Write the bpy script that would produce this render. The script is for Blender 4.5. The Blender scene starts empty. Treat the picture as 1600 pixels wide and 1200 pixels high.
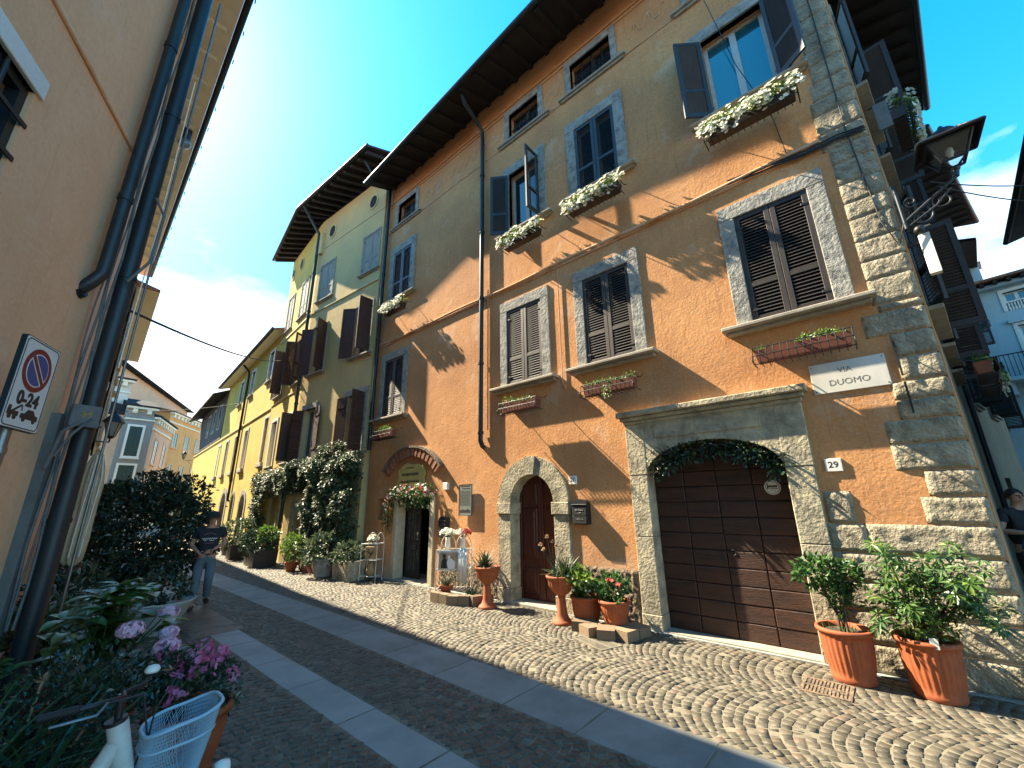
import bpy, math, random
import numpy as np
from mathutils import Vector, Matrix, noise
R_=math.radians
scene=bpy.context.scene
COL=scene.collection
# ---------------------------------------------------------------- camera
cd=bpy.data.cameras.new('camera'); cam=bpy.data.objects.new('camera',cd); COL.objects.link(cam)
scene.camera=cam
cd.sensor_width=36.0; cd.lens=36.0*635.19/1600.0; cd.clip_start=.05; cd.clip_end=3000
PITCH,ROLL,YAW,HC=.282474508,-.0154077903,.853310973,1.85
_fw=Vector((math.sin(YAW)*math.cos(PITCH),math.cos(YAW)*math.cos(PITCH),math.sin(PITCH)))
_rt=Vector((math.cos(YAW),-math.sin(YAW),0)); _up=_rt.cross(_fw)
_r=math.cos(ROLL)*_rt+math.sin(ROLL)*_up; _u=-math.sin(ROLL)*_rt+math.cos(ROLL)*_up
cam.matrix_world=Matrix(((_r.x,_u.x,-_fw.x,0),(_r.y,_u.y,-_fw.y,0),(_r.z,_u.z,-_fw.z,HC),(0,0,0,1)))
scene.render.resolution_x=1024; scene.render.resolution_y=768
# ---------------------------------------------------------------- light
SUN=Vector((.235,-1.0,-1.0)).normalized()
sl=bpy.data.lights.new('sun','SUN'); sl.energy=5.0; sl.angle=R_(.5); sl.color=(1,.87,.64)
so=bpy.data.objects.new('sun',sl); COL.objects.link(so); so.location=(-5,30,30)
so.rotation_euler=SUN.to_track_quat('-Z','Y').to_euler()
W=bpy.data.worlds.new("World"); scene.world=W; W.use_nodes=True
nt=W.node_tree; N=nt.nodes; Lk=nt.links
bgn=N['Background']; sky=N.new('ShaderNodeTexSky'); sky.sky_type='NISHITA'; sky.sun_disc=False
sky.sun_elevation=math.asin(-SUN.z); sky.sun_rotation=math.atan2(-SUN.x,-SUN.y)
sky.air_density=1.0; sky.dust_density=.25; sky.ozone_density=1.6
hs=N.new('ShaderNodeHueSaturation'); hs.inputs['Saturation'].default_value=1.45; hs.inputs['Value'].default_value=1.0
hs.inputs['Hue'].default_value=.483
Lk.new(sky.outputs[0],hs.inputs['Color'])
tc=N.new('ShaderNodeTexCoord'); mp=N.new('ShaderNodeMapping'); mp.inputs['Scale'].default_value=(1,1,2.6); mp.inputs['Location'].default_value=(3.1,1.7,.4)
nz=N.new('ShaderNodeTexNoise'); nz.inputs['Scale'].default_value=2.3; nz.inputs['Detail'].default_value=7; nz.inputs['Roughness'].default_value=.6
Lk.new(tc.outputs['Generated'],mp.inputs[0]); Lk.new(mp.outputs[0],nz.inputs['Vector'])
sx=N.new('ShaderNodeSeparateXYZ'); Lk.new(tc.outputs['Generated'],sx.inputs[0])
mr=N.new('ShaderNodeMapRange'); mr.inputs['From Min'].default_value=.62; mr.inputs['From Max'].default_value=.12   # clouds low over the roofs
mr.inputs['To Min'].default_value=-.30; mr.inputs['To Max'].default_value=.10
Lk.new(sx.outputs['Z'],mr.inputs['Value'])
ad=N.new('ShaderNodeMath'); ad.operation='ADD'; Lk.new(nz.outputs[0],ad.inputs[0]); Lk.new(mr.outputs[0],ad.inputs[1])
cr=N.new('ShaderNodeValToRGB'); cr.color_ramp.elements[0].position=.50; cr.color_ramp.elements[1].position=.80
prev=ad
for cdir,amt in(((.905,-.215,.37),.34),((.10,.955,.28),.26)):      # two cloud banks: over the lane and low at the street's end
    dt=N.new('ShaderNodeVectorMath'); dt.operation='DOT_PRODUCT'; nv=N.new('ShaderNodeVectorMath'); nv.operation='NORMALIZE'; Lk.new(tc.outputs['Generated'],nv.inputs[0]); Lk.new(nv.outputs[0],dt.inputs[0]); dt.inputs[1].default_value=Vector(cdir).normalized()
    m2=N.new('ShaderNodeMapRange'); m2.inputs['From Min'].default_value=.955; m2.inputs['From Max'].default_value=.995; m2.inputs['To Max'].default_value=amt; Lk.new(dt.outputs['Value'],m2.inputs['Value'])
    a3=N.new('ShaderNodeMath'); a3.operation='ADD'; Lk.new(prev.outputs[0],a3.inputs[0]); Lk.new(m2.outputs[0],a3.inputs[1]); prev=a3
Lk.new(prev.outputs[0],cr.inputs[0])
mx=N.new('ShaderNodeMix'); mx.data_type='RGBA'; mx.inputs['B'].default_value=(3.6,3.75,3.9,1)
Lk.new(cr.outputs[0],mx.inputs['Factor']); Lk.new(hs.outputs[0],mx.inputs['A']); Lk.new(mx.outputs['Result'],bgn.inputs['Color'])
bgn.inputs['Strength'].default_value=.12
scene.view_settings.view_transform='Standard'; scene.view_settings.look='None'
scene.view_settings.exposure=2.2; scene.view_settings.gamma=1
# ---------------------------------------------------------------- helpers
class MB:
    def __init__(s): s.v=[];s.f=[];s.m=[];s.sm=[]
    def add(s,vs,fs,mi=0,smooth=False):
        b=len(s.v); s.v.extend([tuple(v) for v in vs])
        for f in fs: s.f.append(tuple(b+i for i in f)); s.m.append(mi); s.sm.append(smooth)
    def box(s,x0,x1,y0,y1,z0,z1,mi=0):
        s.add([(x0,y0,z0),(x1,y0,z0),(x1,y1,z0),(x0,y1,z0),(x0,y0,z1),(x1,y0,z1),(x1,y1,z1),(x0,y1,z1)],
              [(0,3,2,1),(4,5,6,7),(0,1,5,4),(1,2,6,5),(2,3,7,6),(3,0,4,7)],mi)
    def bbox(s,x0,x1,y0,y1,z0,z1,b=.006,mi=0):   # box with a chamfer on the +Y side and the top
        s.add([(x0,y0,z0),(x1,y0,z0),(x1,y0,z1),(x0,y0,z1),(x0,y1-b,z0),(x1,y1-b,z0),(x1,y1-b,z1),(x0,y1-b,z1),
               (x0+b,y1,z0+b),(x1-b,y1,z0+b),(x1-b,y1,z1-b),(x0+b,y1,z1-b)],
              [(0,1,2,3),(0,4,5,1),(1,5,6,2),(2,6,7,3),(3,7,4,0),(4,8,9,5),(5,9,10,6),(6,10,11,7),(7,11,8,4),(8,11,10,9)],mi)
    def tube(s,pts,r,n=8,mi=0,cap=True,smooth=True):
        pts=[Vector(p) for p in pts]; k=len(pts); rs=r if hasattr(r,'__len__') else [r]*k
        vs=[];fs=[];a=None
        for i,p in enumerate(pts):
            t=(pts[min(i+1,k-1)]-pts[max(i-1,0)]).normalized()
            if a is None:
                a=t.cross(Vector((0,0,1)))
                if a.length<1e-3: a=t.cross(Vector((0,1,0)))
            a=(a-t*a.dot(t)).normalized(); b=t.cross(a)
            for j in range(n):
                w=2*math.pi*j/n; vs.append(p+(a*math.cos(w)+b*math.sin(w))*rs[i])
        for i in range(k-1):
            for j in range(n):
                fs.append((i*n+j,i*n+(j+1)%n,(i+1)*n+(j+1)%n,(i+1)*n+j))
        s.add(vs,fs,mi,smooth)
        if cap: s.add(vs[:n],[tuple(range(n))[::-1]],mi); s.add(vs[-n:],[tuple(range(n))],mi)
    def lathe(s,prof,n=24,c=(0,0,0),mi=0,smooth=True,sx=1,sy=1):
        vs=[];fs=[];k=len(prof)
        for r,z in prof:
            for j in range(n):
                w=2*math.pi*j/n; vs.append((c[0]+r*math.cos(w)*sx,c[1]+r*math.sin(w)*sy,c[2]+z))
        for i in range(k-1):
            for j in range(n): fs.append((i*n+j,i*n+(j+1)%n,(i+1)*n+(j+1)%n,(i+1)*n+j))
        s.add(vs,fs,mi,smooth)
    def prism(s,poly,o0,o1,mi=0):      # outline in (u,z), extruded along the outward axis
        n=len(poly)
        s.add([(u,o0,z) for u,z in poly]+[(u,o1,z) for u,z in poly],
              [tuple(range(n)),tuple(range(n,2*n))[::-1]]+[(i,(i+1)%n,n+(i+1)%n,n+i) for i in range(n)],mi)
    def band(s,inner,outer,o0,o1,mi=0):  # solid strip between two outlines of the same length
        n=len(inner); vs=[]
        for (a,b) in zip(inner,outer): vs+=[(a[0],o0,a[1]),(b[0],o0,b[1]),(b[0],o1,b[1]),(a[0],o1,a[1])]
        fs=[]
        for i in range(n-1):
            p=4*i;q=p+4
            for k in range(4): fs.append((p+k,p+(k+1)%4,q+(k+1)%4,q+k))
        fs+=[(0,1,2,3),(4*n-1,4*n-2,4*n-3,4*n-4)]
        s.add(vs,fs,mi)
    def sphere(s,c,r,n=10,mi=0,sc=(1,1,1)):
        pr=[(math.sin(math.pi*i/n)*r*sc[0]+1e-5,-math.cos(math.pi*i/n)*r*sc[2]) for i in range(n+1)]
        s.lathe(pr,n+4,c,mi,True,1,sc[1]/sc[0])
    def xf(s,fn): s.v=[tuple(fn(Vector(v))) for v in s.v]; return s
    def merge(s,o,fn=None,mi=None):
        b=len(s.v); s.v.extend([tuple(fn(Vector(v))) if fn else v for v in o.v])
        s.f.extend([tuple(b+i for i in f) for f in o.f]); s.m.extend(o.m if mi is None else [mi]*len(o.m)); s.sm.extend(o.sm)
    def build(s,name,mats,parent=None,origin=None,fn=None):
        if fn: s.xf(fn)
        V=np.array(s.v,dtype=float).reshape(-1,3)
        if origin is None:
            lo,hi=V.min(0),V.max(0); origin=Vector(((lo[0]+hi[0])/2,(lo[1]+hi[1])/2,lo[2]))
        origin=Vector(origin)
        me=bpy.data.meshes.new(name); me.from_pydata((V-np.array(origin)).tolist(),[],s.f)
        if not isinstance(mats,(list,tuple)): mats=[mats]
        for m in mats: me.materials.append(m)
        me.polygons.foreach_set('material_index',s.m); me.polygons.foreach_set('use_smooth',s.sm); me.update()
        o=bpy.data.objects.new(name,me); COL.objects.link(o)
        o['_x']=tuple(origin)
        if parent is not None:
            o.parent=parent; o.location=origin-(Vector(parent['_x']) if '_x' in parent else Vector((0,0,0)))
        else: o.location=origin
        return o
def tag(o,label,cat,group=None):
    o['label']=label; o['category']=cat
    if group: o['group']=group
    return o
def thing(name,label,cat,loc=(0,0,0),rz=0,group=None):
    o=bpy.data.objects.new(name,None); COL.objects.link(o); o.empty_display_size=.2
    o.location=loc; o.rotation_euler=(0,0,rz); return tag(o,label,cat,group)
def struct(o,kind='structure'): o['kind']=kind; return o
def kids(o): return [c for c in bpy.data.objects if c.parent==o]
def copy_tree(o,parent=None):
    c=o.copy(); COL.objects.link(c)
    if parent is not None: c.parent=parent
    for ch in kids(o): copy_tree(ch,c)
    return c
class Frame:   # facade coordinates: u along the wall, outward o, height z
    def __init__(s,p,ang):
        a=R_(ang); s.p=Vector((p[0],p[1],0)); s.d=Vector((math.sin(a),math.cos(a),0)); s.n=Vector((-s.d.y,s.d.x,0)); s.rz=math.atan2(s.d.y,s.d.x)
    def w(s,u,o=0,z=0): return s.p+s.d*u+s.n*o+Vector((0,0,z))
    def to(s,other):     # map this frame's coordinates into another frame's
        def fn(v):
            q=s.w(v[0],v[1],v[2])-other.p; return Vector((q.dot(other.d),q.dot(other.n),v[2]))
        return fn
_txt={}
def text_mb(t,size,depth=.003,font=None,shear=0,bold=0):
    c=bpy.data.curves.new('t','FONT'); c.body=t; c.size=size; c.align_x='CENTER'; c.align_y='CENTER'; c.extrude=depth; c.shear=shear; c.offset=bold
    c.resolution_u=3
    o=bpy.data.objects.new('t',c); COL.objects.link(o); dg=bpy.context.evaluated_depsgraph_get(); dg.update()
    me=bpy.data.meshes.new_from_object(o.evaluated_get(dg)); m=MB()
    m.add([v.co.copy() for v in me.vertices],[tuple(p.vertices) for p in me.polygons])
    bpy.data.objects.remove(o); bpy.data.curves.remove(c); bpy.data.meshes.remove(me); return m
def text_on(mb,t,size,u,o,z,mi=0,depth=.003,shear=0,bold=0):   # reads left to right for someone facing the wall
    m=text_mb(t,size,depth,shear=shear,bold=bold); mb.merge(m,lambda v:Vector((u-v.x,o+v.z,z+v.y)),mi)
# ---------------------------------------------------------------- materials
MATS={}
def mat(name,c1,c2=None,scale=4.,rough=.8,bump=None,metal=0.,island=False,trans=0.,spec=.5,c3=None,detail=6,stretch=None,contrast=(.35,.65),coat=0,bump2=None):
    m=bpy.data.materials.new(name); m.use_nodes=True; MATS[name]=m
    n=m.node_tree.nodes; l=m.node_tree.links; b=n['Principled BSDF']
    b.inputs['Roughness'].default_value=rough; b.inputs['Metallic'].default_value=metal; b.inputs['Specular IOR Level'].default_value=spec
    b.inputs['Coat Weight'].default_value=coat
    col=None
    t=n.new('ShaderNodeTexCoord'); vec=t.outputs['Object']
    if stretch:
        mpn=n.new('ShaderNodeMapping'); mpn.inputs['Scale'].default_value=stretch; l.new(vec,mpn.inputs[0]); vec=mpn.outputs[0]
    if c2 is None: b.inputs['Base Color'].default_value=(*c1,1)
    else:
        if island:
            g=n.new('ShaderNodeNewGeometry'); fac=g.outputs['Random Per Island']
        else:
            z=n.new('ShaderNodeTexNoise'); z.inputs['Scale'].default_value=scale; z.inputs['Detail'].default_value=detail; z.inputs['Roughness'].default_value=.62
            l.new(vec,z.inputs['Vector']); fac=z.outputs[0]
        r=n.new('ShaderNodeValToRGB'); e=r.color_ramp.elements
        e[0].color=(*c1,1); e[1].color=(*c2,1)
        if not island: e[0].position,e[1].position=contrast
        if c3: 
            x=e.new(.5 if not island else .85); x.color=(*(c3 if not island else c2),1)
            if island: e[len(e)-1].color=(*c3,1)
        l.new(fac,r.inputs[0]); col=r.outputs[0]; l.new(col,b.inputs['Base Color'])
    prev=None
    for bp in (bump,bump2):
        if bp:
            z=n.new('ShaderNodeTexNoise'); z.inputs['Scale'].default_value=bp[0]; z.inputs['Detail'].default_value=bp[3] if len(bp)>3 else 4
            l.new(vec,z.inputs['Vector']); u=n.new('ShaderNodeBump'); u.inputs['Strength'].default_value=bp[1]; u.inputs['Distance'].default_value=bp[2]
            l.new(z.outputs[0],u.inputs['Height'])
            if prev: l.new(prev,u.inputs['Normal'])
            prev=u.outputs[0]
    if prev: l.new(prev,b.inputs['Normal'])
    if trans:
        tr=n.new('ShaderNodeBsdfTranslucent'); ms=n.new('ShaderNodeMixShader'); ms.inputs[0].default_value=trans
        if col: l.new(col,tr.inputs['Color'])
        else: tr.inputs['Color'].default_value=(*c1,1)
        l.new(b.outputs[0],ms.inputs[1]); l.new(tr.outputs[0],ms.inputs[2]); l.new(ms.outputs[0],n['Material Output'].inputs['Surface'])
    return m
def wall_mat(name,base,dark,pale,patch_h=1.3,bump=.75,streak=.5):
    # lime plaster: broad clouds of tone, fine mottling, streaks of weather, washed-out salts near the ground
    m=bpy.data.materials.new(name); m.use_nodes=True; n=m.node_tree.nodes; l=m.node_tree.links; b=n['Principled BSDF']
    b.inputs['Roughness'].default_value=.92; b.inputs['Specular IOR Level'].default_value=.2
    t=n.new('ShaderNodeTexCoord'); ob=t.outputs['Object']
    def nz(scale,det=6,st=None,rough=.6):
        z=n.new('ShaderNodeTexNoise'); z.inputs['Scale'].default_value=scale; z.inputs['Detail'].default_value=det; z.inputs['Roughness'].default_value=rough
        if st:
            q=n.new('ShaderNodeMapping'); q.inputs['Scale'].default_value=st; l.new(ob,q.inputs[0]); l.new(q.outputs[0],z.inputs['Vector'])
        else: l.new(ob,z.inputs['Vector'])
        return z.outputs[0]
    def ramp(src,a,c):
        r=n.new('ShaderNodeMapRange'); r.inputs['From Min'].default_value=a; r.inputs['From Max'].default_value=c; l.new(src,r.inputs[0]); return r.outputs[0]
    def mix(f,A,B):
        x=n.new('ShaderNodeMix'); x.data_type='RGBA'; l.new(f,x.inputs['Factor'])
        for k,v in(('A',A),('B',B)):
            if isinstance(v,tuple): x.inputs[k].default_value=(*v,1)
            else: l.new(v,x.inputs[k])
        return x.outputs['Result']
    def mul(a,c):
        x=n.new('ShaderNodeMath'); x.operation='MULTIPLY'; l.new(a,x.inputs[0])
        if isinstance(c,float): x.inputs[1].default_value=c
        else: l.new(c,x.inputs[1])
        return x.outputs[0]
    c=mix(ramp(nz(.7,8),.35,.68),base,dark)
    c=mix(mul(ramp(nz(11,7),.45,.7),.6),c,dark)
    c=mix(mul(ramp(nz(3.0,8,(2.2,2.2,.35)),.54,.72),streak),c,dark); c=mix(mul(ramp(nz(1.1,9,(1,1,.8),.7),.56,.62),.35),c,pale); c=mix(mul(ramp(nz(6,8,(3,3,.16)),.58,.7),streak*1.0),c,tuple(q*.58 for q in dark))
    s=n.new('ShaderNodeSeparateXYZ'); l.new(ob,s.inputs[0])
    c=mix(mul(mul(ramp(s.outputs['Z'],patch_h,.2),ramp(nz(1.6,8),.38,.55)),.8),c,pale)
    c=mix(mul(ramp(nz(30,5),.50,.72),.42),c,pale); c=mix(mul(ramp(nz(22,6,None,.7),.52,.66),.4),c,dark)
    l.new(c,b.inputs['Base Color'])
    u=n.new('ShaderNodeBump'); u.inputs['Strength'].default_value=bump; u.inputs['Distance'].default_value=.010; l.new(nz(24,6,None,.65),u.inputs['Height'])
    u2=n.new('ShaderNodeBump'); u2.inputs['Strength'].default_value=bump*.5; u2.inputs['Distance'].default_value=.022; l.new(nz(4.2,4),u2.inputs['Height']); l.new(u.outputs[0],u2.inputs['Normal'])
    l.new(u2.outputs[0],b.inputs['Normal']); return m
M=dict(
 orange=wall_mat('orange_plaster',(.64,.315,.128),(.44,.198,.082),(.62,.45,.32)),
 yellow=wall_mat('yellow_plaster',(.62,.45,.10),(.50,.34,.07),(.6,.5,.3),streak=.3),
 shadeyellow=wall_mat('shaded_yellow_plaster',(.62,.45,.19),(.47,.35,.17),(.55,.48,.28)),  # the yellow plaster again, its greenish shade put into the colour
 peach=wall_mat('peach_plaster',(.68,.43,.26),(.57,.345,.20),(.66,.48,.34),patch_h=.6,bump=.35,streak=.3),
 pinkw=wall_mat('pink_plaster',(.62,.40,.27),(.52,.32,.2),(.6,.5,.4),bump=.2),
 farorange=wall_mat('far_orange_plaster',(.66,.34,.12),(.55,.27,.09),(.6,.45,.3),bump=.2),
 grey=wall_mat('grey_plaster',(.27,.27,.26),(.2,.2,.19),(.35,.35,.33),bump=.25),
 white=wall_mat('white_plaster',(.62,.58,.5),(.5,.46,.4),(.6,.56,.5),bump=.2),
 bluew=wall_mat('pale_blue_plaster',(.42,.55,.60),(.34,.46,.52),(.5,.58,.6),bump=.2),
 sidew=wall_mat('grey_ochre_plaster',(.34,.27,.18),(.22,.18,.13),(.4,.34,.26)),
 stone=mat('grey_stone',(.46,.395,.26),(.22,.19,.135),4.5,.9,(24,.9,.02,6),spec=.2,c3=(.34,.30,.22),bump2=(60,.4,.006)),
 rough=mat('rough_quoin_stone',(.40,.345,.25),(.19,.165,.12),5,.95,(34,1.,.03,6),spec=.15,c3=(.30,.26,.19)),
 surround=mat('window_surround_stone',(.36,.34,.29),(.17,.165,.15),7,.92,(22,1.,.02,6),spec=.2,c3=(.29,.28,.25)),
 rubble=mat('rubble_plinth',(.22,.15,.09),(.08,.06,.045),9,.95,(22,1.,.04,6)),
 sill=mat('sill_stone',(.36,.32,.25),(.24,.21,.17),6,.85,(40,.4,.006)),
 wood=mat('dark_shutter_wood',(.036,.025,.020),(.021,.016,.014),3,.55,(30,.3,.003),stretch=(6,6,1)),
 slatewood=mat('slate_shutter_wood',(.028,.035,.042),(.018,.023,.029),3,.55,(30,.3,.003),stretch=(6,6,1)),
 bwood=mat('brown_shutter_wood',(.075,.032,.022),(.04,.02,.015),3,.6,(30,.3,.003),stretch=(6,6,1)),
 rafter=mat('eave_timber',(.026,.020,.019),(.013,.011,.011),3,.8,(20,.4,.005)),
 garage=mat('garage_planks',(.052,.019,.010),(.018,.008,.006),2.2,.55,(14,.7,.008,6),stretch=(1,4,9),c3=(.04,.016,.010)),
 door=mat('red_brown_door',(.085,.022,.012),(.05,.013,.009),2,.42,(20,.2,.003),stretch=(8,8,1)),
 gutter=mat('dark_gutter',(.018,.028,.034),(.012,.018,.022),4,.45,metal=.3),
 iron=mat('black_iron',(.018,.018,.02),(.01,.01,.011),8,.5),
 terra=mat('terracotta',(.32,.078,.021),(.23,.053,.016),6,.75,(30,.2,.003),c3=(.27,.066,.02)),
 terrabox=mat('terracotta_box',(.24,.07,.035),(.16,.05,.03),6,.8),
 plast=mat('brown_plastic',(.03,.02,.017),None,rough=.5),
 soil=mat('soil',(.05,.035,.024),(.025,.018,.013),30,.95,(40,.8,.01)),
 glass=mat('window_glass',(.02,.03,.035),None,rough=.05,spec=.9),
 skyglass=mat('sky_tinted_glass',(.02,.11,.14),None,rough=.03,spec=1.0,coat=1.0),  # reflected sky tinted into the base colour
 wframe=mat('white_window_frame',(.5,.5,.48),(.42,.42,.4),9,.5),
 greyframe=mat('grey_window_frame',(.35,.37,.37),None,rough=.5),
 tile=mat('roof_tile',(.32,.14,.07),(.18,.08,.05),7,.9,(10,.6,.02)),
 soffit=mat('painted_soffit',(.78,.75,.62),(.68,.65,.52),3,.85),
 marble=mat('marble_plate',(.62,.60,.55),(.42,.41,.39),2.5,.5,stretch=(1,1,.5),contrast=(.4,.75)),
 black=mat('black_letter',(.015,.015,.016),None,rough=.6),
 greyletter=mat('grey_letter',(.14,.135,.125),None,rough=.7),
 enamel=mat('white_enamel',(.72,.70,.64),None,rough=.35),
 white_paint=mat('white_paint',(.62,.62,.58),(.42,.42,.38),7,.45),
 cream=mat('cream_paint',(.55,.48,.34),(.45,.38,.26),8,.7,(30,.3,.004)),
 leafdark=mat('glossy_dark_leaf',(.012,.030,.016),(.030,.058,.030),rough=.32,island=True,trans=.12,spec=.6,c3=(.045,.085,.05)),
 leafmid=mat('green_leaf',(.022,.070,.014),(.06,.14,.03),rough=.45,island=True,trans=.25,c3=(.10,.19,.04)),
 leafvine=mat('vine_leaf',(.035,.060,.022),(.12,.155,.08),rough=.5,island=True,trans=.22,c3=(.20,.22,.13)),  # palest tone puts sunlit highlights into the leaf colour, with dusty silver
 leaflite=mat('light_leaf',(.06,.13,.018),(.13,.21,.033),rough=.45,island=True,trans=.35,c3=(.26,.34,.08)),
 leaffresh=mat('fresh_green_leaf',(.032,.085,.014),(.085,.16,.026),rough=.4,island=True,trans=.3,c3=(.19,.27,.05)),
 blade=mat('strap_leaf',(.022,.065,.03),(.045,.115,.045),rough=.4,island=True,trans=.15,c3=(.05,.10,.05)),
 agave=mat('succulent_leaf',(.03,.055,.022),(.08,.11,.05),rough=.5,island=True,trans=.1,c3=(.16,.17,.09)),
 bark=mat('bark',(.10,.07,.045),(.05,.035,.025),9,.95,(20,.8,.01),stretch=(3,3,1)),
 petalw=mat('white_petal',(.80,.80,.70),(.70,.70,.52),rough=.6,island=True,trans=.3,c3=(.82,.82,.80)),
 petalp=mat('pale_pink_petal',(.72,.40,.52),(.78,.58,.66),rough=.6,island=True,trans=.3,c3=(.62,.30,.45)),
 petalm=mat('magenta_petal',(.55,.08,.22),(.66,.22,.36),rough=.6,island=True,trans=.3,c3=(.70,.38,.5)),
 petalr=mat('red_petal',(.45,.03,.03),(.55,.08,.05),rough=.6,island=True,trans=.3,c3=(.6,.3,.05)),
 dry=mat('dry_petal',(.35,.20,.10),(.45,.3,.17),rough=.8,island=True,trans=.2,c3=(.25,.13,.07)),
 brick=mat('brick',(.30,.12,.06),(.20,.075,.04),rough=.9,island=True,bump=(25,.5,.006),c3=(.38,.2,.11)),
 pavblock=mat('kerb_block',(.19,.13,.08),(.14,.095,.06),rough=.9,island=True,bump=(20,.6,.008),c3=(.23,.165,.1)),
 slab=mat('porphyry_slab',(.29,.31,.295),(.20,.213,.204),1.6,.65,(22,.4,.004,6),c3=(.25,.265,.254),bump2=(90,.25,.002)),
 midslab=mat('worn_slab',(.23,.24,.225),(.15,.158,.15),1.8,.65,(22,.4,.004,6),c3=(.19,.2,.19)),
 darkslab=mat('dark_slab',(.13,.105,.085),(.08,.068,.058),2.6,.6,(22,.4,.004,6)),
 cobble=mat('cobble',(.052,.046,.033),(.095,.083,.061),rough=.6,island=True,bump=(45,.7,.006,5),c3=(.118,.085,.06)),
 mortar=mat('sand_joint',(.20,.175,.125),(.10,.088,.064),4,.95,(60,.5,.004)),
 asphalt=mat('far_paving',(.19,.17,.13),(.12,.11,.09),9,.85,(12,.6,.02)),
 skin=mat('skin',(.42,.23,.15),(.36,.19,.12),12,.55),
 hair=mat('dark_hair',(.012,.009,.008),None,rough=.5),
 blackcloth=mat('black_cotton',(.014,.015,.019),(.02,.021,.025),14,.9,(60,.4,.003)),
 jeans=mat('washed_denim',(.11,.16,.19),(.07,.11,.135),7,.9,(80,.4,.002)),
 bluecloth=mat('blue_cotton',(.02,.07,.17),None,rough=.9),
 shoe=mat('dark_shoe',(.02,.014,.013),None,rough=.6),
 steel=mat('galvanised_steel',(.22,.24,.25),(.15,.17,.18),9,.4,metal=.85),
 lampglass=mat('lantern_glass',(.16,.18,.17),None,rough=.15,spec=.8),
 canvas=mat('beige_canvas',(.50,.44,.30),(.36,.31,.2),4,.9,stretch=(6,6,1)),
 basketm=mat('pale_blue_steel',(.30,.44,.54),None,rough=.4),
 greybox=mat('grey_box',(.13,.13,.125),(.09,.09,.088),8,.7),
 redstone=mat('dark_red_step',(.10,.022,.022),None,rough=.7),
 signblue=mat('sign_blue',(.01,.06,.22),None,rough=.4), signred=mat('sign_red',(.16,.012,.018),None,rough=.4),
 signwhite=mat('sign_white',(.60,.66,.66),(.54,.6,.6),30,.4),
 parch=mat('parchment_board',(.52,.40,.12),(.42,.31,.09),5,.8),
 wire=mat('cable',(.02,.022,.025),None,rough=.6),
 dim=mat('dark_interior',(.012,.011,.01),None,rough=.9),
 boxwhite=mat('white_bowl_resin',(.36,.38,.35),(.30,.32,.3),5,.6),
 wicker=mat('wicker',(.42,.28,.14),(.25,.16,.08),40,.8,(60,.6,.004)),
)
# plant helpers ------------------------------------------------------
def leaf(mb,p,d,nrm,L,Wd,mi=0,fold=.18,droop=0.):
    d=d.normalized(); s=d.cross(nrm)
    if s.length<1e-4: s=d.cross(Vector((.3,.5,.8)))
    s.normalize(); n=s.cross(d)
    m=p+d*(L*.45); q=p+d*L-n*(L*droop)
    mb.add([p,m+s*Wd*.5+n*Wd*fold,q,m-s*Wd*.5+n*Wd*fold],[(0,2,1),(0,3,2)],mi)
def rvec(rg):
    while True:
        v=Vector((rg.uniform(-1,1),rg.uniform(-1,1),rg.uniform(-1,1)))
        if .01<v.length<=1: return v.normalized()
def foliage(mb,c,rad,n,L,Wd,seed,mi=0,gap=.0,freq=1.6,shell=.45,up=.35,droop=.15,flat=None):
    rg=random.Random(seed); c=Vector(c); k=0; tries=0
    off=Vector((seed*3.1,seed*1.7,seed*.9))
    while k<n and tries<n*8:
        tries+=1
        d=rvec(rg); t=shell+(1-shell)*rg.random()**.5
        lump=1+.28*noise.noise(d*2.1+off)+.14*noise.noise(d*5+off)
        p=Vector((d.x*rad[0],d.y*rad[1],d.z*rad[2]))*t*lump
        if noise.noise((p+c)*freq+off)<gap: continue
        o=(d+rvec(rg)*.9+Vector((0,0,up*.5))).normalized()
        nn=(d*.6+rvec(rg)*.6+Vector((0,0,up))).normalized()
        s=rg.uniform(.65,1.25); leaf(mb,c+p,o,nn,L*s,Wd*s,mi,droop=droop); k+=1
def flower(mb,p,n,r,mi,rg,k=5):
    n=n.normalized(); a=n.cross(Vector((.31,.2,.9))); a.normalize(); b=n.cross(a); w0=rg.random()*6
    vs=[p-n*r*.25]; fs=[]
    for i in range(k):
        w=w0+2*math.pi*i/k; w1=w+2*math.pi/k*.5; w2=w+2*math.pi/k
        vs+=[p+(a*math.cos(w)+b*math.sin(w))*r*.75,p+(a*math.cos(w1)+b*math.sin(w1))*r*1.05+n*r*.1]
    for i in range(k): fs.append((0,1+2*i,2+2*i,1+(2*i+2)%(2*k)))
    mb.add(vs,fs,mi)
def strap(mb,p,az,tilt,L,Wd,mi=0,bend=.8,seg=4,tip=.05):
    d=Vector((math.cos(az),math.sin(az),0)); s=Vector((-math.sin(az),math.cos(az),0)); q=Vector(p); a=tilt; vs=[];fs=[]
    for i in range(seg+1):
        t=i/seg; w=Wd*(1-t*t*(1-tip))*(.7+.3*min(1,t*4)); up=Vector((-math.sin(a)*d.x,-math.sin(a)*d.y,math.cos(a)))
        vs+=[q-s*w/2+up*w*.18,q-Vector((0,0,0)),q+s*w/2+up*w*.18]
        q=q+(d*math.cos(a)+Vector((0,0,math.sin(a))))*(L/seg); a-=bend/seg
    for i in range(seg):
        b=3*i; fs+=[(b,b+1,b+4,b+3),(b+1,b+2,b+5,b+4)]
    mb.add(vs,fs,mi)
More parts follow.
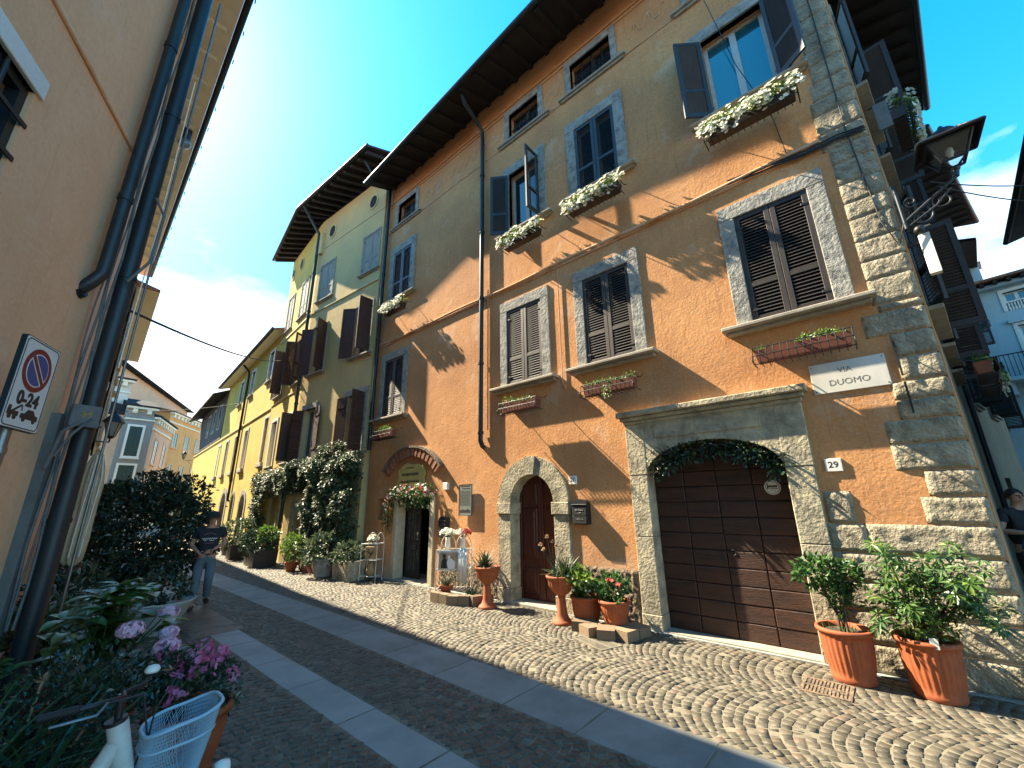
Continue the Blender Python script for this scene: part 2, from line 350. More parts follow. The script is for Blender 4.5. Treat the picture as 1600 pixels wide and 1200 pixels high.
# wall with real openings --------------------------------------------
def wall(mb,u0,u1,z0,z1,holes,o=0,rev=.25,mi=0,step=99):
    us=sorted({u0,u1,*[h[0] for h in holes],*[h[1] for h in holes]}); zs=sorted({z0,z1,*[h[2] for h in holes],*[h[3] for h in holes]})
    us=[u for u in us if u0<=u<=u1]; zs=[z for z in zs if z0<=z<=z1]
    for a,b in zip(us,us[1:]):
        for c,d in zip(zs,zs[1:]):
            um,zm=(a+b)/2,(c+d)/2
            if any(h[0]<um<h[1] and h[2]<zm<h[3] for h in holes): continue
            mb.add([(a,o,c),(b,o,c),(b,o,d),(a,o,d)],[(0,1,2,3)],mi)
    for a,b,c,d in [h[:4] for h in holes]:
        q=o-rev
        mb.add([(a,o,c),(b,o,c),(b,o,d),(a,o,d),(a,q,c),(b,q,c),(b,q,d),(a,q,d)],[(0,1,5,4),(1,2,6,5),(2,3,7,6),(3,0,4,7)],mi)
def shutter_mb(w,h,sgn=1,t=.04,mid=.34,pitch=.05,solid=False):
    # panel hanging from x=0, reaching to sgn*w; louvres shed outward (+Y)
    m=MB(); st=.07
    def bx(a,b,y0,y1,c,d,mi=0): m.bbox(min(a*sgn,b*sgn),max(a*sgn,b*sgn),y0,y1,c,d,.004,mi)
    bx(0,st,0,t,0,h); bx(w-st,w,0,t,0,h); bx(st,w-st,.002,t-.002,0,st+.03); bx(st,w-st,.002,t-.002,h-st,h)
    zm=h*mid; bx(st,w-st,.002,t-.002,zm-st/2,zm+st/2)
    if solid:
        for a,b in((st+.03,zm-st/2),(zm+st/2,h-st)): bx(st,w-st,.010,.026,a,b)
    else:
        for a,b in((st+.03,zm-st/2),(zm+st/2,h-st)):
            k=int((b-a)/pitch)
            for i in range(k):
                z=a+(b-a)*(i+.1)/k
                x0,x1=sorted((st*sgn,(w-st)*sgn))
                m.add([(x0,.034,z),(x1,.034,z),(x1,.006,z+.034),(x0,.006,z+.034),(x0,.034,z+.007),(x1,.034,z+.007),(x1,.006,z+.041),(x0,.006,z+.041)],
                      [(0,1,2,3),(4,7,6,5),(0,4,5,1),(3,2,6,7)],0)
    for z in (h*.12,h*.88):     # strap hinges
        bx(-.05,.10,t,t+.008,z-.018,z+.018,1)
    return m
def plank_shutter_mb(w,h,sgn=1,n=9,t=.04):
    m=MB(); x0,x1=sorted((0,w*sgn))
    for i in range(n): m.bbox(x0,x1,0,t,h*i/n+.004,h*(i+1)/n-.004,.006,0)
    m.box(x0+.05,x1-.05,-.02,0,h*.15,h*.15+.08); m.box(x0+.05,x1-.05,-.02,0,h*.8,h*.8+.08)
    return m
_mesh={}
def place_mesh(key,make,mats,name,parent,loc,rz=0):
    if key not in _mesh:
        o=make().build(name,mats,parent,origin=(0,0,0)); _mesh[key]=o.data
    else:
        o=bpy.data.objects.new(name,_mesh[key]); COL.objects.link(o); o.parent=parent
    org=Vector(parent['_x']) if '_x' in parent else Vector((0,0,0))
    o.location=Vector(loc)-org; o.rotation_euler=(0,0,rz); o['_x']=tuple(loc); return o
def add_window(par,u0,u1,z0,z1,sur=.2,sill=None,shut=None,o=0,rec=.16,frame='greyframe',glass='glass',surm='surround',mull=True,fan=1,pre='w',sw=.035,name='window',wood='wood',kind='lou'):
    """a window of a house: frame (this part) > pane, surround, sill, shutter"""
    w=u1-u0; c=(u0+u1)/2; f=MB(); y0,y1=o-rec-.05,o-rec
    for a,b,cc,d in((u0,u0+.06,z0,z1),(u1-.06,u1,z0,z1),(u0+.06,u1-.06,z0,z0+.07),(u0+.06,u1-.06,z1-.06,z1)): f.box(a,b,y0,y1,cc,d)
    if mull: f.box(c-.05,c+.05,y0,y1+.012,z0+.07,z1-.06)
    if fan>1:
        for i in range(1,fan):
            zz=z0+(z1-z0)*i/fan; f.box(u0+.06,u1-.06,y0+.004,y1-.004,zz-.015,zz+.015)
    W_=f.build(name,M[frame],par)
    g=MB(); g.add([(u0+.05,o-rec-.03,z0+.05),(u1-.05,o-rec-.03,z0+.05),(u1-.05,o-rec-.03,z1-.05),(u0+.05,o-rec-.03,z1-.05)],[(0,1,2,3)]); g.build('pane',M[glass],W_)
    if sur:
        s=MB(); p=sw
        s.bbox(u0-sur,u0,o-.1,o+p,z0-.0,z1,.008); s.bbox(u1,u1+sur,o-.1,o+p,z0,z1,.008); s.bbox(u0-sur-.0,u1+sur,o-.1,o+p+.003,z1,z1+sur*1.15,.008)
        s.build('surround',M[surm],W_)
    if sill:
        s=MB(); hw,pr,th=sill; s.bbox(c-hw,c+hw,o-.12,o+pr,z0-th,z0-.002,.012); s.bbox(c-hw+.05,c+hw-.05,o-.12,o+pr*.55,z0-th-.05,z0-th,.01)
        s.build('sill',M['sill'],W_)
    if shut:
        h=z1-z0-.01; pw=w/2-.004
        for sgn,ang,hu in((1,shut[0],u0),(-1,shut[1],u1)):
            mk=(lambda sg=sgn:shutter_mb(pw,h,sg)) if kind=='lou' else ((lambda sg=sgn:shutter_mb(pw,h,sg,solid=True)) if kind=='solid' else (lambda sg=sgn:plank_shutter_mb(pw,h,sg)))
            rz=R_(ang)*sgn
            yo=o-.022 if ang<20 else o+sw+.012
            place_mesh((kind,wood,round(pw,3),round(h,3),sgn),mk,[M[wood],M['iron']],'shutter',W_,(hu,yo,z0+.005),rz)
    return W_
# ================================================================ GROUND
g=MB(); g.add([(-400,-400,-.03),(400,-400,-.03),(400,400,-.03),(-400,400,-.03)],[(0,1,2,3)])
struct(g.build('ground',M['asphalt']))
g=MB(); g.add([(-3,-9,-.0022),(40,-9,-.0022),(40,45,-.0022),(-3,45,-.0022)],[(0,1,2,3)])
struct(g.build('joint_sand',M['mortar'],origin=(0,0,0)))
def cobbles():
    rg=np.random.default_rng(5); P=[]
    def zone(x0,x1,y0,y1,ncol,s,flip=1,mask=None):
        W_=(x1-x0)/ncol; Rr=W_*.70
        for c in range(ncol):
            xc=x0+W_*(c+.5); half=math.asin(.5*W_/Rr); n=max(3,int(round(2*half*Rr/s)))
            r0=int((y0-.4)/s); r1=int((y1+.4)/s)
            for r in range(r0,r1):
                sh=rg.uniform(-.3,.3)
                for k in range(-1,n+1):
                    a=-half+2*half*(k+.5+sh)/n
                    if abs(a)>half*1.02: continue
                    x=xc+Rr*math.sin(a); y=r*s+flip*(Rr*math.cos(a)-Rr*.88)
                    if not(y0<=y<=y1) or not (x0-.01<x<x1+.01): continue
                    if mask and not mask(x,y): continue
                    P.append((x,y,-a*flip,2*half*Rr/n*.5,s*.5*(math.cos(a)*.55+.45)))
    s=.088
    zone(-1.7,2.13,-4,26,3,s)
    zone(2.57,3.33,-4,26,1,s*.92,-1)
    zone(3.99,6.62,-4,26,2,s,1,lambda x,y: not(x>6.43 and y>-.6))
    # the lane round the corner
    def lane(x0,x1,y0,y1):
        W_=1.1; 
        nx=int((x1-x0)/s)
        for i in range(nx):
            x=x0+i*s
            for j in range(int((y1-y0)/s)):
                y=y0+j*s+(i%2)*s*.5
                if y>-.72-(x-6.45)*.158: continue
                P.append((x,y,0,s*.5,s*.5))
    lane(6.63,17,-5.5,-.7)
    P_=np.array(P); n=len(P_)
    hx=P_[:,3]*rg.uniform(.80,.93,n); hy=P_[:,4]*rg.uniform(.80,.93,n); a=P_[:,2]+rg.normal(0,.06,n)
    px=P_[:,0]+rg.normal(0,.004,n); py=P_[:,1]+rg.normal(0,.004,n); dz=rg.normal(0,.0022,n); tx=rg.normal(0,.02,n); ty=rg.normal(0,.02,n)
    ring=np.array([(-1,-1),(1,-1),(1,1),(-1,1)],float)
    V=np.zeros((n,12,3))
    for L,(sc,z) in enumerate(((1,-.02),(1,-.0022),(.945,.0015))):
        for k in range(4):
            jx=rg.normal(0,.05,n) ; jy=rg.normal(0,.05,n)
            lx=(ring[k,0]+jx*.8)*hx*sc; ly=(ring[k,1]+jy)*hy*sc
            V[:,L*4+k,0]=px+lx*np.cos(a)-ly*np.sin(a); V[:,L*4+k,1]=py+lx*np.sin(a)+ly*np.cos(a); V[:,L*4+k,2]=z+dz+lx*tx+ly*ty
    F=[]
    for L in range(2):
        for k in range(4): F.append((L*4+k,L*4+(k+1)%4,L*4+4+(k+1)%4,L*4+4+k))
    F.append((8,9,10,11)); F=np.array(F)
    FF=(F[None]+12*np.arange(n)[:,None,None]).reshape(-1,4)
    me=bpy.data.meshes.new('cobblestones'); me.vertices.add(n*12); me.vertices.foreach_set('co',V.reshape(-1))
    me.loops.add(FF.size); me.loops.foreach_set('vertex_index',FF.reshape(-1)); me.polygons.add(len(FF))
    me.polygons.foreach_set('loop_start',np.arange(0,FF.size,4)); me.polygons.foreach_set('loop_total',np.full(len(FF),4)); me.update(calc_edges=True); me.validate()
    me.materials.append(M['cobble']); o=bpy.data.objects.new('cobblestones',me); COL.objects.link(o); return struct(o)
cobbles()
def slabs(x0,x1,y0,y1,seed,m,holes=()):
    rg=random.Random(seed); b=MB(); y=y0
    while y<y1:
        L=rg.uniform(.75,1.25); z=rg.uniform(-.002,.002)
        if not any(h0<y+L/2<h1 for h0,h1 in holes):
            x_=(x0+.006,x1-.006); e=.008
            b.add([(x_[0],y+.006,-.02),(x_[1],y+.006,-.02),(x_[1],y+L-.006,-.02),(x_[0],y+L-.006,-.02),(x_[0],y+.006,z-.006),(x_[1],y+.006,z-.006),(x_[1],y+L-.006,z-.006),(x_[0],y+L-.006,z-.006),
                   (x_[0]+e,y+.006+e,z),(x_[1]-e,y+.006+e,z),(x_[1]-e,y+L-.006-e,z),(x_[0]+e,y+L-.006-e,z)],
                  [(0,1,5,4),(1,2,6,5),(2,3,7,6),(3,0,4,7),(4,5,9,8),(5,6,10,9),(6,7,11,10),(7,4,8,11),(8,9,10,11)])
        y+=L
    return b.build('paving_strip',m,origin=(0,0,0))
struct(slabs(2.15,2.55,-4,30,3,M['slab'],holes=((8.0,10.3),)))
struct(slabs(3.35,3.97,-4,30,7,M['midslab']))
b=MB()
for i in range(6): b.box(1.95,2.62,7.95+i*.42,7.95+i*.42+.405,-.02,.003+.001*(i%2))
struct(b.build('crossing_slabs',M['darkslab']))
b=MB(); b.box(6.36,6.47,-.7,11.2,-.02,.012); struct(b.build('wall_foot_kerb',M['slab']))
# cast iron drain covers
def grate(name,label,cx,cy,rz,w,h,mi,bars):
    b=MB(); b.box(-w/2,w/2,-h/2,-h/2+.03,-.02,.006); b.box(-w/2,w/2,h/2-.03,h/2,-.02,.006); b.box(-w/2,-w/2+.03,-h/2+.03,h/2-.03,-.02,.006); b.box(w/2-.03,w/2,-h/2+.03,h/2-.03,-.02,.006)
    n=bars
    for i in range(n):
        x=-w/2+.04+(w-.08)*(i+.15)/n; b.box(x,x+(w-.08)/n*.6,-h/2+.03,h/2-.03,-.02,.004)
    b.box(-w/2+.03,w/2-.03,-.012,.012,-.02,.005); b.box(-w/2+.03,w/2-.03,-h/2+.03,h/2-.03,-.02,-.008)
    o=b.build(name,mi,origin=(0,0,0)); o.location=(cx,cy,.004); o.rotation_euler=(0,0,rz); return tag(o,label,'drain cover','drain covers in the cobbles')
grate('drain_cover','rusty slotted drain cover set in the cobbles before the big terracotta pots',5.66,.80,R_(90),.42,.42,M['rubble'],11)
grate('drain_cover','sand coloured slotted drain cover beside the brick kerb block near the garage',5.47,3.32,R_(70),.62,.36,M['mortar'],16)
# ================================================================ ORANGE CORNER HOUSE
FH=Frame((6.45,-.8),0); HO=thing('corner_house','tall orange plastered corner house with garage, arched door and stone quoins','house',(6.45,-.8,0),FH.rz)
U=lambda y:y+.8
Cw=[(10.33,.98),(5.25,.98),(3.22,.98),(.45,.95)]
Bw=[(10.28,.98),(5.16,.92),(3.17,.96),(.43,.95)]
Aw=[(10.22,1.0),(5.10,.98),(3.12,1.04),(.45,.98)]
holes=[]
for c,w in Cw: holes.append((U(c-w/2),U(c+w/2),4.27,6.10))
for c,w in Bw: holes.append((U(c-w/2),U(c+w/2),8.15,9.90))
for c,w in Aw: holes.append((U(c-w/2),U(c+w/2),11.0,11.85))
DOOR=(U(4.53),U(5.77),-.02,2.40); SHOP=(U(8.15),U(9.85),-.02,2.12); GAR=(U(.78),U(2.86),-.02,2.74); SLIT=(U(10.42),U(10.72),1.42,2.0)
w=MB(); wall(w,0,U(11.3),-.02,13.0,holes+[SLIT],0,.26); 
# the wall is cut only where real openings are: door, shop and garage are deeper
w=MB(); wall(w,0,U(11.3),-.02,13.0,holes+[SLIT,DOOR,SHOP,GAR],0,.26)
w.build('front_wall',M['orange'],HO,origin=(0,0,0))
FS=Frame((6.45,-.8),277.8); sfn=FS.to(FH)
sh=[(-2.25,-1.27,8.15,9.9),(-2.25,-1.27,4.27,6.1),(-6.6,-5.6,8.15,9.9),(-6.6,-5.6,4.27,6.1),(-4.4,-3.4,8.15,9.9),(-4.4,-3.4,4.27,6.1)]
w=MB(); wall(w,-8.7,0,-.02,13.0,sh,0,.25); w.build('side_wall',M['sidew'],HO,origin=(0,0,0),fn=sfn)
w=MB(); w.box(-.42,-.02,-.01,.012,1.0,12.4); w.build('corner_plaster_strip',M['orange'],HO,fn=sfn)
w=MB(); q=FS.w(-8.7); a=FH.w(U(11.3)); P=[(a.x,a.y),(15.5,11.3),(15.5,q.y+.5),(q.x,q.y)]
for i in range(3):
    (x0,y0),(x1,y1)=P[i],P[i+1]; w.add([(x0,y0,0),(x1,y1,0),(x1,y1,13),(x0,y0,13)],[(0,1,2,3)])
w.build('rear_wall',M['orange'],HO,fn=lambda v:Vector(((v-FH.p).dot(FH.d),(v-FH.p).dot(FH.n),v.z)))
# --- floor slab behind the shop (dark interior)
w=MB(); 
for a,b_,c,d in (SHOP,):
    w.add([(a-.6,-.02,0),(b_+.6,-.02,0),(b_+.6,-3,0),(a-.6,-3,0)],[(0,1,2,3)]); w.add([(a-.6,-3,0),(b_+.6,-3,0),(b_+.6,-3,3),(a-.6,-3,3)],[(0,1,2,3)])
    w.add([(a-.6,-.3,3),(b_+.6,-.3,3),(b_+.6,-3,3),(a-.6,-3,3)],[(0,1,2,3)]); w.add([(a-.6,-.3,0),(a-.6,-3,0),(a-.6,-3,3),(a-.6,-.3,3)],[(0,1,2,3)]); w.add([(b_+.6,-.3,0),(b_+.6,-3,0),(b_+.6,-3,3),(b_+.6,-.3,3)],[(0,1,2,3)])
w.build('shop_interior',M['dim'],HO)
# --- windows
for i,(c,wd) in enumerate(Cw):
    add_window(HO,U(c-wd/2),U(c+wd/2),4.27,6.10,.21,(.87,.22,.06),(0,0))
shB=[(2,3),(90,140),(0,2),(140,142)]
for i,(c,wd) in enumerate(Bw):
    u0,u1=U(c-wd/2),U(c+wd/2)
    sh_=(0,0) if i in(0,2) else ((90,145) if i==1 else (142,142))
    add_window(HO,u0,u1,8.15,9.90,.22,(.85,.15,.06),sh_,frame='wframe',glass='skyglass' if i==3 else 'glass',wood='slatewood')
for i,(c,wd) in enumerate(Aw):
    W_=add_window(HO,U(c-wd/2),U(c+wd/2),11.0,11.85,.15,(.85,.10,.06),None,frame='wood',rec=.2)
    b=MB()
    for k in range(1,4 if i!=1 else 7): x=U(c-wd/2)+wd*k/(4 if i!=1 else 7); b.box(x-.009,x+.009,-.13,-.11,11.0,11.85 if i!=1 else 11.5)
    b.box(U(c-wd/2),U(c+wd/2),-.135,-.112,11.42,11.44); b.build('grille',M['iron'],W_)
for u0,u1,z0,z1 in sh:
    mk=MB(); k=8
    W_=add_window(HO,0,.98,0,1.76,0,None,None)   # placed below
    for o in [W_]+kids(W_):
        pass
    ang=FS.rz-FH.rz; o0=FS.w(u0,0,z0)-FH.p; W_.location=Vector((o0.dot(FH.d),o0.dot(FH.n),z0))+Matrix.Rotation(ang,3,'Z')@Vector(W_['_x']); W_.rotation_euler=(0,0,ang)
    s=MB(); s.bbox(-.2,0,-.1,.03,0,1.76); s.bbox(.98,1.18,-.1,.03,0,1.76); s.bbox(-.2,1.18,-.1,.033,1.76,2.0); s.build('surround',M['surround'],W_); s=MB(); s.bbox(-.35,1.33,-.1,.16,-.06,-.002); s.build('sill',M['sill'],W_)
    place_mesh(('lou','wood',.486,1.75,1),lambda:shutter_mb(.486,1.75,1),[M['wood'],M['iron']],'shutter',W_,(0,.05,.005),R_(92))
    place_mesh(('lou','wood',.486,1.75,-1),lambda:shutter_mb(.486,1.75,-1),[M['wood'],M['iron']],'shutter',W_,(.98,.05,.005),R_(-160))
# --- string course, mouldings, cables, conduits (all fixed to the wall)
b=MB(); pts=[(u,.045,6.72+.02*math.sin(u*1.7)) for u in np.linspace(.5,U(11.25),40)]; b.tube(pts,.028,8); b.box(.5,U(11.25),-.02,.028,6.655,6.70)
b.build('string_course',M['orange'],HO)
b=MB(); b.box(.4,U(11.28),-.02,.03,12.12,12.17); b.box(.4,U(11.28),-.02,.022,11.02+.98,12.03)
b.box(.4,U(11.28),-.02,.015,10.92,10.94); b.build('eave_moulding',M['orange'],HO)
b=MB(); rg=random.Random(3)
for c0,c1 in ((5.85,9.35),(3.9,4.4),(1.4,2.3)):
    b=MB()
    for k in range(int((c1-c0)/.16)):
        u=U(c0)+.16*k+.08; b.tube([(u+.08*math.cos(t),.004,11.45+.16*math.sin(2*t)*(1 if k%2 else -1)) for t in np.linspace(0,2.9,14)],.012,5)
    b.build('frieze_relief',M['orange'],HO)
def pipe(name,pts,r,par=HO,m='gutter',collars=(),n=10):
    b=MB(); b.tube(pts,r,n)
    for p in collars: b.tube([Vector(p)-Vector((0,0,.03)),Vector(p)+Vector((0,0,.03))],r*1.28,n)
    return b.build(name,M[m],par)
pu=U(6.50)
pipe('downpipe',[(pu-.05,.97,12.62),(pu-.05,.95,12.5),(pu-.03,.8,12.3),(pu,.25,12.05),(pu,.12,11.9),(pu,.10,11.6),(pu,.10,7),(pu,.10,3.3),(pu,.10,3.18),(pu,.04,3.06),(pu,-.05,3.02)],.055,collars=[(pu,.1,10.4),(pu,.1,8.6),(pu,.1,6.7),(pu,.1,5),(pu,.1,3.35)])
pipe('cable_conduit',[(pu-.16,.03,6.9),(pu-.16,.03,3.4)],.016,m='orange'); pipe('cable_conduit',[(pu-.22,.025,6.6),(pu-.22,.025,3.5)],.010,m='orange')
pipe('cable_conduit',[(U(4.28),.03,6.68),(U(4.28),.03,4.1),(U(4.22),.03,3.95)],.012,m='orange')
pipe('downpipe',[(U(11.22),.12,12.9),(U(11.22),.12,9.4),(U(11.22),.12,3.4)],.055,collars=[(U(11.22),.12,z) for z in(4.4,6.9,9.3)])
cb=MB()
for dz,dr in((0,.014),(.035,.012),(-.03,.010)):
    cb.tube([(U(x),.05+.012*math.sin(x*5+dz*90),z+dz) for x,z in ((-.78,6.62),(-.5,6.66),(-.1,6.64),(.3,6.70),(.9,6.74))],dr,6)
cb.tube([(U(-.6),.03,12),(U(-.62),.035,9),(U(-.6),.03,6.7),(U(-.66),.03,5.2),(U(-.75),.05,4.8),(U(-.84),.08,5.05)],.008,5)
cb.tube([(U(1.0),.6,12.6),(U(.45),.05,8.9),(U(.15),.03,7.6),(U(.08),.03,6.7)],.007,5)
cb.build('facade_cables',M['wire'],HO)
# --- roof
def eo(y): return .95+(11.3-y)*.036         # the eave overhang widens towards the corner
EZ=12.5
e0=(5.50,11.36); e1=(6.45-eo(-2.0),-2.02); sE=FS.w(-8.5,1.12); e2=(sE.x,sE.y)
rdg=[(10.9,11.36,14.7),(10.9,2.6,14.7)]
r=MB()
def tolocal(v): return Vector(((v-FH.p).dot(FH.d),(v-FH.p).dot(FH.n),v.z))
top=[(e0[0],e0[1],EZ),(e1[0],e1[1],EZ),(e2[0],e2[1],EZ),(16,3,14.4),*rdg[::-1]]
A=[Vector(p) for p in((e0[0],e0[1],EZ),(e1[0],e1[1],EZ),(10.9,2.6,14.5),(10.9,11.36,14.5),(e2[0],e2[1],EZ),(e2[0],2.6,14.5))]
for off,mi in((0,1),(.09,0)):
    vs=[p+Vector((0,0,off)) for p in A]; r.add(vs,[(0,1,2,3),(1,4,5,2)],mi)
r.add([A[0],A[1],A[1]+Vector((0,0,.09)),A[0]+Vector((0,0,.09)),A[4],A[4]+Vector((0,0,.09)),A[3],A[3]+Vector((0,0,.09))],[(0,1,2,3),(1,4,5,2),(0,3,7,6)],1)
RO=r.build('roof',[M['tile'],M['rafter']],HO,origin=(0,0,0),fn=tolocal)
sl_=(14.5-EZ)/5.4
def rafter(p0,dirv,L=1.6):
    b=MB(); d=Vector(dirv).normalized(); s=Vector((-d.y,d.x,0)); vs=[]
    for t,zz in((-.0,0),(L,0)):
        for ss in(-.05,.05):
            for dz in(-.13,-.008):
                p=d*t+s*ss+Vector((0,0,t*sl_+dz+(.045 if (t==0 and dz<-.1) else 0))); vs.append(p)
    b.add(vs,[(0,1,3,2),(4,6,7,5),(0,4,5,1),(2,3,7,6),(0,2,6,4),(1,5,7,3)]); return b
rm=None
def addraf(p,dirv,key):
    loc=tolocal(Vector((p[0],p[1],EZ))); rz=math.atan2(dirv[1],dirv[0])-FH.rz
    return place_mesh(('raf',),lambda:rafter((0,0,0),(1,0,0)),M['rafter'],'rafter',RO,loc,rz)
for k in range(25):
    y=11.0-.52*k
    if y>-1.6: addraf((6.45-eo(y)+.03,y),(1,0),0)
for k in range(1,17):
    q=FS.w(-.52*k,1.08); addraf((q.x,q.y),(-FS.n.x,-FS.n.y),1)
g=MB(); ring=[Vector((e0[0]-.05,e0[1],EZ+.02)),Vector((e1[0]-.05,e1[1]-.05,EZ+.02)),Vector((e2[0],e2[1]-.05,EZ+.02))]
g.tube(ring,.075,10); 
g.build('gutter',M['gutter'],HO,fn=tolocal)
# --- quoins
def quoin(b,u0,u1,z0,z1,seed,depth=.05,o=0,amp=.022,side=True,gap=.005):
    # rough-faced block: chiselled margin and a lumpy face
    n=max(3,int((u1-u0)/.024)); k=max(3,int((z1-z0)/.024)); z0+=gap; z1-=gap; u1-=.004
    vs=[];fs=[]
    for j in range(k+1):
        for i in range(n+1):
            u=u0+(u1-u0)*i/n; z=z0+(z1-z0)*j/k; e=min(i,n-i,j,k-j)
            d=o+depth*(0 if e==0 else 1)
            if e>0:
                p=Vector((u*13,z*13,seed)); d+=amp*(noise.noise(p)+.8*noise.noise(p*2.2))+.003*min(e,2)
            vs.append((u,d,z))
    for j in range(k):
        for i in range(n): a=j*(n+1)+i; fs.append((a,a+1,a+n+2,a+n+1))
    b.add(vs,fs,0,True)
    b.add([(u0,o-.02,z0),(u1,o-.02,z0),(u1,o-.02,z1),(u0,o-.02,z1),(u0,o,z0),(u1,o,z0),(u1,o,z1),(u0,o,z1)],[(0,1,5,4),(1,2,6,5),(2,3,7,6),(3,0,4,7)])
Q=[(0,.30,-.80,.62),(.30,.62,-.80,.60),(.62,.92,-.80,-.1),(.62,.92,-.1,.60),(.92,1.23,-.80,.60),(1.23,1.55,-.80,.22),(1.23,1.55,.22,.60),(1.55,1.92,.28,.56),
   (1.55,1.84,-.8,-.30),(1.84,2.12,-.8,-.38),(2.12,2.42,-.8,-.17),(2.42,2.69,-.8,-.17),(2.69,2.92,-.8,-.32),(2.92,3.14,-.8,-.32),(3.14,3.43,-.8,-.43),(3.43,3.72,-.8,-.43),(3.72,4.02,-.8,-.22),(4.02,4.12,-.8,-.4)]
qb=MB()
for i,(z0,z1,y0,y1) in enumerate(Q): quoin(qb,U(y0)+.002,U(y1),z0,z1,i*3.7,.020,0,.009)
z=4.13; i=20
while z<12.0:
    h=.26+.08*((i*7)%3)/2; wv=-.36 if z<6.5 else (-.30 if z<7.3 else -.40+.05*(i%2)); quoin(qb,.002,U(wv),z,min(z+h,12.05),i*3.7,.014,0,.010 if z<6.6 else .006,True,.0018); z+=h; i+=1
qb.build('quoins',M['rough'],HO)
b=MB(); b.box(U(-.455),U(-.435),.045,.06,2.75,3.12); b.box(U(-.455),U(-.435),.045,.06,3.2,3.62); b.build('iron_tie',M['iron'],HO)
# --- rubble plinth, patches
b=MB(); quoin(b,U(3.07),U(4.27),-.0,.80,77,.02,0,.03); b.build('plinth',M['rubble'],HO)
b=MB(); quoin(b,U(6.05),U(7.9),-.0,.62,78,.006,0,.012); b.build('plinth',M['rubble'],HO)
# --- garage portal
b=MB(); u0,u1=U(.89),U(2.75); so_,eo_=U(.57),U(3.06)
def arc_el(uc,hw,zs,rise,n=24,p=2.0): return [(uc+hw*math.cos(math.pi*i/n),zs+rise*math.sin(math.pi*i/n)) for i in range(n+1)]
uc=(u0+u1)/2
inn=arc_el(uc,(u1-u0)/2,2.24,.46); out=[]
for (x,z) in inn: out.append((x,3.06))
# jambs built of two courses each
for a,c in((so_,u0),(u1,eo_)):
    b.bbox(a,c,-.26,.06,0,.22,.01); b.bbox(a+.008,c-.004,-.26,.05,.224,1.3,.01); b.bbox(a+.008,c-.004,-.26,.05,1.304,2.236,.01); b.bbox(a,c,-.26,.055,2.24,3.06,.008)
b.band(inn,out,-.26,.05)
b.bbox(so_-.02,eo_+.02,-.02,.075,3.062,3.12,.01); b.bbox(so_-.05,eo_+.05,-.02,.13,3.122,3.18,.012); b.bbox(so_-.09,eo_+.09,-.02,.19,3.182,3.27,.014)
b.bbox(uc-.75,uc+.75,.05,.064,2.80,3.02,.004)
b.build('garage_portal',M['stone'],HO)
d=MB(); n=10; gz0,gz1=.03,2.70; cols=[u0+.002,u0+.46,u0+.93,u0+1.40,u1-.002]
for r_ in range(n+2):
    za=gz0+.2235*r_; zb=za+.2165
    for k in range(4): d.bbox(cols[k]+.004,cols[k+1]-.004,-.25,-.205+.002*((r_*3+k*5)%4),za,zb,.010)
d.box(u0,u1,-.29,-.252,0,2.75)
GD=d.build('garage_door',M['garage'],HO)
b=MB()
for sg in(-1,1):
    x=cols[2]+.09*sg; b.tube([(x+.035*math.cos(a),-.198,1.12+.035*math.sin(a)) for a in np.linspace(0,6.28,17)],.006,6); b.sphere((x,-.203,1.155),.014,6)
b.box(cols[2]+.02,cols[2]+.07,-.206,-.199,.98,1.06); b.build('door_furniture',M['iron'],GD)
b=MB(); b.box(u0-.02,u1+.02,-.26,.04,-.02,.028); b.build('threshold',M['sill'],HO)
b=MB(); cx,cz=u0+.22,1.99; b.prism([(cx+.098*math.cos(2*math.pi*i/28),cz+.098*math.sin(2*math.pi*i/28)) for i in range(28)],-.205,-.190,0)
b.band([(cx+.078*math.cos(2*math.pi*i/28),cz+.078*math.sin(2*math.pi*i/28)) for i in range(29)],[(cx+.084*math.cos(2*math.pi*i/28),cz+.084*math.sin(2*math.pi*i/28)) for i in range(29)],-.190,-.188,1)
b.tube([(cx+.06-.12*t,-.189,cz+.012*math.sin(t*34)+.012) for t in np.linspace(0,1,40)],.006,5,1); b.tube([(cx+.062,-.189,cz-.02),(cx-.062,-.189,cz-.016)],.004,5,1); b.tube([(cx+.062,-.189,cz+.05),(cx+.05,-.189,cz+.03),(cx+.066,-.189,cz-.02)],.006,5,1)
for k in range(7): b.box(cx-.035+.01*k,cx-.029+.01*k,-.190,-.1885,cz-.048,cz-.040,1)
b.build('sticker',[M['enamel'],M['black']],GD)
# --- arched door
c=U(5.15); rin,rout=.53,.87; zs=1.84
b=MB(); n=9
for i in range(n):
    a0=math.pi*i/n+.006; a1=math.pi*(i+1)/n-.006; ro=rout+(.015 if i==n//2 else 0); pr=.055+(.03 if i==n//2 else 0)
    b.band([(c+rin*math.cos(a0+(a1-a0)*t/5),zs+rin*math.sin(a0+(a1-a0)*t/5)) for t in range(6)],[(c+ro*math.cos(a0+(a1-a0)*t/5),zs+ro*math.sin(a0+(a1-a0)*t/5)) for t in range(6)],-.26,pr)
for sg in(-1,1):
    a,e=sorted((c+sg*rin,c+sg*rout)); 
    b.bbox(a-.012 if sg<0 else a-.03,e+.03 if sg<0 else e+.012,-.26,.085,1.62,1.838,.012)
    b.bbox(a,e,-.26,.05,.26,1.616,.01); b.bbox(a-.02,e+.02,-.26,.065,0,.256,.01)
b.build('stone_arch',M['stone'],HO)
AD=MB()
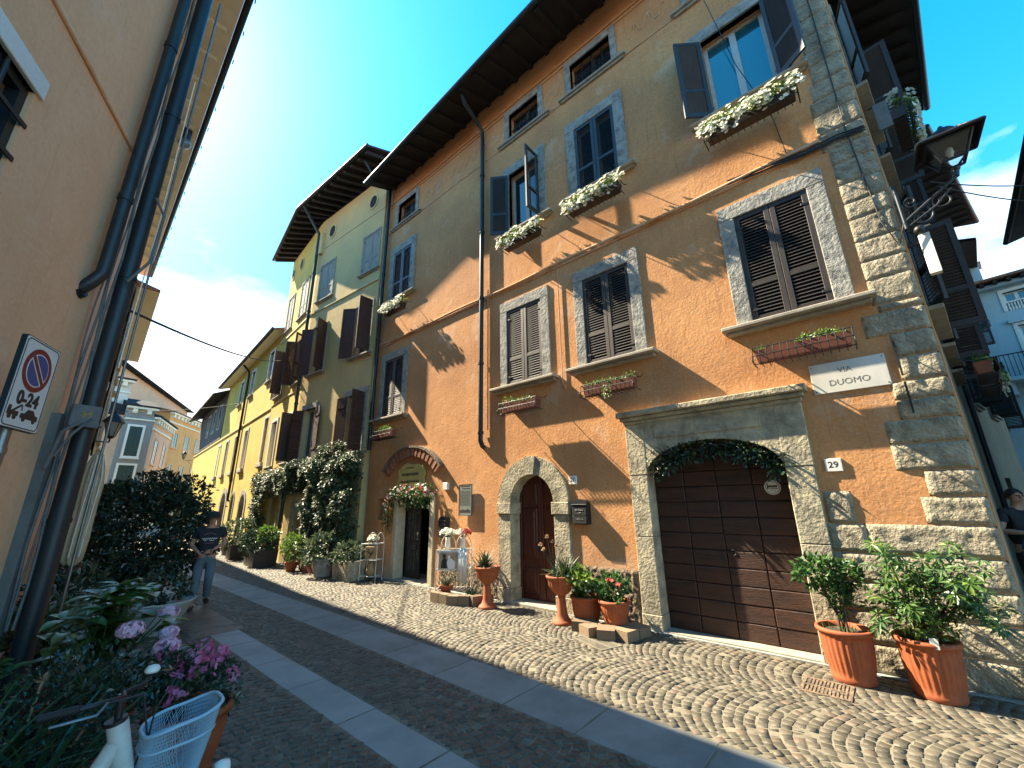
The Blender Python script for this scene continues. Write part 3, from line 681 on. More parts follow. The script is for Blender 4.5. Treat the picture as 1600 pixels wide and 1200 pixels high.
def leafdoor(x0,x1,mirror):
    m=MB(); m.box(x0,x1,-.30,-.26,.06,2.36)
    for (za,zb) in ((.16,.62),(.78,1.72)):
        m.bbox(x0+.08,x1-.08,-.26,-.235,za,zb,.016); m.bbox(x0+.14,x1-.14,-.235,-.222,za+.06,zb-.06,.01)
    for (a,b2,za,zb) in ((x0,x0+.06,.06,2.3),(x1-.06,x1,.06,2.3)): m.bbox(a,b2,-.26,-.232,za,zb,.005)
    m.bbox(x0+.08,x1-.08,-.26,-.235,1.80,2.2,.016)
    return m
d=MB(); d.box(c-.54,c+.54,-.42,-.40,0,2.4); D0=d.build('entrance_door',M['door'],HO)
for x0,x1 in((c-.535,c-.004),(c+.004,c+.535)): leafdoor(x0,x1,0).build('door_leaf',M['door'],D0)
k=MB(); k.tube([(c+.05,-.23,1.0),(c+.05,-.18,1.0)],.012,8); k.sphere((c+.05,-.165,1.0),.028,8); k.box(c+.03,c+.07,-.232,-.228,.92,1.1); k.build('door_knob',M['iron'],D0)
b=MB(); b.bbox(c-.62,c+.62,-.36,.10,-.02,.05,.01); b.build('door_step',M['sill'],HO)
# --- shop doorway
a,e=U(8.15),U(9.85)
b=MB(); b.bbox(a-.0,a+.16,-.24,.035,0,2.10,.008); b.bbox(e-.16,e,-.24,.035,0,2.10,.008); b.bbox(a,e,-.24,.034,2.0,2.12,.006)
b.build('shop_door_frame',M['cream'],HO)
d=MB(); 
def glazed(x0,x1,y,h):
    m=MB(); m.box(x0,x0+.07,y-.02,y+.02,.04,h); m.box(x1-.07,x1,y-.02,y+.02,.04,h); m.box(x0+.07,x1-.07,y-.02,y+.02,.04,.2); m.box(x0+.07,x1-.07,y-.02,y+.02,h-.08,h); m.box(x0+.07,x1-.07,y-.02,y+.02,.85,.93)
    for k in range(1,4): xx=x0+.07+(x1-x0-.14)*k/4; m.box(xx-.01,xx+.01,y-.012,y+.012,.2,h-.08)
    for k in range(1,7): zz=.2+(h-.3)*k/7; m.box(x0+.07,x1-.07,y-.011,y+.011,zz-.01,zz+.01)
    return m
SD=glazed(e-.78,e-.17,-.30,2.02).build('shop_door',M['wood'],HO)
g=MB(); g.add([(e-.72,-.30,.1),(e-.22,-.30,.1),(e-.22,-.30,1.98),(e-.72,-.30,1.98)],[(0,1,2,3)]); g.build('pane',M['glass'],SD)
b=MB(); b.bbox(a+.05,e-.05,-.9,.05,-.02,.035,.006); b.build('shop_step',M['sill'],HO)
# --- brick relieving arch over the shop
b=MB(); c2=U(9.12); zc=1.62; ri=1.42; rr=1.64
a0=math.asin(1.22/rr)
nb=44
for k in range(nb):
    t0=math.pi/2-a0+2*a0*(k+.07)/nb; t1=math.pi/2-a0+2*a0*(k+.93)/nb; pr=.105+.02*((k*7)%3)/2
    inn=[(c2+ri*math.cos(t),zc+ri*math.sin(t)) for t in(t0,t1)]; out=[(c2+rr*math.cos(t),zc+rr*math.sin(t)) for t in(t0,t1)]
    b.band(inn,out,-.01,pr)
b.build('brick_arch',M['brick'],HO)
b=MB(); inn=[];out=[]
for k in range(31):
    t=math.pi/2-a0*1.02+2*a0*1.02*k/30; inn.append((c2+(rr+.004)*math.cos(t),zc+(rr+.004)*math.sin(t))); out.append((c2+(rr+.06)*math.cos(t),zc+(rr+.06)*math.sin(t)))
b.band(inn,out,-.01,.15); b.build('arch_drip_course',M['rubble'],HO)
b=MB(); b.box(SLIT[0],SLIT[1],-.2,-.17,SLIT[2],SLIT[3]); b.box(SLIT[0]+.13,SLIT[0]+.16,-.17,-.14,SLIT[2],SLIT[3]); b.build('slit_window',M['wood'],HO)
# ================================================================ BENT YELLOW HOUSE (bends at its downpipe)
FG=Frame((6.30,11.42),-4.5); bend=FG.w(4.45); FK=Frame((bend.x,bend.y),5.5)
HG=thing('bent_house','yellow plastered house with a bent front, one face toned for shade, vine and brown shutters','house',(FG.p.x,FG.p.y,0),FG.rz)
kfn=FK.to(FG)
h1=[(.15,1.10,9.72,11.25),(3.05,4.05,9.62,11.2),(.2,1.15,6.60,8.45),(3.05,4.0,6.55,8.45),(.2,1.15,3.40,5.25),(3.1,3.95,3.4,5.2),(2.75,3.75,-.02,1.95)]
b=MB(); wall(b,0,4.45,-.02,13.6,h1,0,.25); b.build('front_wall',M['shadeyellow'],HG,origin=(0,0,0))
h2=[(.9,1.8,9.6,11.3),(2.9,3.75,9.6,11.3),(.35,1.2,6.5,8.4),(2.9,3.75,6.45,8.4),(.35,1.2,3.4,5.2),(2.7,3.5,3.4,5.3),(1.0,1.9,-.02,2.1)]
b=MB(); wall(b,0,4.2,-.02,13.6,h2,0,.25); b.build('angled_wall',M['yellow'],HG,origin=(0,0,0),fn=kfn)
b=MB(); p0=FG.w(0);p1=FK.w(4.2); L=lambda v:Vector(((v-FG.p).dot(FG.d),(v-FG.p).dot(FG.n),v.z))
for (a,c) in ((p0,Vector((16,11.6,0))),(Vector((16,11.6,0)),Vector((16,20.5,0))),(Vector((16,20.5,0)),p1)):
    b.add([(a.x,a.y,0),(c.x,c.y,0),(c.x,c.y,13.6),(a.x,a.y,13.6)],[(0,1,2,3)])
b.build('rear_wall',M['shadeyellow'],HG,fn=L)
wc=mat('pale_weathered_shutter',(.30,.27,.21),(.22,.19,.15),4,.8,stretch=(5,5,1))
M['pale']=wc
def win_in(par,fr,base,u0,u1,z0,z1,name='window',**k):
    """a window built in a frame that is not the thing's own"""
    if fr is base: return add_window(par,u0,u1,z0,z1,**k)
    W_=add_window(par,u0,u1,z0,z1,**k)
    o=Vector(W_['_x']); ang=fr.rz-base.rz; W_.location=fr.to(base)(o); W_.rotation_euler=(0,0,ang); return W_
for (a,c,z0,z1) in h1[:2]: win_in(HG,FG,FG,a,c,z0,z1,sur=.07,sill=(.62,.09,.06),shut=(0,0),surm='sill',wood='pale',kind='solid')
for (a,c,z0,z1) in h2[:2]: win_in(HG,FK,FG,a,c,z0,z1,sur=.07,sill=(.58,.09,.06),shut=(0,0),surm='sill',wood='pale',kind='solid')
win_in(HG,FG,FG,*h1[2],sur=.06,sill=(.66,.12,.06),shut=(88,150),surm='sill',wood='bwood',kind='solid')
win_in(HG,FG,FG,*h1[3],sur=.06,sill=(.66,.12,.06),shut=(115,150),surm='sill',wood='bwood',kind='solid')
win_in(HG,FG,FG,*h1[4],sur=.16,sill=(.68,.14,.06),shut=(100,172),surm='surround',wood='bwood',kind='plank')
win_in(HG,FG,FG,*h1[5],sur=.16,sill=(.66,.14,.06),shut=(170,150),surm='surround',wood='bwood',kind='plank')
win_in(HG,FK,FG,*h2[2],sur=.06,sill=(.6,.12,.06),shut=(120,120),surm='sill',wood='bwood')
win_in(HG,FK,FG,*h2[3],sur=.06,sill=(.6,.12,.06),shut=(95,170),surm='sill',wood='bwood',kind='solid')
win_in(HG,FK,FG,*h2[4],sur=.14,sill=(.6,.12,.06),shut=(95,170),surm='enamel',wood='bwood',kind='solid')
win_in(HG,FK,FG,*h2[5],sur=.12,sill=(.55,.12,.06),shut=None,surm='enamel')
b=MB()
for fr,uu in ((FG,(.75,3.55)),(FK,(.35,2.5,3.8))):
    for u in uu:
        m=MB(); m.prism([(u+.22*math.cos(t*math.pi/10),12.72+.26*math.sin(t*math.pi/10)) for t in range(20)],.0,.012,0)
        m.band([(u+.22*math.cos(t*math.pi/10),12.72+.26*math.sin(t*math.pi/10)) for t in range(21)],[(u+.28*math.cos(t*math.pi/10),12.72+.32*math.sin(t*math.pi/10)) for t in range(21)],0,.03,1)
        m.build('round_attic_window',[M['dim'],M['shadeyellow']],HG,fn=None if fr is FG else kfn)
b=MB(); b.box(0,4.42,-.02,.035,9.18,9.27); b.build('string_course',M['shadeyellow'],HG)
for za,zb in((9.18,9.27),(6.15,6.22)):
    b=MB(); b.box(.03,4.2,-.02,.035,za,zb); b.build('string_course',M['yellow'],HG,fn=kfn)
b=MB(); b.box(0,4.42,-.02,.02,12.1,12.14); b.build('eave_moulding',M['shadeyellow'],HG)
# arched stone doorway + plain doorway
b=MB(); uc=3.25; inn=[(uc+.5*math.cos(math.pi*i/14),1.75+.5*math.sin(math.pi*i/14)) for i in range(15)]; out=[(uc+.74*math.cos(math.pi*i/14),1.75+.74*math.sin(math.pi*i/14)) for i in range(15)]
b.band(inn,out,-.25,.05)
for x0,x1 in((uc-.74,uc-.5),(uc+.5,uc+.74)):
    b.bbox(x0,x1,-.25,.05,0,.8,.01); b.bbox(x0,x1,-.25,.052,.806,1.6,.01); b.bbox(x0-.02,x1+.02,-.25,.075,1.6,1.75,.01)
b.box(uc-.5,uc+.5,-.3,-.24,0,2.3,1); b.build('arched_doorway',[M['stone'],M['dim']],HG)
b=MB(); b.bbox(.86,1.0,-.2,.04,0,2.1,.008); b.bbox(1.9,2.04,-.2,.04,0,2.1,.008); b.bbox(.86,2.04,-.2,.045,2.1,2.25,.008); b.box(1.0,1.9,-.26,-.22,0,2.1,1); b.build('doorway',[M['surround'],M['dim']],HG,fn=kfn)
# eave
ZE=13.85
E_=[Vector((5.32,11.1,ZE)),Vector((5.02,16.2,ZE)),Vector((5.75,21.0,ZE))]; I_=[Vector((9.5,11.1,ZE+1.7)),Vector((9.2,16.0,ZE+1.7)),Vector((9.8,21.0,ZE+1.7))]
r=MB()
for off,mi in((0,1),(.08,0)):
    vs=[p+Vector((0,0,off)) for p in E_+I_]; r.add(vs,[(0,1,4,3),(1,2,5,4)],mi)
vs=[p+Vector((0,0,o)) for o in(0,.08) for p in E_+I_]
r.add(vs,[(0,1,7,6),(1,2,8,7),(0,6,9,3),(2,8,11,5)],1)
r.add([I_[0],I_[1],I_[2],Vector((16,20.5,ZE-.2)),Vector((16,11.6,ZE-.2))],[(0,1,2,3,4)],0)
RG=r.build('roof',[M['tile'],M['rafter']],HG,origin=(0,0,0),fn=L)
sl2=1.7/4.18
def raf2():
    b=MB(); vs=[]
    for t in (0,1.5):
        for ss in(-.05,.05):
            for dz in(-.14,-.008): vs.append(Vector((t,ss,t*sl2+dz)))
    b.add(vs,[(0,1,3,2),(4,6,7,5),(0,4,5,1),(2,3,7,6),(0,2,6,4),(1,5,7,3)]); return b
for seg,(a,c,n) in enumerate(((E_[0],E_[1],11),(E_[1],E_[2],10))):
    nn=-(FG.n if seg==0 else FK.n)
    for k in range(n):
        p=a.lerp(c,(k+.5)/n)+nn*.03; place_mesh(('raf2',),raf2,M['rafter'],'rafter',RG,L(p),math.atan2(nn.y,nn.x)-FG.rz)
g=MB(); g.tube([p+Vector((-.05,0,.03)) for p in E_],.07,8); g.build('gutter',M['gutter'],HG,fn=L)
pipe('downpipe',[(4.35,.95,ZE-.05),(4.38,.7,13.55),(4.42,.14,12.9),(4.42,.13,12.0),(4.42,.13,3.2),(4.42,.13,.1)],.06,par=HG,collars=[(4.42,.13,z) for z in(3,5.5,8.,9.3,11)])
b=MB(); b.box(4.15,4.38,.0,.12,11.9,12.9); b.build('flue_casing',M['shadeyellow'],HG)
pipe('downpipe',[(.35,.78,ZE-.05),(.3,.55,13.5),(.15,.2,13.1)],.04,par=HG)

# ================================================================ LONG YELLOW HOUSE
FY=Frame((FK.w(4.25).x+.06,FK.w(4.25).y),5.5); HY=thing('row_house','long bright yellow house with white framed windows and arched doors','house',(FY.p.x,FY.p.y,0),FY.rz)
top=[(1.2,1.95,7.75,9.3),(5.0,5.75,7.75,9.2),(7.9,8.65,7.75,9.2)]; low=[(.25,.95,3.7,5.75),(4.3,5.05,3.7,5.7),(6.9,7.6,3.7,5.7),(9.6,10.3,3.7,5.7),(12.2,12.9,3.7,5.7)]
ar=[(2.6,3.7,0,2.4),(5.2,5.9,1.1,2.5),(7.4,8.8,0,2.6)]
b=MB(); wall(b,0,13.1,-.02,9.9,top+low[:4]+ar,0,.22); wall(b,13.1,26,-.02,6.3,[low[4]],0,.22)
b.build('front_wall',M['yellow'],HY,origin=(0,0,0))
b=MB()
for x0,x1,h in((0,13.1,9.9),(13.1,26,6.3)):
    b.add([(x0,0,0),(x0,-8,0),(x0,-8,h),(x0,0,h)],[(0,1,2,3)]); b.add([(x1,0,0),(x1,-8,0),(x1,-8,h),(x1,0,h)],[(0,1,2,3)]); b.add([(x0,-8,0),(x1,-8,0),(x1,-8,h),(x0,-8,h)],[(0,1,2,3)])
b.build('rear_wall',M['yellow'],HY)
for h in top: add_window(HY,*h,sur=.1,sill=(.52,.12,.07),surm='enamel',frame='enamel')
for h in low: add_window(HY,*h,sur=.1,sill=(.5,.13,.18),surm='enamel',frame='enamel',shut=None)
for a,c,z0,z1 in ar:
    m=MB(); uc=(a+c)/2; hw=(c-a)/2; zz=z1-hw
    inn=[(uc+hw*math.cos(math.pi*i/12),zz+hw*math.sin(math.pi*i/12)) for i in range(13)]; out=[(uc+(hw*1.42)*math.cos(math.pi*i/12),zz+(hw*1.42)*math.sin(math.pi*i/12)) for i in range(13)]
    m.band(inn,out,-.22,.03); 
    for x0,x1 in((a-hw*.42,a),(c,c+hw*.42)): m.bbox(x0,x1,-.22,.03,z0,zz,.006)
    m.box(a,c,-.24,-.2,z0,z1,1); m.build('arched_doorway',[M['surround'],M['bwood']],HY)
b=MB(); b.box(.1,26,-.02,.05,6.12,6.22); b.build('string_course',M['yellow'],HY)
pipe('downpipe',[(6.35,.45,9.75),(6.35,.12,9.4),(6.35,.09,9.2),(6.35,.09,2.2),(6.35,.02,2.1)],.06,par=HY)
r=MB(); r.add([(-.3,.5,9.72),(13.3,.55,9.72),(13.3,-.05,9.9),(-.3,-.05,9.9),(-.3,.5,9.84),(13.3,.55,9.84),(13.3,-4,11.3),(-.3,-4,11.3),(13.3,-8,9.9),(-.3,-8,9.9)],[(0,1,2,3)],1)
r.add([(-.3,.5,9.84),(13.3,.55,9.84),(13.3,-4,11.4),(-.3,-4,11.4),(13.3,-8,9.9),(-.3,-8,9.9),(-.3,.5,9.72),(13.3,.55,9.72),(13.3,-.05,9.9),(-.3,-.05,9.9)],[(0,1,2,3),(3,2,4,5),(0,1,7,6),(1,2,8,7),(0,3,9,6)],0)
r.build('roof',[M['tile'],M['soffit']],HY,origin=(0,0,0))
g=MB(); g.tube([(-.3,.56,9.80),(13.3,.61,9.80)],.07,8); g.build('gutter',M['gutter'],HY)
# timber upper floor under a deep dark eave
FW=FY; HW=thing('timber_loggia_house','narrow house end with grey boarded upper storey under a deep dark eave','house',tuple(FY.w(13.15,0,6.3)),FY.rz)
b=MB()
for i in range(36):
    u=.02+.33*i; b.bbox(u,u+.32,-.05,.04+.01*(i%2),0,3.3,.01)
b.box(0,12,-8,-.06,0,3.3); b.build('board_wall',mat('grey_boards',(.12,.11,.10),(.07,.065,.06),3,.9,stretch=(4,4,1)),HW)
for a in (1.2,3.6,6.2): 
    m=MB(); m.box(a,a+.8,.04,.06,.9,2.5,0); m.band([(a,.9),(a,2.5),(a+.8,2.5),(a+.8,.9),(a,.9)],[(a-.1,.8),(a-.1,2.6),(a+.9,2.6),(a+.9,.8),(a-.1,.8)],.03,.085,1); m.build('window',[M['glass'],M['greyframe']],HW)
r=MB(); r.add([(-.3,.95,2.85),(12.4,.95,2.85),(12.4,-2.5,4.4),(-.3,-2.5,4.4),(-.3,.95,2.97),(12.4,.95,2.97),(12.4,-2.5,4.55),(-.3,-2.5,4.55),(12.4,-8,3.4),(-.3,-8,3.4)],[(0,1,2,3),(4,5,6,7),(0,1,5,4),(1,2,6,5),(0,3,7,4),(6,7,9,8)],0); r.build('roof',M['rafter'],HW)

# ================================================================ FAR END OF THE STREET
def block(name,label,p,ang,L_,H,D_,wallm,roofm,wins,eave=.5,over=.5,surm='enamel',shm='greenshut',corn=0,base=0,rise=1.2):
    f=Frame(p,ang); t=thing(name,label,'house',(p[0],p[1],0),f.rz); b=MB()
    b.box(0,L_,-D_,0,base,H); b.build('wall',wallm,t,origin=(0,0,0))
    r=MB(); o=over
    r.add([(-o*.3,o,H),(L_+o*.3,o,H),(L_+o*.3,-D_,H+.02),(-o*.3,-D_,H+.02),(-o*.3,o,H+.12),(L_+o*.3,o,H+.12),(L_+o*.3,-D_*.5,H+rise),(-o*.3,-D_*.5,H+rise),(L_+o*.3,-D_,H+.12),(-o*.3,-D_,H+.12)],
          [(0,1,2,3),(0,1,5,4),(4,5,6,7),(7,6,8,9),(0,4,7,9,3),(1,5,6,8,2),(2,3,9,8)]); r.build('roof',roofm,t)
    for (u0,u1,z0,z1) in wins:
        m=MB(); sw=.16
        m.band([(u0,z0),(u0,z1),(u1,z1),(u1,z0),(u0,z0)],[(u0-sw,z0-sw),(u0-sw,z1+sw),(u1+sw,z1+sw),(u1+sw,z0-sw),(u0-sw,z0-sw)],-.05,.05,0)
        c=(u0+u1)/2
        if shm:
            m.bbox(u0,c-.012,-.03,.035,z0,z1,.01,1); m.bbox(c+.012,u1,-.03,.035,z0,z1,.01,1); 
            k=int((z1-z0)/.12)
            for i in range(k): zz=z0+(z1-z0)*(i+.5)/k; m.box(u0+.08,u1-.08,.036,.044,zz-.02,zz+.02,1)
        else:
            m.box(u0,u1,-.03,.012,z0,z1,2); m.box(c-.03,c+.03,.012,.03,z0,z1,0)
        m.bbox(u0-.2,u1+.2,.0,.16,z0-sw-.08,z0-sw,.02,0)
        m.build('window',[M[surm],M[shm] if shm else M['wood'],M['glass']],t)
    if corn:
        m=MB(); m.box(-.05,L_+.05,-.02,.12,H-1.1,H-.98); m.box(-.1,L_+.1,-.02,over*.8,H-.18,H-.02)
        n=int(L_/.8)
        for i in range(n): u=(i+.5)*L_/n; m.bbox(u-.14,u+.14,-.02,over*.65,H-.55,H-.18,.02)
        m.build('cornice',M['soffit'],t)
    return t,f
M['greenshut']=mat('dark_green_shutter',(.02,.055,.05),(.014,.04,.036),8,.6)
M['slate']=mat('dark_slate_roof',(.03,.033,.04),(.02,.022,.027),6,.95,(8,.6,.02),spec=.1)
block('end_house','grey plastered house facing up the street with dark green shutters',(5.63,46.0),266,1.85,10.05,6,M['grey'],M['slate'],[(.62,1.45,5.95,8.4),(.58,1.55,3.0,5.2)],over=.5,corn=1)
block('pink_house','narrow pink plastered house with pale cornice just past the grey house',(7.89,52.2),200,6.5,9.4,7,M['pinkw'],M['slate'],[(1.0,1.9,5.6,7.6),(4.0,4.9,5.6,7.6),(1.0,1.9,2.2,4.2),(4.0,4.9,2.2,4.2)],over=.45,surm='pinkw',shm=None,corn=1)
block('far_orange_house','bright orange three storey house closing the far end of the street',(13.3,65.2),213,9.2,12.0,9,M['farorange'],M['tile'],[(1.2,2.1,8.4,9.9),(4.0,4.9,8.4,9.9),(6.8,7.7,8.4,9.9),(1.2,2.1,4.6,6.4),(4.0,4.9,4.6,6.4),(6.8,7.7,4.6,6.4),(1.2,2.1,1.2,3.0),(4.0,4.9,1.2,3.0),(6.8,7.7,1.2,3.0)],over=.5,surm='farorange',shm=None,corn=1)
block('tall_house','tall pale pink plastered house rising behind the grey house, green shutters',(12.6,74.4),204,29,15.2,10,M['pinkw'],M['slate'],[(2+3.4*k,3.1+3.4*k,9.6,12.2) for k in range(8)]+[(2+3.4*k,3.1+3.4*k,5.4,7.8) for k in range(8)],over=.7,shm='greenshut',corn=0,rise=2.2)
# ================================================================ LEFT HOUSES (street wall in shade)
KX,KY=0.0,5.66; K_=.042; a2=182.4
F1=Frame((KX,KY),204); F2=Frame((KX,KY),a2)      # F1: wall turned to us; F2: wall along the street (u negative = further away)
HL=thing('peach_house','peach plastered house on the left with a barred window and pale soffit','house',(KX,KY,0),F1.rz)
f2=F2.to(F1); HLH=11.7; LEN=15.7
win=(1.50,2.9,2.5,4.92)
b=MB(); wall(b,0,14,-.02,HLH,[win],0,.12); b.build('gable_wall',M['peach'],HL,origin=(0,0,0))
dw=[(-8.5,-7.6,.0,2.3),(-11.5,-10.6,0,2.3),(-6.5,-5.6,4.5,6.3),(-10,-9.1,4.5,6.3),(-13.5,-12.6,4.5,6.3)]
b=MB(); wall(b,-LEN,0,-.02,HLH,dw,0,.2); b.build('street_wall',M['peach'],HL,origin=(0,0,0),fn=f2)
L1=lambda v:Vector(((v-F1.p).dot(F1.d),(v-F1.p).dot(F1.n),v.z))
b=MB(); e=F2.w(-LEN); q=F1.w(14)
P=[(e.x,e.y),(-12,e.y),(-14,q.y),(q.x,q.y)]
for (x0,y0),(x1,y1) in zip(P,P[1:]): b.add([(x0,y0,0),(x1,y1,0),(x1,y1,HLH),(x0,y0,HLH)],[(0,1,2,3)])
b.build('rear_wall',M['peach'],HL,fn=L1)
# plinth, cornice line, window
b=MB(); quoin(b,.02,6,0,.86,91,.05,0,.012); quoin(b,6,13,0,.86,92,.05,0,.012); b.build('stone_plinth',M['surround'],HL)
b=MB(); b.tube([(0.0,.012,5.70),(9,.012,5.70)],.022,8); b.build('wall_moulding',M['peach'],HL)
u0,u1,z0,z1=win
b=MB(); b.bbox(u0-.06,u1+.3,-.05,.03,z1,z1+.17,.006); W1=b.build('window_lintel',M['signwhite'],HL)
b=MB(); b.box(u0,u0+.07,-.12,-.03,z0,z1); b.box(u1-.07,u1,-.12,-.03,z0,z1); b.box(u0+.07,u1-.07,-.12,-.03,z1-.07,z1); b.box(u0+.07,u1-.07,-.12,-.03,z0,z0+.07)
W0=b.build('window',M['gutter'],HL)
b=MB(); 
for k in range(1,5): x=u0+(u1-u0)*k/5; b.tube([(x,-.01,z0),(x,-.01,z1)],.016,8)
for k in range(1,8): z=z0+(z1-z0)*k/8; b.box(u0-.03,u1+.03,-.004,.012,z-.018,z+.018)
b.build('window_bars',M['iron'],W0)
b=MB(); b.add([(u0,-.11,z0),(u1,-.11,z0),(u1,-.11,z1),(u0,-.11,z1)],[(0,1,2,3)]); b.build('pane',mat('dusty_pane',(.16,.11,.085),(.06,.05,.045),3,.3,spec=.6),W0)
for (a,c,z0,z1) in dw:
    m=MB(); m.band([(a,z0),(a,z1),(c,z1),(c,z0)],[(a-.15,z0),(a-.15,z1+.15),(c+.15,z1+.15),(c+.15,z0)],-.1,.05,0); m.box(a,c,-.2,-.15,z0,z1,1); m.bbox(a-.3,c+.3,-.05,.14,z0-.1,z0,.01,0)
    m.build('window',[M['surround'],M['greenshut']],HL,fn=f2)
# eave
b=MB(); zE=HLH; U0,U1=2.2,-LEN-1.3; ov=.74
b.add([(U0,ov,zE),(U1,ov,zE),(U1,-.02,zE+.02),(U0,-.02,zE+.02)],[(0,1,2,3)],1)
b.add([(U0,ov,zE),(U1,ov,zE),(U1,ov,zE+.12),(U0,ov,zE+.12),(U0,-6,zE+2.2),(U1,-6,zE+2.2)],[(0,1,2,3),(3,2,5,4)],0)
b.add([(U1,ov,zE),(U1,-.02,zE),(U1,-6,zE+2.2),(U1,ov,zE+.12)],[(0,1,2,3)],1)
R1=b.build('roof',[M['tile'],M['soffit']],HL,origin=(0,0,0),fn=f2)
b=MB(); b.add([(-.6,.6,zE),(14,.6,zE),(14,-6,zE+2.4),(-.6,-6,zE+2.4),(-.6,.6,zE-.08),(14,.6,zE-.08),(14,-.02,zE-.08),(-.6,-.02,zE-.08)],[(0,1,2,3),(4,5,6,7),(0,1,5,4)]); b.build('front_roof',M['tile'],HL)
def brk():
    m=MB(); m.bbox(-.035,.035,.02,ov-.12,-.10,-.0,.01); return m
for k in range(19):
    u=.4-.85*k; p=f2(Vector((u,0,zE-.002))); place_mesh(('brk',),brk,M['soffit'],'eave_bracket',R1,p,F2.rz-F1.rz)
g=MB(); g.tube([(U0,ov+.07,zE+.06),(U1,ov+.07,zE+.06)],.065,10); 
for k in range(22): g.tube([(U0-.85*k,ov+.16,zE+.12),(U0-.85*k,ov+.16,zE-.0)],.012,5)
g.build('gutter',M['gutter'],HL,fn=f2)
# pipes at the corner
def W1_(x,y,z): return L1(Vector((x,y,z)))
b=MB(); b.tube([W1_(.02,5.42,11.6),W1_(.02,5.42,4.22),W1_(.015,5.42,4.10),W1_(-.04,5.42,3.98),W1_(-.10,5.46,3.90)],.056,12); b.tube([W1_(-.10,5.45,3.90),W1_(-.145,5.49,3.86)],.085,12)
for z in (5,7.2,9.4): b.tube([W1_(.02,5.42,z-.03),W1_(.02,5.42,z+.03)],.066,12)
b.build('corner_downpipe',M['gutter'],HL)
b=MB(); b.tube([W1_(.20,5.60,11.5),W1_(.20,5.60,-.02)],.075,16)
for z in (1.75,4.2,6.4,9): b.tube([W1_(.20,5.60,z-.02),W1_(.20,5.60,z+.02)],.084,16)
b.build('street_downpipe',M['gutter'],HL)
b=MB(); b.bbox(.0,.10,.0,.07,.86,2.7,.005); HLc=b.build('cable_tray',M['greybox'],HL)
rg=random.Random(4); b=MB()
for k in range(4):
    x=.035+.026*k; y=5.60-.01*k; pts=[]
    for i in range(26):
        z=.9+i*.32; pts.append(W1_(x+.012*math.sin(i*1.3+k*2),y+.01*math.cos(i*1.1+k),z))
    b.tube(pts,.008+.003*(k%2),6)
b.tube([W1_(.05,5.45,2.3),W1_(.12,5.42,2.5),W1_(.22,5.45,2.66),W1_(.3,5.55,2.6)],.013,6); b.tube([W1_(.02,5.45,2.2),W1_(.06,5.4,2.52),W1_(.16,5.4,2.62)],.016,6)
b.tube([W1_(.25,5.5,5.2),W1_(.35,5.48,5.0),W1_(.33,5.46,4.4),W1_(.2,5.45,4.1)],.014,6)
b.build('wall_cables',M['greybox'],HL)
b=MB(); b.tube([W1_(.31,5.5,7),W1_(.33,5.6,5),W1_(.31,5.52,3.2)],.006,6); b.tube([W1_(.38,5.95,9),W1_(.38,5.95,.9)],.012,6,1); b.build('wall_conduits',[M['enamel'],M['steel']],HL)
jb=thing('junction_box','grey metal junction box with a small yellow mark strapped to corner pipes','junction box',(.165,5.50,2.68),R_(14))
b=MB(); b.bbox(-.10,.10,-.06,.0,-.10,.10,.006); b.xf(lambda v:Vector((v.x,v.y,v.z))); b.build('box',M['greybox'],jb)
b=MB(); 
for x0 in(-.03,.01): b.tube([(x0,-.063,.02),(x0+.012,-.063,.045),(x0+.02,-.063,.0),(x0+.006,-.063,-.02)],.004,5)
b.tube([(-.045,-.063,.0),(.045,-.063,.03)],.003,5); b.build('mark',mat('yellow_mark',(.5,.3,.03),None,rough=.5),jb)
# security camera under the eave
sc=thing('security_camera','small dark dome camera fixed under the pale soffit of the left house','camera',(.80,12.2,11.2),0)
b=MB(); b.sphere((0,0,0),.14,10); b.build('dome',M['lampglass'],sc); b=MB(); b.tube([(0,0,.1),(0,0,.5)],.10,10); b.build('mount',M['iron'],sc)
# --- second house on the left
FL=Frame((1.12,21.3),188); l2=FL
HM=thing('second_left_house','pale plastered house in shade beyond the peach house, lower eave, dark shutters','house',(1.12,21.3,0),FL.rz)
FLf=Frame((1.12,21.3),184)
b=MB(); d=Vector((.07,.9975,0)); f3=Frame((1.12,21.3),184.0)
wn=[(-2.2,-1.3,4.4,6.2),(-5.2,-4.3,4.4,6.2),(-8.2,-7.3,4.4,6.2),(-2.2,-1.3,7.6,9.2),(-5.2,-4.3,7.6,9.2),(-8.2,-7.3,7.6,9.2),(-2.3,-1.2,.0,2.4),(-6,-5,0,2.4)]
f3to=f3.to(FL)
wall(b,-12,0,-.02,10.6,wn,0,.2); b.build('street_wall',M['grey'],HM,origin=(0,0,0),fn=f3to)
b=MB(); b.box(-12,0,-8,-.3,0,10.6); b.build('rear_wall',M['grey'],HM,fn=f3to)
b=MB(); b.add([(-.1,.72,10.6),(-12.2,.72,10.6),(-12.2,-.3,10.62),(-.1,-.3,10.62),(-.1,.72,10.72),(-12.2,.72,10.72),(-12.2,-5,12.2),(-.1,-5,12.2)],[(0,1,2,3)],1); b.add([(-.1,.72,10.6),(-12.2,.72,10.6),(-.1,.72,10.72),(-12.2,.72,10.72),(-12.2,-5,12.2),(-.1,-5,12.2),(-.1,-.3,10.6),(-12.2,-.3,10.6)],[(0,1,3,2),(2,3,4,5),(0,2,5,6),(1,3,4,7)],0); b.build('roof',[M['tile'],M['white']],HM,fn=f3to)
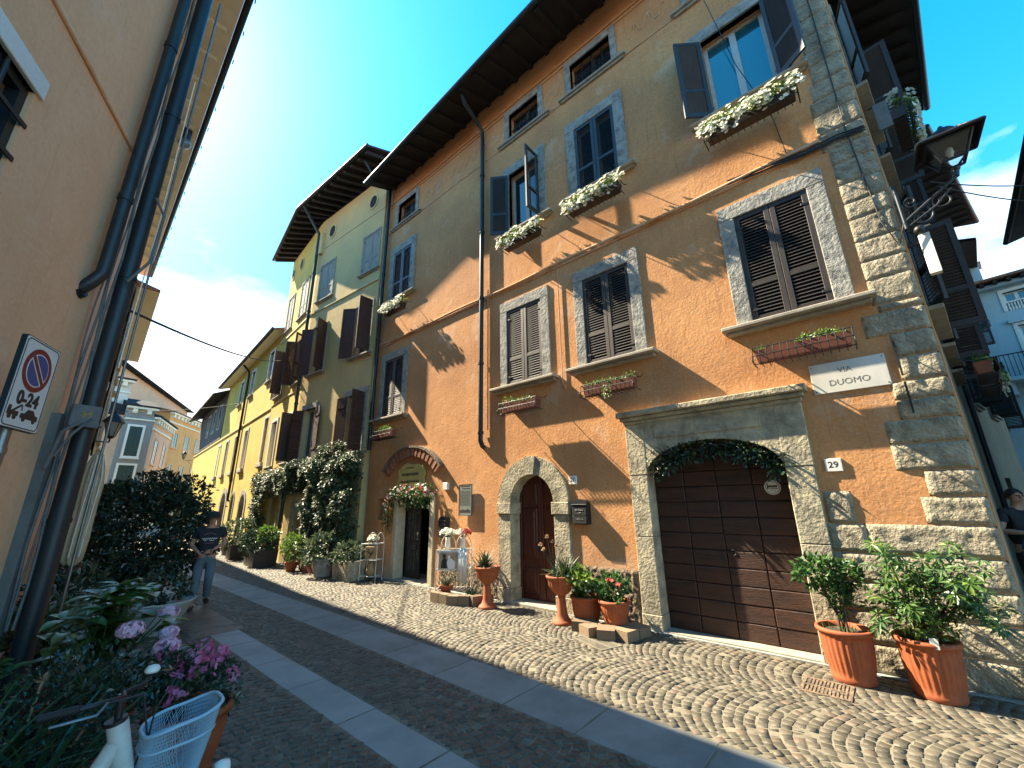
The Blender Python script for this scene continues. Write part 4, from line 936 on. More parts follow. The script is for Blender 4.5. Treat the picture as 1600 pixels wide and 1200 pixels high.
for (a,c,z0,z1) in wn:
    m=MB(); m.band([(a,z0),(a,z1),(c,z1),(c,z0)],[(a-.15,z0),(a-.15,z1+.15),(c+.15,z1+.15),(c+.15,z0)],-.1,.04,0); m.box(a,c,-.2,-.12,z0,z1,1); m.bbox(a-.25,c+.25,-.05,.13,z0-.1,z0,.01,0); m.build('window',[M['surround'],M['greenshut']],HM,fn=f3to)
b=MB(); b.box(2.0,3.6,31.5,33.5,0,.16); b.box(2.1,3.5,31.9,33.4,.16,.32); tag(b.build('stone_step',M['redstone']),'dark red stone step at the end of the left houses','step')
# --- third left house filling the gap behind, seen past the shrub
block('cream_house','cream plastered house in shade between the left houses and the grey house',(3.75,47.5),262,4.6,12.5,9,M['white'],M['slate'],[(1.9,2.9,5.4,7.6),(1.9,2.9,9,11),(1.9,2.9,1.4,3.6)],over=.6,corn=1)

# ================================================================ LANE ON THE RIGHT
Fa=Frame((FS.w(-8.75).x,FS.w(-8.75).y),284)   # second house of the lane
HA=thing('lane_house','shaded ochre house further along the lane with dark shutters','house',(Fa.p.x,Fa.p.y,0),Fa.rz)
wl=[(-2.1,-1.1,7.6,9.3),(-5.1,-4.1,7.6,9.3),(-2.1,-1.1,4.2,6.0),(-5.1,-4.1,4.2,6.0),(-3.6,-2.6,.0,2.3)]
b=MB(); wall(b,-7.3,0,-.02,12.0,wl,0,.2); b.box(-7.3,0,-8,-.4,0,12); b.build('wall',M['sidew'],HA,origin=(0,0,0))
for h in wl[:4]: add_window(HA,*h,sur=.14,sill=(.62,.15,.06),shut=(95,90))
b=MB(); b.box(-3.6,-2.6,-.2,-.15,0,2.3); b.build('door',M['wood'],HA)
b=MB(); b.add([(0,1.0,12),(-7.5,1.0,12),(-7.5,-.3,12.4),(0,-.3,12.4),(0,1.0,12.1),(-7.5,1.0,12.1),(-7.5,-5,13.8),(0,-5,13.8)],[(0,1,2,3),(4,5,6,7),(0,1,5,4),(1,2,6,5),(0,3,7,4)]); RA=b.build('roof',M['rafter'],HA)
def rafl():
    m=MB(); m.box(-.05,.05,-.3,.95,-.14,-.01); return m
for k in range(14): place_mesh(('rafl',),rafl,M['rafter'],'rafter',RA,(-.3-.52*k,0,12.12),0)
g=MB(); g.tube([(.0,1.05,12.06),(-7.5,1.05,12.06)],.07,8); g.build('gutter',M['gutter'],HA)
pipe('downpipe',[(-.15,.1,12),(-.15,.1,.1)],.055,par=HA)
Fb=Frame((FS.w(-8.75).x+7.05,FS.w(-8.75).y-1.75),277)
HB=thing('lane_end_house','small dark house at the bend of the lane, mostly hidden behind shutters','house',(Fb.p.x,Fb.p.y,0),Fb.rz)
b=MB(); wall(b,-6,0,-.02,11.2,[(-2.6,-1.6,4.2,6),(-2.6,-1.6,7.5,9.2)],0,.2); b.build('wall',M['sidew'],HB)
for h in [(-2.6,-1.6,4.2,6),(-2.6,-1.6,7.5,9.2)]: add_window(HB,*h,sur=.14,sill=(.6,.14,.06),shut=(95,95))
b=MB(); b.add([(0,.9,11.3),(-6,.9,11.3),(-6,-.3,11.6),(0,-.3,11.6),(0,.9,11.4),(-6,.9,11.4),(-6,-4,13),(0,-4,13)],[(0,1,2,3),(4,5,6,7),(0,1,5,4)]); b.build('roof',M['rafter'],HB)
# pale blue house closing the lane
Fc=Frame((25.2,-1.5),190); HCc=thing('pale_blue_house','pale blue plastered house with a balcony closing the lane on the right','house',(Fc.p.x,Fc.p.y,0),Fc.rz)
Fc=Frame((25.2,-1.5),10); HCc.rotation_euler=(0,0,Fc.rz)
b=MB(); ww=[(-4.5,-3.82,8.95,9.75),(-6.6,-5.7,8.95,9.75),(-4.75,-3.9,6.15,8.3),(-7,-6.1,6.15,8.3)]
wall(b,-11,-2.2,-.02,10.25,ww,0,.2); b.box(-11,-2.2,-8,-.4,0,10.2); b.build('wall',M['bluew'],HCc,origin=(0,0,0))
for h in ww: add_window(HCc,*h,sur=.12,sill=None,frame='enamel',surm='enamel',fan=1 if h[3]>9 else 4)
b=MB(); b.box(-11,-3.7,.0,.14,8.42,8.56); b.box(-11,-2.9,.0,.35,9.98,10.12); b.build('moulding',M['bluew'],HCc)
for h in ww[:2]:
    m=MB()
    for k in range(8): x=h[0]+.06+k*(h[1]-h[0]-.12)/7; m.lathe([(.02,0),(.035,.1),(.02,.2),(.03,.3),(.02,.36)],8,(x,-.08,h[2]),0)
    m.box(h[0],h[1],-.12,-.04,h[2]+.36,h[2]+.42); m.build('balustrade',M['enamel'],HCc)
b=MB(); b.add([(-11.3,.7,10.3),(-1.9,.7,10.3),(-1.9,-4,11.9),(-11.3,-4,11.9),(-11.3,.7,10.2),(-1.9,.7,10.2),(-1.9,-.2,10.25),(-11.3,-.2,10.25)],[(0,1,2,3),(4,5,6,7),(0,1,5,4),(1,2,6,5)]); b.build('roof',M['tile'],HCc)
def rafc():
    m=MB(); m.box(-.06,.06,-.1,.6,0,.13); return m
for k in range(26): place_mesh(('rafc',),rafc,M['rafter'],'rafter',HCc,(-10.94+.36*k,0,10.06),0)
b=MB(); b.box(-3.5,-2.4,-1.2,-.4,10.4,11.5); b.box(-3.6,-2.3,-1.3,-.3,11.5,11.62); b.build('chimney',M['bluew'],HCc)
b=MB(); b.bbox(-5.6,-2.95,.0,.75,6.02,6.18,.02); 
for x in(-3.3,-4.6): b.prism([(x,5.5),(x+.14,5.5),(x+.14,6.02),(x,6.02)],0,.55)
for k in range(22):
    x=-5.55+.12*k; b.box(x,x+.022,.70,.722,6.18,7.05,1)
b.box(-5.58,-2.98,.69,.735,7.05,7.09,1)
for k in range(6): b.box(-2.985,-2.963,.05+.12*k,.072+.12*k,6.18,7.05,1)
b.box(-2.99,-2.96,0,.72,7.05,7.09,1)
b.build('balcony',[M['bluew'],M['iron']],HCc)
b=MB(); b.bbox(-3.25,-3.05,.0,.2,8.5,8.75,.01); b.build('wall_lamp',M['greybox'],HCc)
Fd=Frame((9.0,-4.35),95); HD=thing('opposite_house','house across the lane with only its dark eave showing at the right edge','house',(Fd.p.x,Fd.p.y,0),Fd.rz)
b=MB(); b.box(0,8.2,-7,0,0,8.9); b.build('wall',M['sidew'],HD)
b=MB(); b.add([(-.2,.85,8.95),(8.5,.85,8.95),(8.5,-.2,9.2),(-.2,-.2,9.2),(-.2,.85,9.05),(8.5,.85,9.05),(8.5,-4,10.8),(-.2,-4,10.8)],[(0,1,2,3),(4,5,6,7),(0,1,5,4),(1,2,6,5),(0,3,7,4)]); b.tube([(-.2,.9,9),(8.5,.9,9)],.07,8); b.build('roof',M['rafter'],HD)
# ================================================================ THINGS ON THE FACADES
def flower_box_mb(Lx,dp=.19,h=.17,n=14):
    tr=MB(); tr.add([(-Lx/2+.02,-dp/2+.02,0),(Lx/2-.02,-dp/2+.02,0),(Lx/2-.02,dp/2-.02,0),(-Lx/2+.02,dp/2-.02,0),(-Lx/2,-dp/2,h),(Lx/2,-dp/2,h),(Lx/2,dp/2,h),(-Lx/2,dp/2,h),
        (-Lx/2+.015,-dp/2+.015,h),(Lx/2-.015,-dp/2+.015,h),(Lx/2-.015,dp/2-.015,h),(-Lx/2+.015,dp/2-.015,h),(-Lx/2+.015,-dp/2+.015,h-.03),(Lx/2-.015,-dp/2+.015,h-.03),(Lx/2-.015,dp/2-.015,h-.03),(-Lx/2+.015,dp/2-.015,h-.03)],
        [(0,3,2,1),(0,1,5,4),(1,2,6,5),(2,3,7,6),(3,0,4,7),(4,5,9,8),(5,6,10,9),(6,7,11,10),(7,4,8,11),(8,9,13,12),(9,10,14,13),(10,11,15,14),(11,8,12,15),(12,13,14,15)])
    cg=MB(); y0=dp/2+.03; z0=-.03; z1=h+.02
    for i in range(n+1):
        x=-Lx/2-.02+(Lx+.04)*i/n; cg.tube([(x,-dp/2,z0),(x,y0-.01,z0),(x,y0+.02,z0+.05),(x,y0,z1)],.0065,5,0,False)
    for z,y in((z0,y0-.01),(z1,y0),((z0+z1)/2,y0+.018)): cg.tube([(-Lx/2-.03,y,z),(Lx/2+.03,y,z)],.007,5)
    for sx in(-1,1):
        x=sx*(Lx/2+.025); cg.tube([(x,-dp/2-.16,z1+.08),(x,-dp/2-.02,z1),(x,y0,z1)],.008,5); cg.tube([(x,-dp/2-.02,z0),(x,y0,z0)],.007,5)
        cg.tube([(x,y0,z0),(x,y0+.05,z0+.02),(x,y0+.06,z0+.07),(x,y0+.03,z0+.09)],.006,5,0,False)
    return tr,cg
def white_box(label,y,z,seed,Lx=1.05,fr=FH,o=.30,dens=1.,uoff=None,rz=None,group='white flower boxes under the second floor windows'):
    loc=fr.w(U(y) if uoff is None else uoff,o,z)
    t=thing('flower_box',label,'flower box',loc,fr.rz,group)
    tr,cg=flower_box_mb(Lx); tr.build('trough',M['plast'],t); cg.build('cage',M['iron'],t)
    rg=random.Random(seed); lf=MB(); fl=MB(); n=int(430*dens)
    off=rg.uniform(0,50)
    for i in range(n):
        x=rg.uniform(-Lx/2-.06,Lx/2+.06); hh=.13+.13*noise.noise(Vector((x*3.3,off,0)))+.06
        a=rg.uniform(-.9,2.3); r=rg.uniform(.3,1)
        p=Vector((x,.02+.16*math.sin(max(a,-.8))*r,.17+hh*math.cos(min(a,1.7))*r-(.10*max(0,a-1.35))))
        if i%4==0: p=Vector((x,.12+.08*rg.random(),.2-(.14+.2*noise.noise(Vector((x*4.2,off,3))))*rg.random()))
        leaf(lf,p,Vector((rg.uniform(-1,1),rg.uniform(-.2,1),rg.uniform(-.2,.8))),rvec(rg)+Vector((0,.4,.5)),.055,.035,0)
    for i in range(int(330*dens)):
        x=rg.uniform(-Lx/2-.1,Lx/2+.1); hh=.14+.15*noise.noise(Vector((x*3.3,off,0)))+.08; a=rg.uniform(-.5,2.5)
        p=Vector((x+rg.uniform(-.03,.03),.03+.21*math.sin(max(a,-.4)),.17+hh*math.cos(min(a,1.75))-.20*max(0,a-1.4)*rg.random()))
        if i%5<2:
            q=noise.noise(Vector((x*4.2,off,3))); p=Vector((x,.13+.10*rg.random(),.20-(.16+.22*q)*rg.random()))
            a=1.6
        if noise.noise(Vector((x*4,a*1.5,off)))<-.16: continue
        flower(fl,p,Vector((rg.uniform(-.5,.5),.7*math.sin(a)+.4,.5+.5*math.cos(a))),rg.uniform(.028,.046),0,rg)
    lf.build('leaves',M['leaflite'],t); fl.build('petunias',M['petalw'],t)
    return t
white_box('black iron box overflowing with white petunias under the high closed shutters beside the bent house',10.05,7.46,1,.92)
white_box('black iron box of white petunias below the half open shutters next to the long downpipe',5.0,7.46,2,.98)
white_box('long black box of white petunias under the closed blue grey shutters of the second floor',3.15,7.46,3,1.12)
white_box('widest box of trailing white petunias below the open window with sky reflected in its panes',.42,7.42,4,1.22,dens=1.25)
white_box('box of white petunias on the lane side of the corner above the iron lantern',0,7.46,5,1.0,FS,.36,1.2,-1.75,None,'white flower boxes on the lane side')
white_box('far box of white petunias along the shaded lane wall, below the corner plaster strip',0,7.46,6,1.0,Fa,.36,1.2,-1.2,None,'white flower boxes on the lane side')
white_box('low box of sparse white flowers on the shaded lane wall beside the red trough',0,3.55,7,.9,FS,.36,.5,-4.0,None,'white flower boxes on the lane side')
def terra_box(label,y,z,seed,Lx,kind,fr=FH,o=.30,uoff=None):
    t=thing('window_trough',label,'flower box',fr.w(U(y) if uoff is None else uoff,o,z),fr.rz,'terracotta troughs under the first floor sills')
    tr,cg=flower_box_mb(Lx,.18,.17,13); q=tr.build('trough',M['terrabox'],t); cg.build('cage',M['iron'],t)
    s=MB(); s.box(-Lx/2+.02,Lx/2-.02,-.07,.07,.12,.145); s.build('soil',M['soil'],t)
    rg=random.Random(seed); lf=MB(); fl=MB(); off=seed*3.3
    for i in range(300):
        x=rg.uniform(-Lx/2+.03,Lx/2-.03); d=noise.noise(Vector((x*3.5,off,0)))
        if kind!=2 and d<-.15: continue
        h=(.05+.10*max(0,d+.3))*rg.uniform(.5,1.4)
        p=Vector((x,rg.uniform(-.07,.09),.15+h*rg.uniform(.2,1)))
        leaf(lf,p,Vector((rg.uniform(-1,1),rg.uniform(-.6,1),rg.uniform(0,1.4))),rvec(rg)+Vector((0,.3,.6)),.05,.032,0)
    if kind==2:
        for i in range(24): 
            x=rg.uniform(0,Lx/2-.05); strap(lf,(x,rg.uniform(-.05,.05),.14),rg.uniform(0,6.28),rg.uniform(1.0,1.5),rg.uniform(.12,.24),.012,0,.5)
        for i in range(40):
            leaf(lf,Vector((-.05+rg.uniform(-.06,.1),.13+rg.random()*.06,.12-.22*rg.random())),Vector((rg.uniform(-.5,.5),.4,-.6)),rvec(rg)+Vector((0,1,0)),.05,.03,0)
    if kind==1:
        for i in range(26): flower(fl,Vector((Lx/2-.12+rg.uniform(-.09,.09),rg.uniform(-.04,.08),.22+rg.uniform(-.02,.06))),Vector((rg.uniform(-.5,.5),.6,.6)),.02,0,rg)
    if kind==3:
        for i in range(14): flower(fl,Vector((rg.uniform(-.35,.35),rg.uniform(-.04,.08),.2+rg.uniform(-.02,.04))),Vector((rg.uniform(-.5,.5),.6,.6)),.018,0,rg)
    lf.build('plants',M['leaflite'],t)
    if fl.v: fl.build('blossoms',M['petalr' if kind==1 else 'petalw'],t)
    return t
terra_box('terracotta trough with low yellow green plants under the sill beside the brick arch',10.1,3.62,11,.9,3)
terra_box('terracotta trough with small red flowers at one end, next to the downpipe foot',5.15,3.62,12,.92,1)
terra_box('terracotta trough with spiky grass and a trailing strand under the middle first floor sill',3.15,3.62,13,.95,2)
terra_box('terracotta trough of low green plants right above the street name plate',.42,3.60,14,1.02,0)
t=terra_box('dark red trough hanging on the shaded lane wall beyond the corner',0,3.52,15,.8,2,FS,.34,-2.6)
# --- plates and signs
def on_wall(name,label,cat,fr,u,o,z,group=None): return thing(name,label,cat,fr.w(u,o,z),fr.rz,group)
t=on_wall('street_name_plate','white marble street name plate reading VIA DUOMO under the corner window','sign',FH,U(.035),0,3.12)
b=MB(); b.bbox(-.375,.375,-.01,.022,0,.39,.004); b.build('plate',M['marble'],t)
b=MB(); text_on(b,'VIA',.095,.02,.0225,.272,depth=.0008); text_on(b,'DUOMO',.105,.0,.0225,.118,depth=.0008); b.build('lettering',M['greyletter'],t)
b=MB()
for x in(-.35,.35):
    for z in(.03,.36): b.tube([(x,.02,z),(x,.027,z)],.007,8)
b.build('screws',M['iron'],t)
for num,y,z,s,lab in (('29',.385,2.15,.17,'white house number tile 29 beside the garage portal'),('27',4.185,2.14,.165,'white house number tile 27 by the arched door')):
    t=on_wall('house_number',lab,'sign',FH,U(y),0,z); b=MB(); b.bbox(-s/2,s/2,-.01,.025,0,s*.92,.006); b.build('tile',M['enamel'],t)
    b=MB(); text_on(b,num,s*.62,0,.0255,s*.47,depth=.0008,bold=.001); b.build('numerals',M['black'],t)
def mailbox(label,y,z,w,h,d):
    t=on_wall('mailbox',label,'mailbox',FH,U(y),0,z,'black mailboxes'); b=MB()
    out=[(-w/2,0),(w/2,0),(w/2,h*.82)]+[(w/2*math.cos(a),h*.82+h*.18*math.sin(a)) for a in np.linspace(.3,math.pi-.3,7)]+[(-w/2,h*.82)]
    b.prism(out,.0,d); b.build('body',M['iron'],t)
    f=MB(); f.bbox(-w/2+.01,w/2-.01,d,d+.012,.03,h*.34,.003); f.bbox(-w/2+.01,w/2-.01,d,d+.012,h*.38,h*.72,.003); f.bbox(-w/2-.004,w/2+.004,d,d+.022,h*.76,h*.80,.004); f.build('door',M['black'],t)
    g=MB(); g.box(-w/2+.03,w/2-.03,d+.012,d+.015,h*.355,h*.37); g.tube([(w*.28-w*.56*k/14,d+.0135,h*.56+.014*math.sin(k*2.3)) for k in range(15)],.0035,5); g.tube([(w*.25-w*.5*k/16,d+.0135,h*.2+.014*math.sin(k*1.9)) for k in range(17)],.003,5)
    g.box(-w/2+.02,w/2-.02,d+.012,d+.015,.02,.028); g.box(-w/2+.02,w/2-.02,d+.022,d+.024,h*.775,h*.785); g.tube([(.03,d+.0135,h*.47),(0,d+.0135,h*.44),(-.03,d+.0135,h*.47)],.003,5); g.build('ornament',M['steel'],t)
    return t
mailbox('black arched mailbox on the wall right of the arched stone doorway',4.01,1.46,.30,.42,.13)
mailbox('small black mailbox tucked beside the shop door frame',7.72,1.10,.26,.46,.12)
t=on_wall('doorbell_plate','small white doorbell plate between the stone arch and the black mailbox','doorbell',FH,U(4.215),0,1.52); b=MB(); b.bbox(-.045,.045,0,.015,0,.2,.004); b.build('plate',M['steel'],t); b=MB(); b.tube([(0,.015,.14),(0,.022,.14)],.014,10); b.tube([(0,.015,.07),(0,.022,.07)],.014,10); b.build('buttons',M['enamel'],t)
t=on_wall('wall_box','small white electrical box at the top corner of the shop doorway','electrical box',FH,U(7.72),0,2.15); b=MB(); b.bbox(-.08,.08,0,.07,0,.16,.006); b.build('casing',M['enamel'],t)
t=on_wall('information_panel','tall grey information panel with lines of small print between shop and arched door','sign',FH,U(7.0),0,1.58)
b=MB(); b.bbox(-.20,.20,.055,.075,0,.66,.004); b.build('panel',mat('grey_panel',(.20,.22,.19),(.16,.18,.16),30,.5),t); b=MB()
b.box(-.205,-.198,.05,.08,-.005,.665); b.box(.198,.205,.05,.08,-.005,.665); b.box(-.198,.198,.05,.08,-.006,.0); b.box(-.198,.198,.05,.08,.66,.666); b.tube([(0,0,.1),(0,.055,.1)],.03,8); b.tube([(0,0,.55),(0,.055,.55)],.03,8); b.build('rim',M['steel'],t)
b=MB(); rg=random.Random(2); b.box(-.15,.15,.0752,.077,.615,.63); b.box(-.16,.10,.0752,.077,.565,.582)
for k in range(20):
    z=.52-.0165*k; x=.17
    while x>-.15:
        wd=rg.uniform(.02,.06); b.box(max(x-wd,-.17),x,.0752,.0765,z,z+.005); x-=wd+.012
b.prism([(-.17,.06),(.17,.06),(.17,.10),(.08,.13),(0,.11),(-.1,.14),(-.17,.11)],.0752,.0768); b.build('print',M['black'],t)
# shop sign: an old-paper shaped board with faded script
t=on_wall('shop_sign','yellow parchment shaped wooden shop sign with faded script under the brick arch','sign',FH,U(9.12),0,2.18)
out=[(.62,.10),(.50,.02),(.30,.05),(.10,.01),(-.14,.03),(-.22,.0),(-.40,.07),(-.52,.04),(-.60,.14),(-.56,.30),(-.62,.42),(-.50,.60),(-.25,.66),(-.05,.64),(.15,.70),(.38,.63),(.55,.50),(.52,.33),(.58,.24)]
b=MB(); b.prism(out,.04,.075); b.tube([(.3,0,.3),(.3,.04,.3)],.02,8); b.tube([(-.3,0,.3),(-.3,.04,.3)],.02,8); b.build('board',M['parch'],t)
b=MB()
def scrawl(b,x0,x1,z,h,seed,r=.007,y=.077):
    rg=random.Random(seed); n=int(abs(x1-x0)/.012); b.tube([(x0+(x1-x0)*k/n,y,z+h*math.sin(k*1.15+rg.uniform(-.5,.5))*rg.uniform(.3,1)) for k in range(n+1)],r,5,0,False)
scrawl(b,.2,-.14,.57,.022,1); scrawl(b,.38,-.36,.40,.05,2,.009); scrawl(b,.42,-.40,.22,.045,3,.009); scrawl(b,.3,-.2,.09,.014,4,.005); b.build('script',M['black'],t)
def garland(name,label,pts,r,n,seed,colors,fr,loc_u,nf=120):
    t=thing(name,label,'garland',fr.w(loc_u,0,0),fr.rz); lf=MB(); rg=random.Random(seed); fls={}
    seg=len(pts)-1
    core=MB(); core.tube(pts,.02,6); core.build('stem',M['bark'],t)
    for i in range(n):
        s=rg.random()*seg; k=min(int(s),seg-1); p=Vector(pts[k]).lerp(Vector(pts[k+1]),s-k); d=rvec(rg); rr=r*rg.random()**.6*(1+.4*noise.noise(p*4+Vector((seed,0,0))))
        q=p+d*rr; q.y=max(q.y,.01); leaf(lf,q,d+Vector((0,.3,-.3)),rvec(rg)+Vector((0,.7,.4)),rg.uniform(.05,.1),rg.uniform(.03,.05),0)
    lf.build('leaves',M['leafdark' if name=='ivy_garland' else 'leafmid'],t)
    for c in colors:
        f=MB()
        for i in range(nf//len(colors)):
            s=rg.random()*seg; k=min(int(s),seg-1); p=Vector(pts[k]).lerp(Vector(pts[k+1]),s-k); d=rvec(rg); d.y=abs(d.y); d.z+=.2; flower(f,p+d*r*1.05,d,rg.uniform(.02,.045),0,rg)
        f.build('flowers',M[c],t)
    return t
garland('flower_garland','garland of pink, white and yellow artificial flowers over the shop doorway',[(.98,.10,1.2),(.97,.12,1.75),(.9,.14,2.05),(.45,.18,2.12),(0,.2,2.14),(-.5,.18,2.15),(-.85,.12,2.12)],.15,650,5,['petalp','petalw','leaflite','petalr'],FH,U(9.0),130)
garland('hanging_creeper','creeper with small white blooms hanging inside the shop door head',[(.65,-.1,1.98),(.2,-.1,1.9),(-.25,-.1,1.95),(-.6,-.1,1.85)],.22,420,6,['petalw'],FH,U(9.0),60)
pts=[(.93*math.cos(a)*1.0,-.08,2.20+.42*math.sin(a)) for a in np.linspace(.5,math.pi-.16,12)]
garland('ivy_garland','dark ivy garland hanging inside the garage arch',[(x,y,z-.05) for x,y,z in pts],.19,1500,7,['leafmid'],FH,U(1.82),20)
# --- wrought iron lantern on the corner
lt=thing('wrought_iron_lantern','large black wrought iron lantern on a scrolled bracket at the house corner','street lamp',(6.44,-.86,5.0),0)
b=MB(); b.tube([(0,0,0),(0,0,.62)],.02,8); b.tube([(-.0,-.01,.10),(.0,-.52,.46)],.020,8); b.tube([(0,-.02,.02),(0,-.30,.18),(0,-.45,.34)],.014,8)
def spiral(c,r0,r1,t0,t1,ax,n=26):
    return [Vector((c[0],c[1]+ (r0+(r1-r0)*i/n)*math.cos(t0+(t1-t0)*i/n), c[2]+(r0+(r1-r0)*i/n)*math.sin(t0+(t1-t0)*i/n))) for i in range(n+1)]
b.tube(spiral((0,-.15,.10),.11,.02,2.4,11,0),.012,6); b.tube(spiral((0,-.36,.22),.10,.02,.8,-7.2,0),.012,6); b.tube(spiral((0,-.10,.34),.08,.015,-2,6,0),.010,6)
b.tube([(0,-.52,.46),(0,-.54,.56)],.03,8); b.build('bracket',M['iron'],lt)
cx,cy,cz=0,-.54,.60
b=MB(); hw0,hw1,hh=.10,.19,.30
cor0=[(cx+sx*hw0,cy+sy*hw0,cz+.05) for sx,sy in((-1,-1),(1,-1),(1,1),(-1,1))]; cor1=[(cx+sx*hw1,cy+sy*hw1,cz+hh) for sx,sy in((-1,-1),(1,-1),(1,1),(-1,1))]
for i in range(4):
    b.tube([cor0[i],cor1[i]],.016,6); b.tube([cor0[i],cor0[(i+1)%4]],.016,6); b.tube([cor1[i],cor1[(i+1)%4]],.018,6); b.tube([cor0[i],(cx,cy,cz-.04)],.012,6)
b.sphere((cx,cy,cz-.04),.04,8); b.build('frame',M['iron'],lt)
b=MB(); rw=.27; ap=(cx,cy,cz+hh+.18); rim=[(cx+sx*rw,cy+sy*rw,cz+hh) for sx,sy in((-1,-1),(1,-1),(1,1),(-1,1))]; md=[(cx+sx*.10,cy+sy*.10,cz+hh+.14) for sx,sy in((-1,-1),(1,-1),(1,1),(-1,1))]
b.add(rim+md+[ap],[(i,(i+1)%4,4+(i+1)%4,4+i) for i in range(4)]+[(4+i,4+(i+1)%4,8) for i in range(4)])
for i in range(4): b.tube([rim[i],rim[(i+1)%4]],.02,6); b.tube([rim[i],md[i]],.014,6)
b.lathe([(.105,.14),(.115,.18),(.09,.21),(.04,.24),(.015,.29),(.0001,.30)],14,(cx,cy,cz+hh)); b.build('roof',M['iron'],lt)
b=MB(); i0=[Vector(p)*1 for p in cor0]; 
for i in range(4): b.add([cor0[i],cor0[(i+1)%4],cor1[(i+1)%4],cor1[i]],[(0,1,2,3)])
gm=bpy.data.materials.new('clear_lantern_pane'); gm.use_nodes=True; gn=gm.node_tree.nodes; gl=gm.node_tree.links; tb=gn.new('ShaderNodeBsdfTransparent'); tb.inputs[0].default_value=(.8,.85,.85,1); gs=gn.new('ShaderNodeBsdfGlossy'); gs.inputs['Roughness'].default_value=.08; gx=gn.new('ShaderNodeMixShader'); gx.inputs[0].default_value=.12; gl.new(tb.outputs[0],gx.inputs[1]); gl.new(gs.outputs[0],gx.inputs[2]); gl.new(gx.outputs[0],gn['Material Output'].inputs['Surface'])
M['clear']=gm
b.xf(lambda v:Vector((cx+(v.x-cx)*.97,cy+(v.y-cy)*.97,v.z))); b.build('glass',gm,lt)
b=MB(); b.lathe([(.02,0),(.02,.04),(.038,.08),(.035,.14),(.005,.17)],12,(cx,cy,cz+.10)); b.build('bulb',M['enamel'],lt)
wb=thing('corner_box','long white metal box clamped below the lantern bracket on the corner','electrical box',(6.47,-.98,4.35),R_(-8))
b=MB(); b.bbox(-.045,.045,-.05,.05,0,.52,.01); b.build('casing',M['enamel'],wb); b=MB(); b.box(-.02,.02,-.02,.16,.42,.46); b.tube([(-.1,.02,.55),(.0,.0,.6),(.02,.1,.62)],.02,6); b.sphere((-.10,.02,.56),.05,8); b.build('clamp',M['iron'],wb)
pl=thing('projecting_plate','dark projecting metal plate seen edge on, fixed to the corner below the top window','sign',(6.52,-.92,6.55),0); b=MB(); b.bbox(-.015,.015,-.14,.0,0,.42,.004); b.build('plate',M['greybox'],pl); b=MB(); b.tube([(0,.05,.4),(0,-.14,.42)],.012,6); b.build('arm',M['iron'],pl)
# --- lantern on the left street
def small_lantern(label,loc,reach,rz,grp):
    t=thing('wall_lantern',label,'street lamp',loc,rz,grp); b=MB(); b.tube([(0,0,-.1),(reach,0,-.1)],.018,6); b.tube([(0,0,-.55),(.25*reach,0,-.4),(.5*reach,0,-.12)],.014,6); b.tube(spiral((0,0,0),.10,.02,0,9,0),.012,6) if 0 else None; b.tube([(reach,0,-.1),(reach,0,.06)],.02,6); b.build('bracket',M['iron'],t)
    g=MB(); g.lathe([(.09,.06),(.17,.42)],6,(reach,0,0),0,False); g.build('glass',M['lampglass'],t)
    r=MB(); r.lathe([(.06,0),(.10,.06),(.09,.065)],6,(reach,0,0),0,False); r.lathe([(.24,.42),(.20,.48),(.12,.60),(.05,.66),(.03,.74),(.001,.76)],6,(reach,0,0),0,False); r.lathe([(.24,.42),(.001,.43)],6,(reach,0,0),0,False)
    for k in range(6):
        a=2*math.pi*k/6; r.tube([(reach+.09*math.cos(a),.09*math.sin(a),.06),(reach+.175*math.cos(a),.175*math.sin(a),.42)],.011,5)
    r.build('frame',M['iron'],t); return t
small_lantern('black street lantern on a curled bracket above the furled umbrella','x' and (.42,15.0,3.62),.62,R_(3),'wall lanterns')
small_lantern('tiny far black lantern on the wall at the end of the yellow house','x' and (8.95,46.5,6.0),-.7,R_(3),'wall lanterns')
# --- cables over the street
def cable(label,a,c,r,sag):
    a=Vector(a);c=Vector(c); b=MB(); b.tube([a.lerp(c,t)-Vector((0,0,sag*4*t*(1-t))) for t in np.linspace(0,1,25)],r,6); o=b.build('overhead_cable',M['wire']); return tag(o,label,'cable','cables across the street')
cable('thick overhead cable from the left house corner across to the yellow house',(.3,6.0,4.0),(6.42,19.5,8.3),.016,.25)
cable('thin overhead cable between the second left house and the yellow house far down the street',(1.9,31,7.0),(7.2,28.5,7.9),.014,.2)
cable('upper thin cable from the corner lantern over the lane',(6.6,-1.2,5.6),(10.5,-3.5,6.9),.008,.1)
cable('lower thin cable from the corner lantern over the lane',(6.6,-1.25,5.5),(10.8,-3.6,6.6),.008,.12)
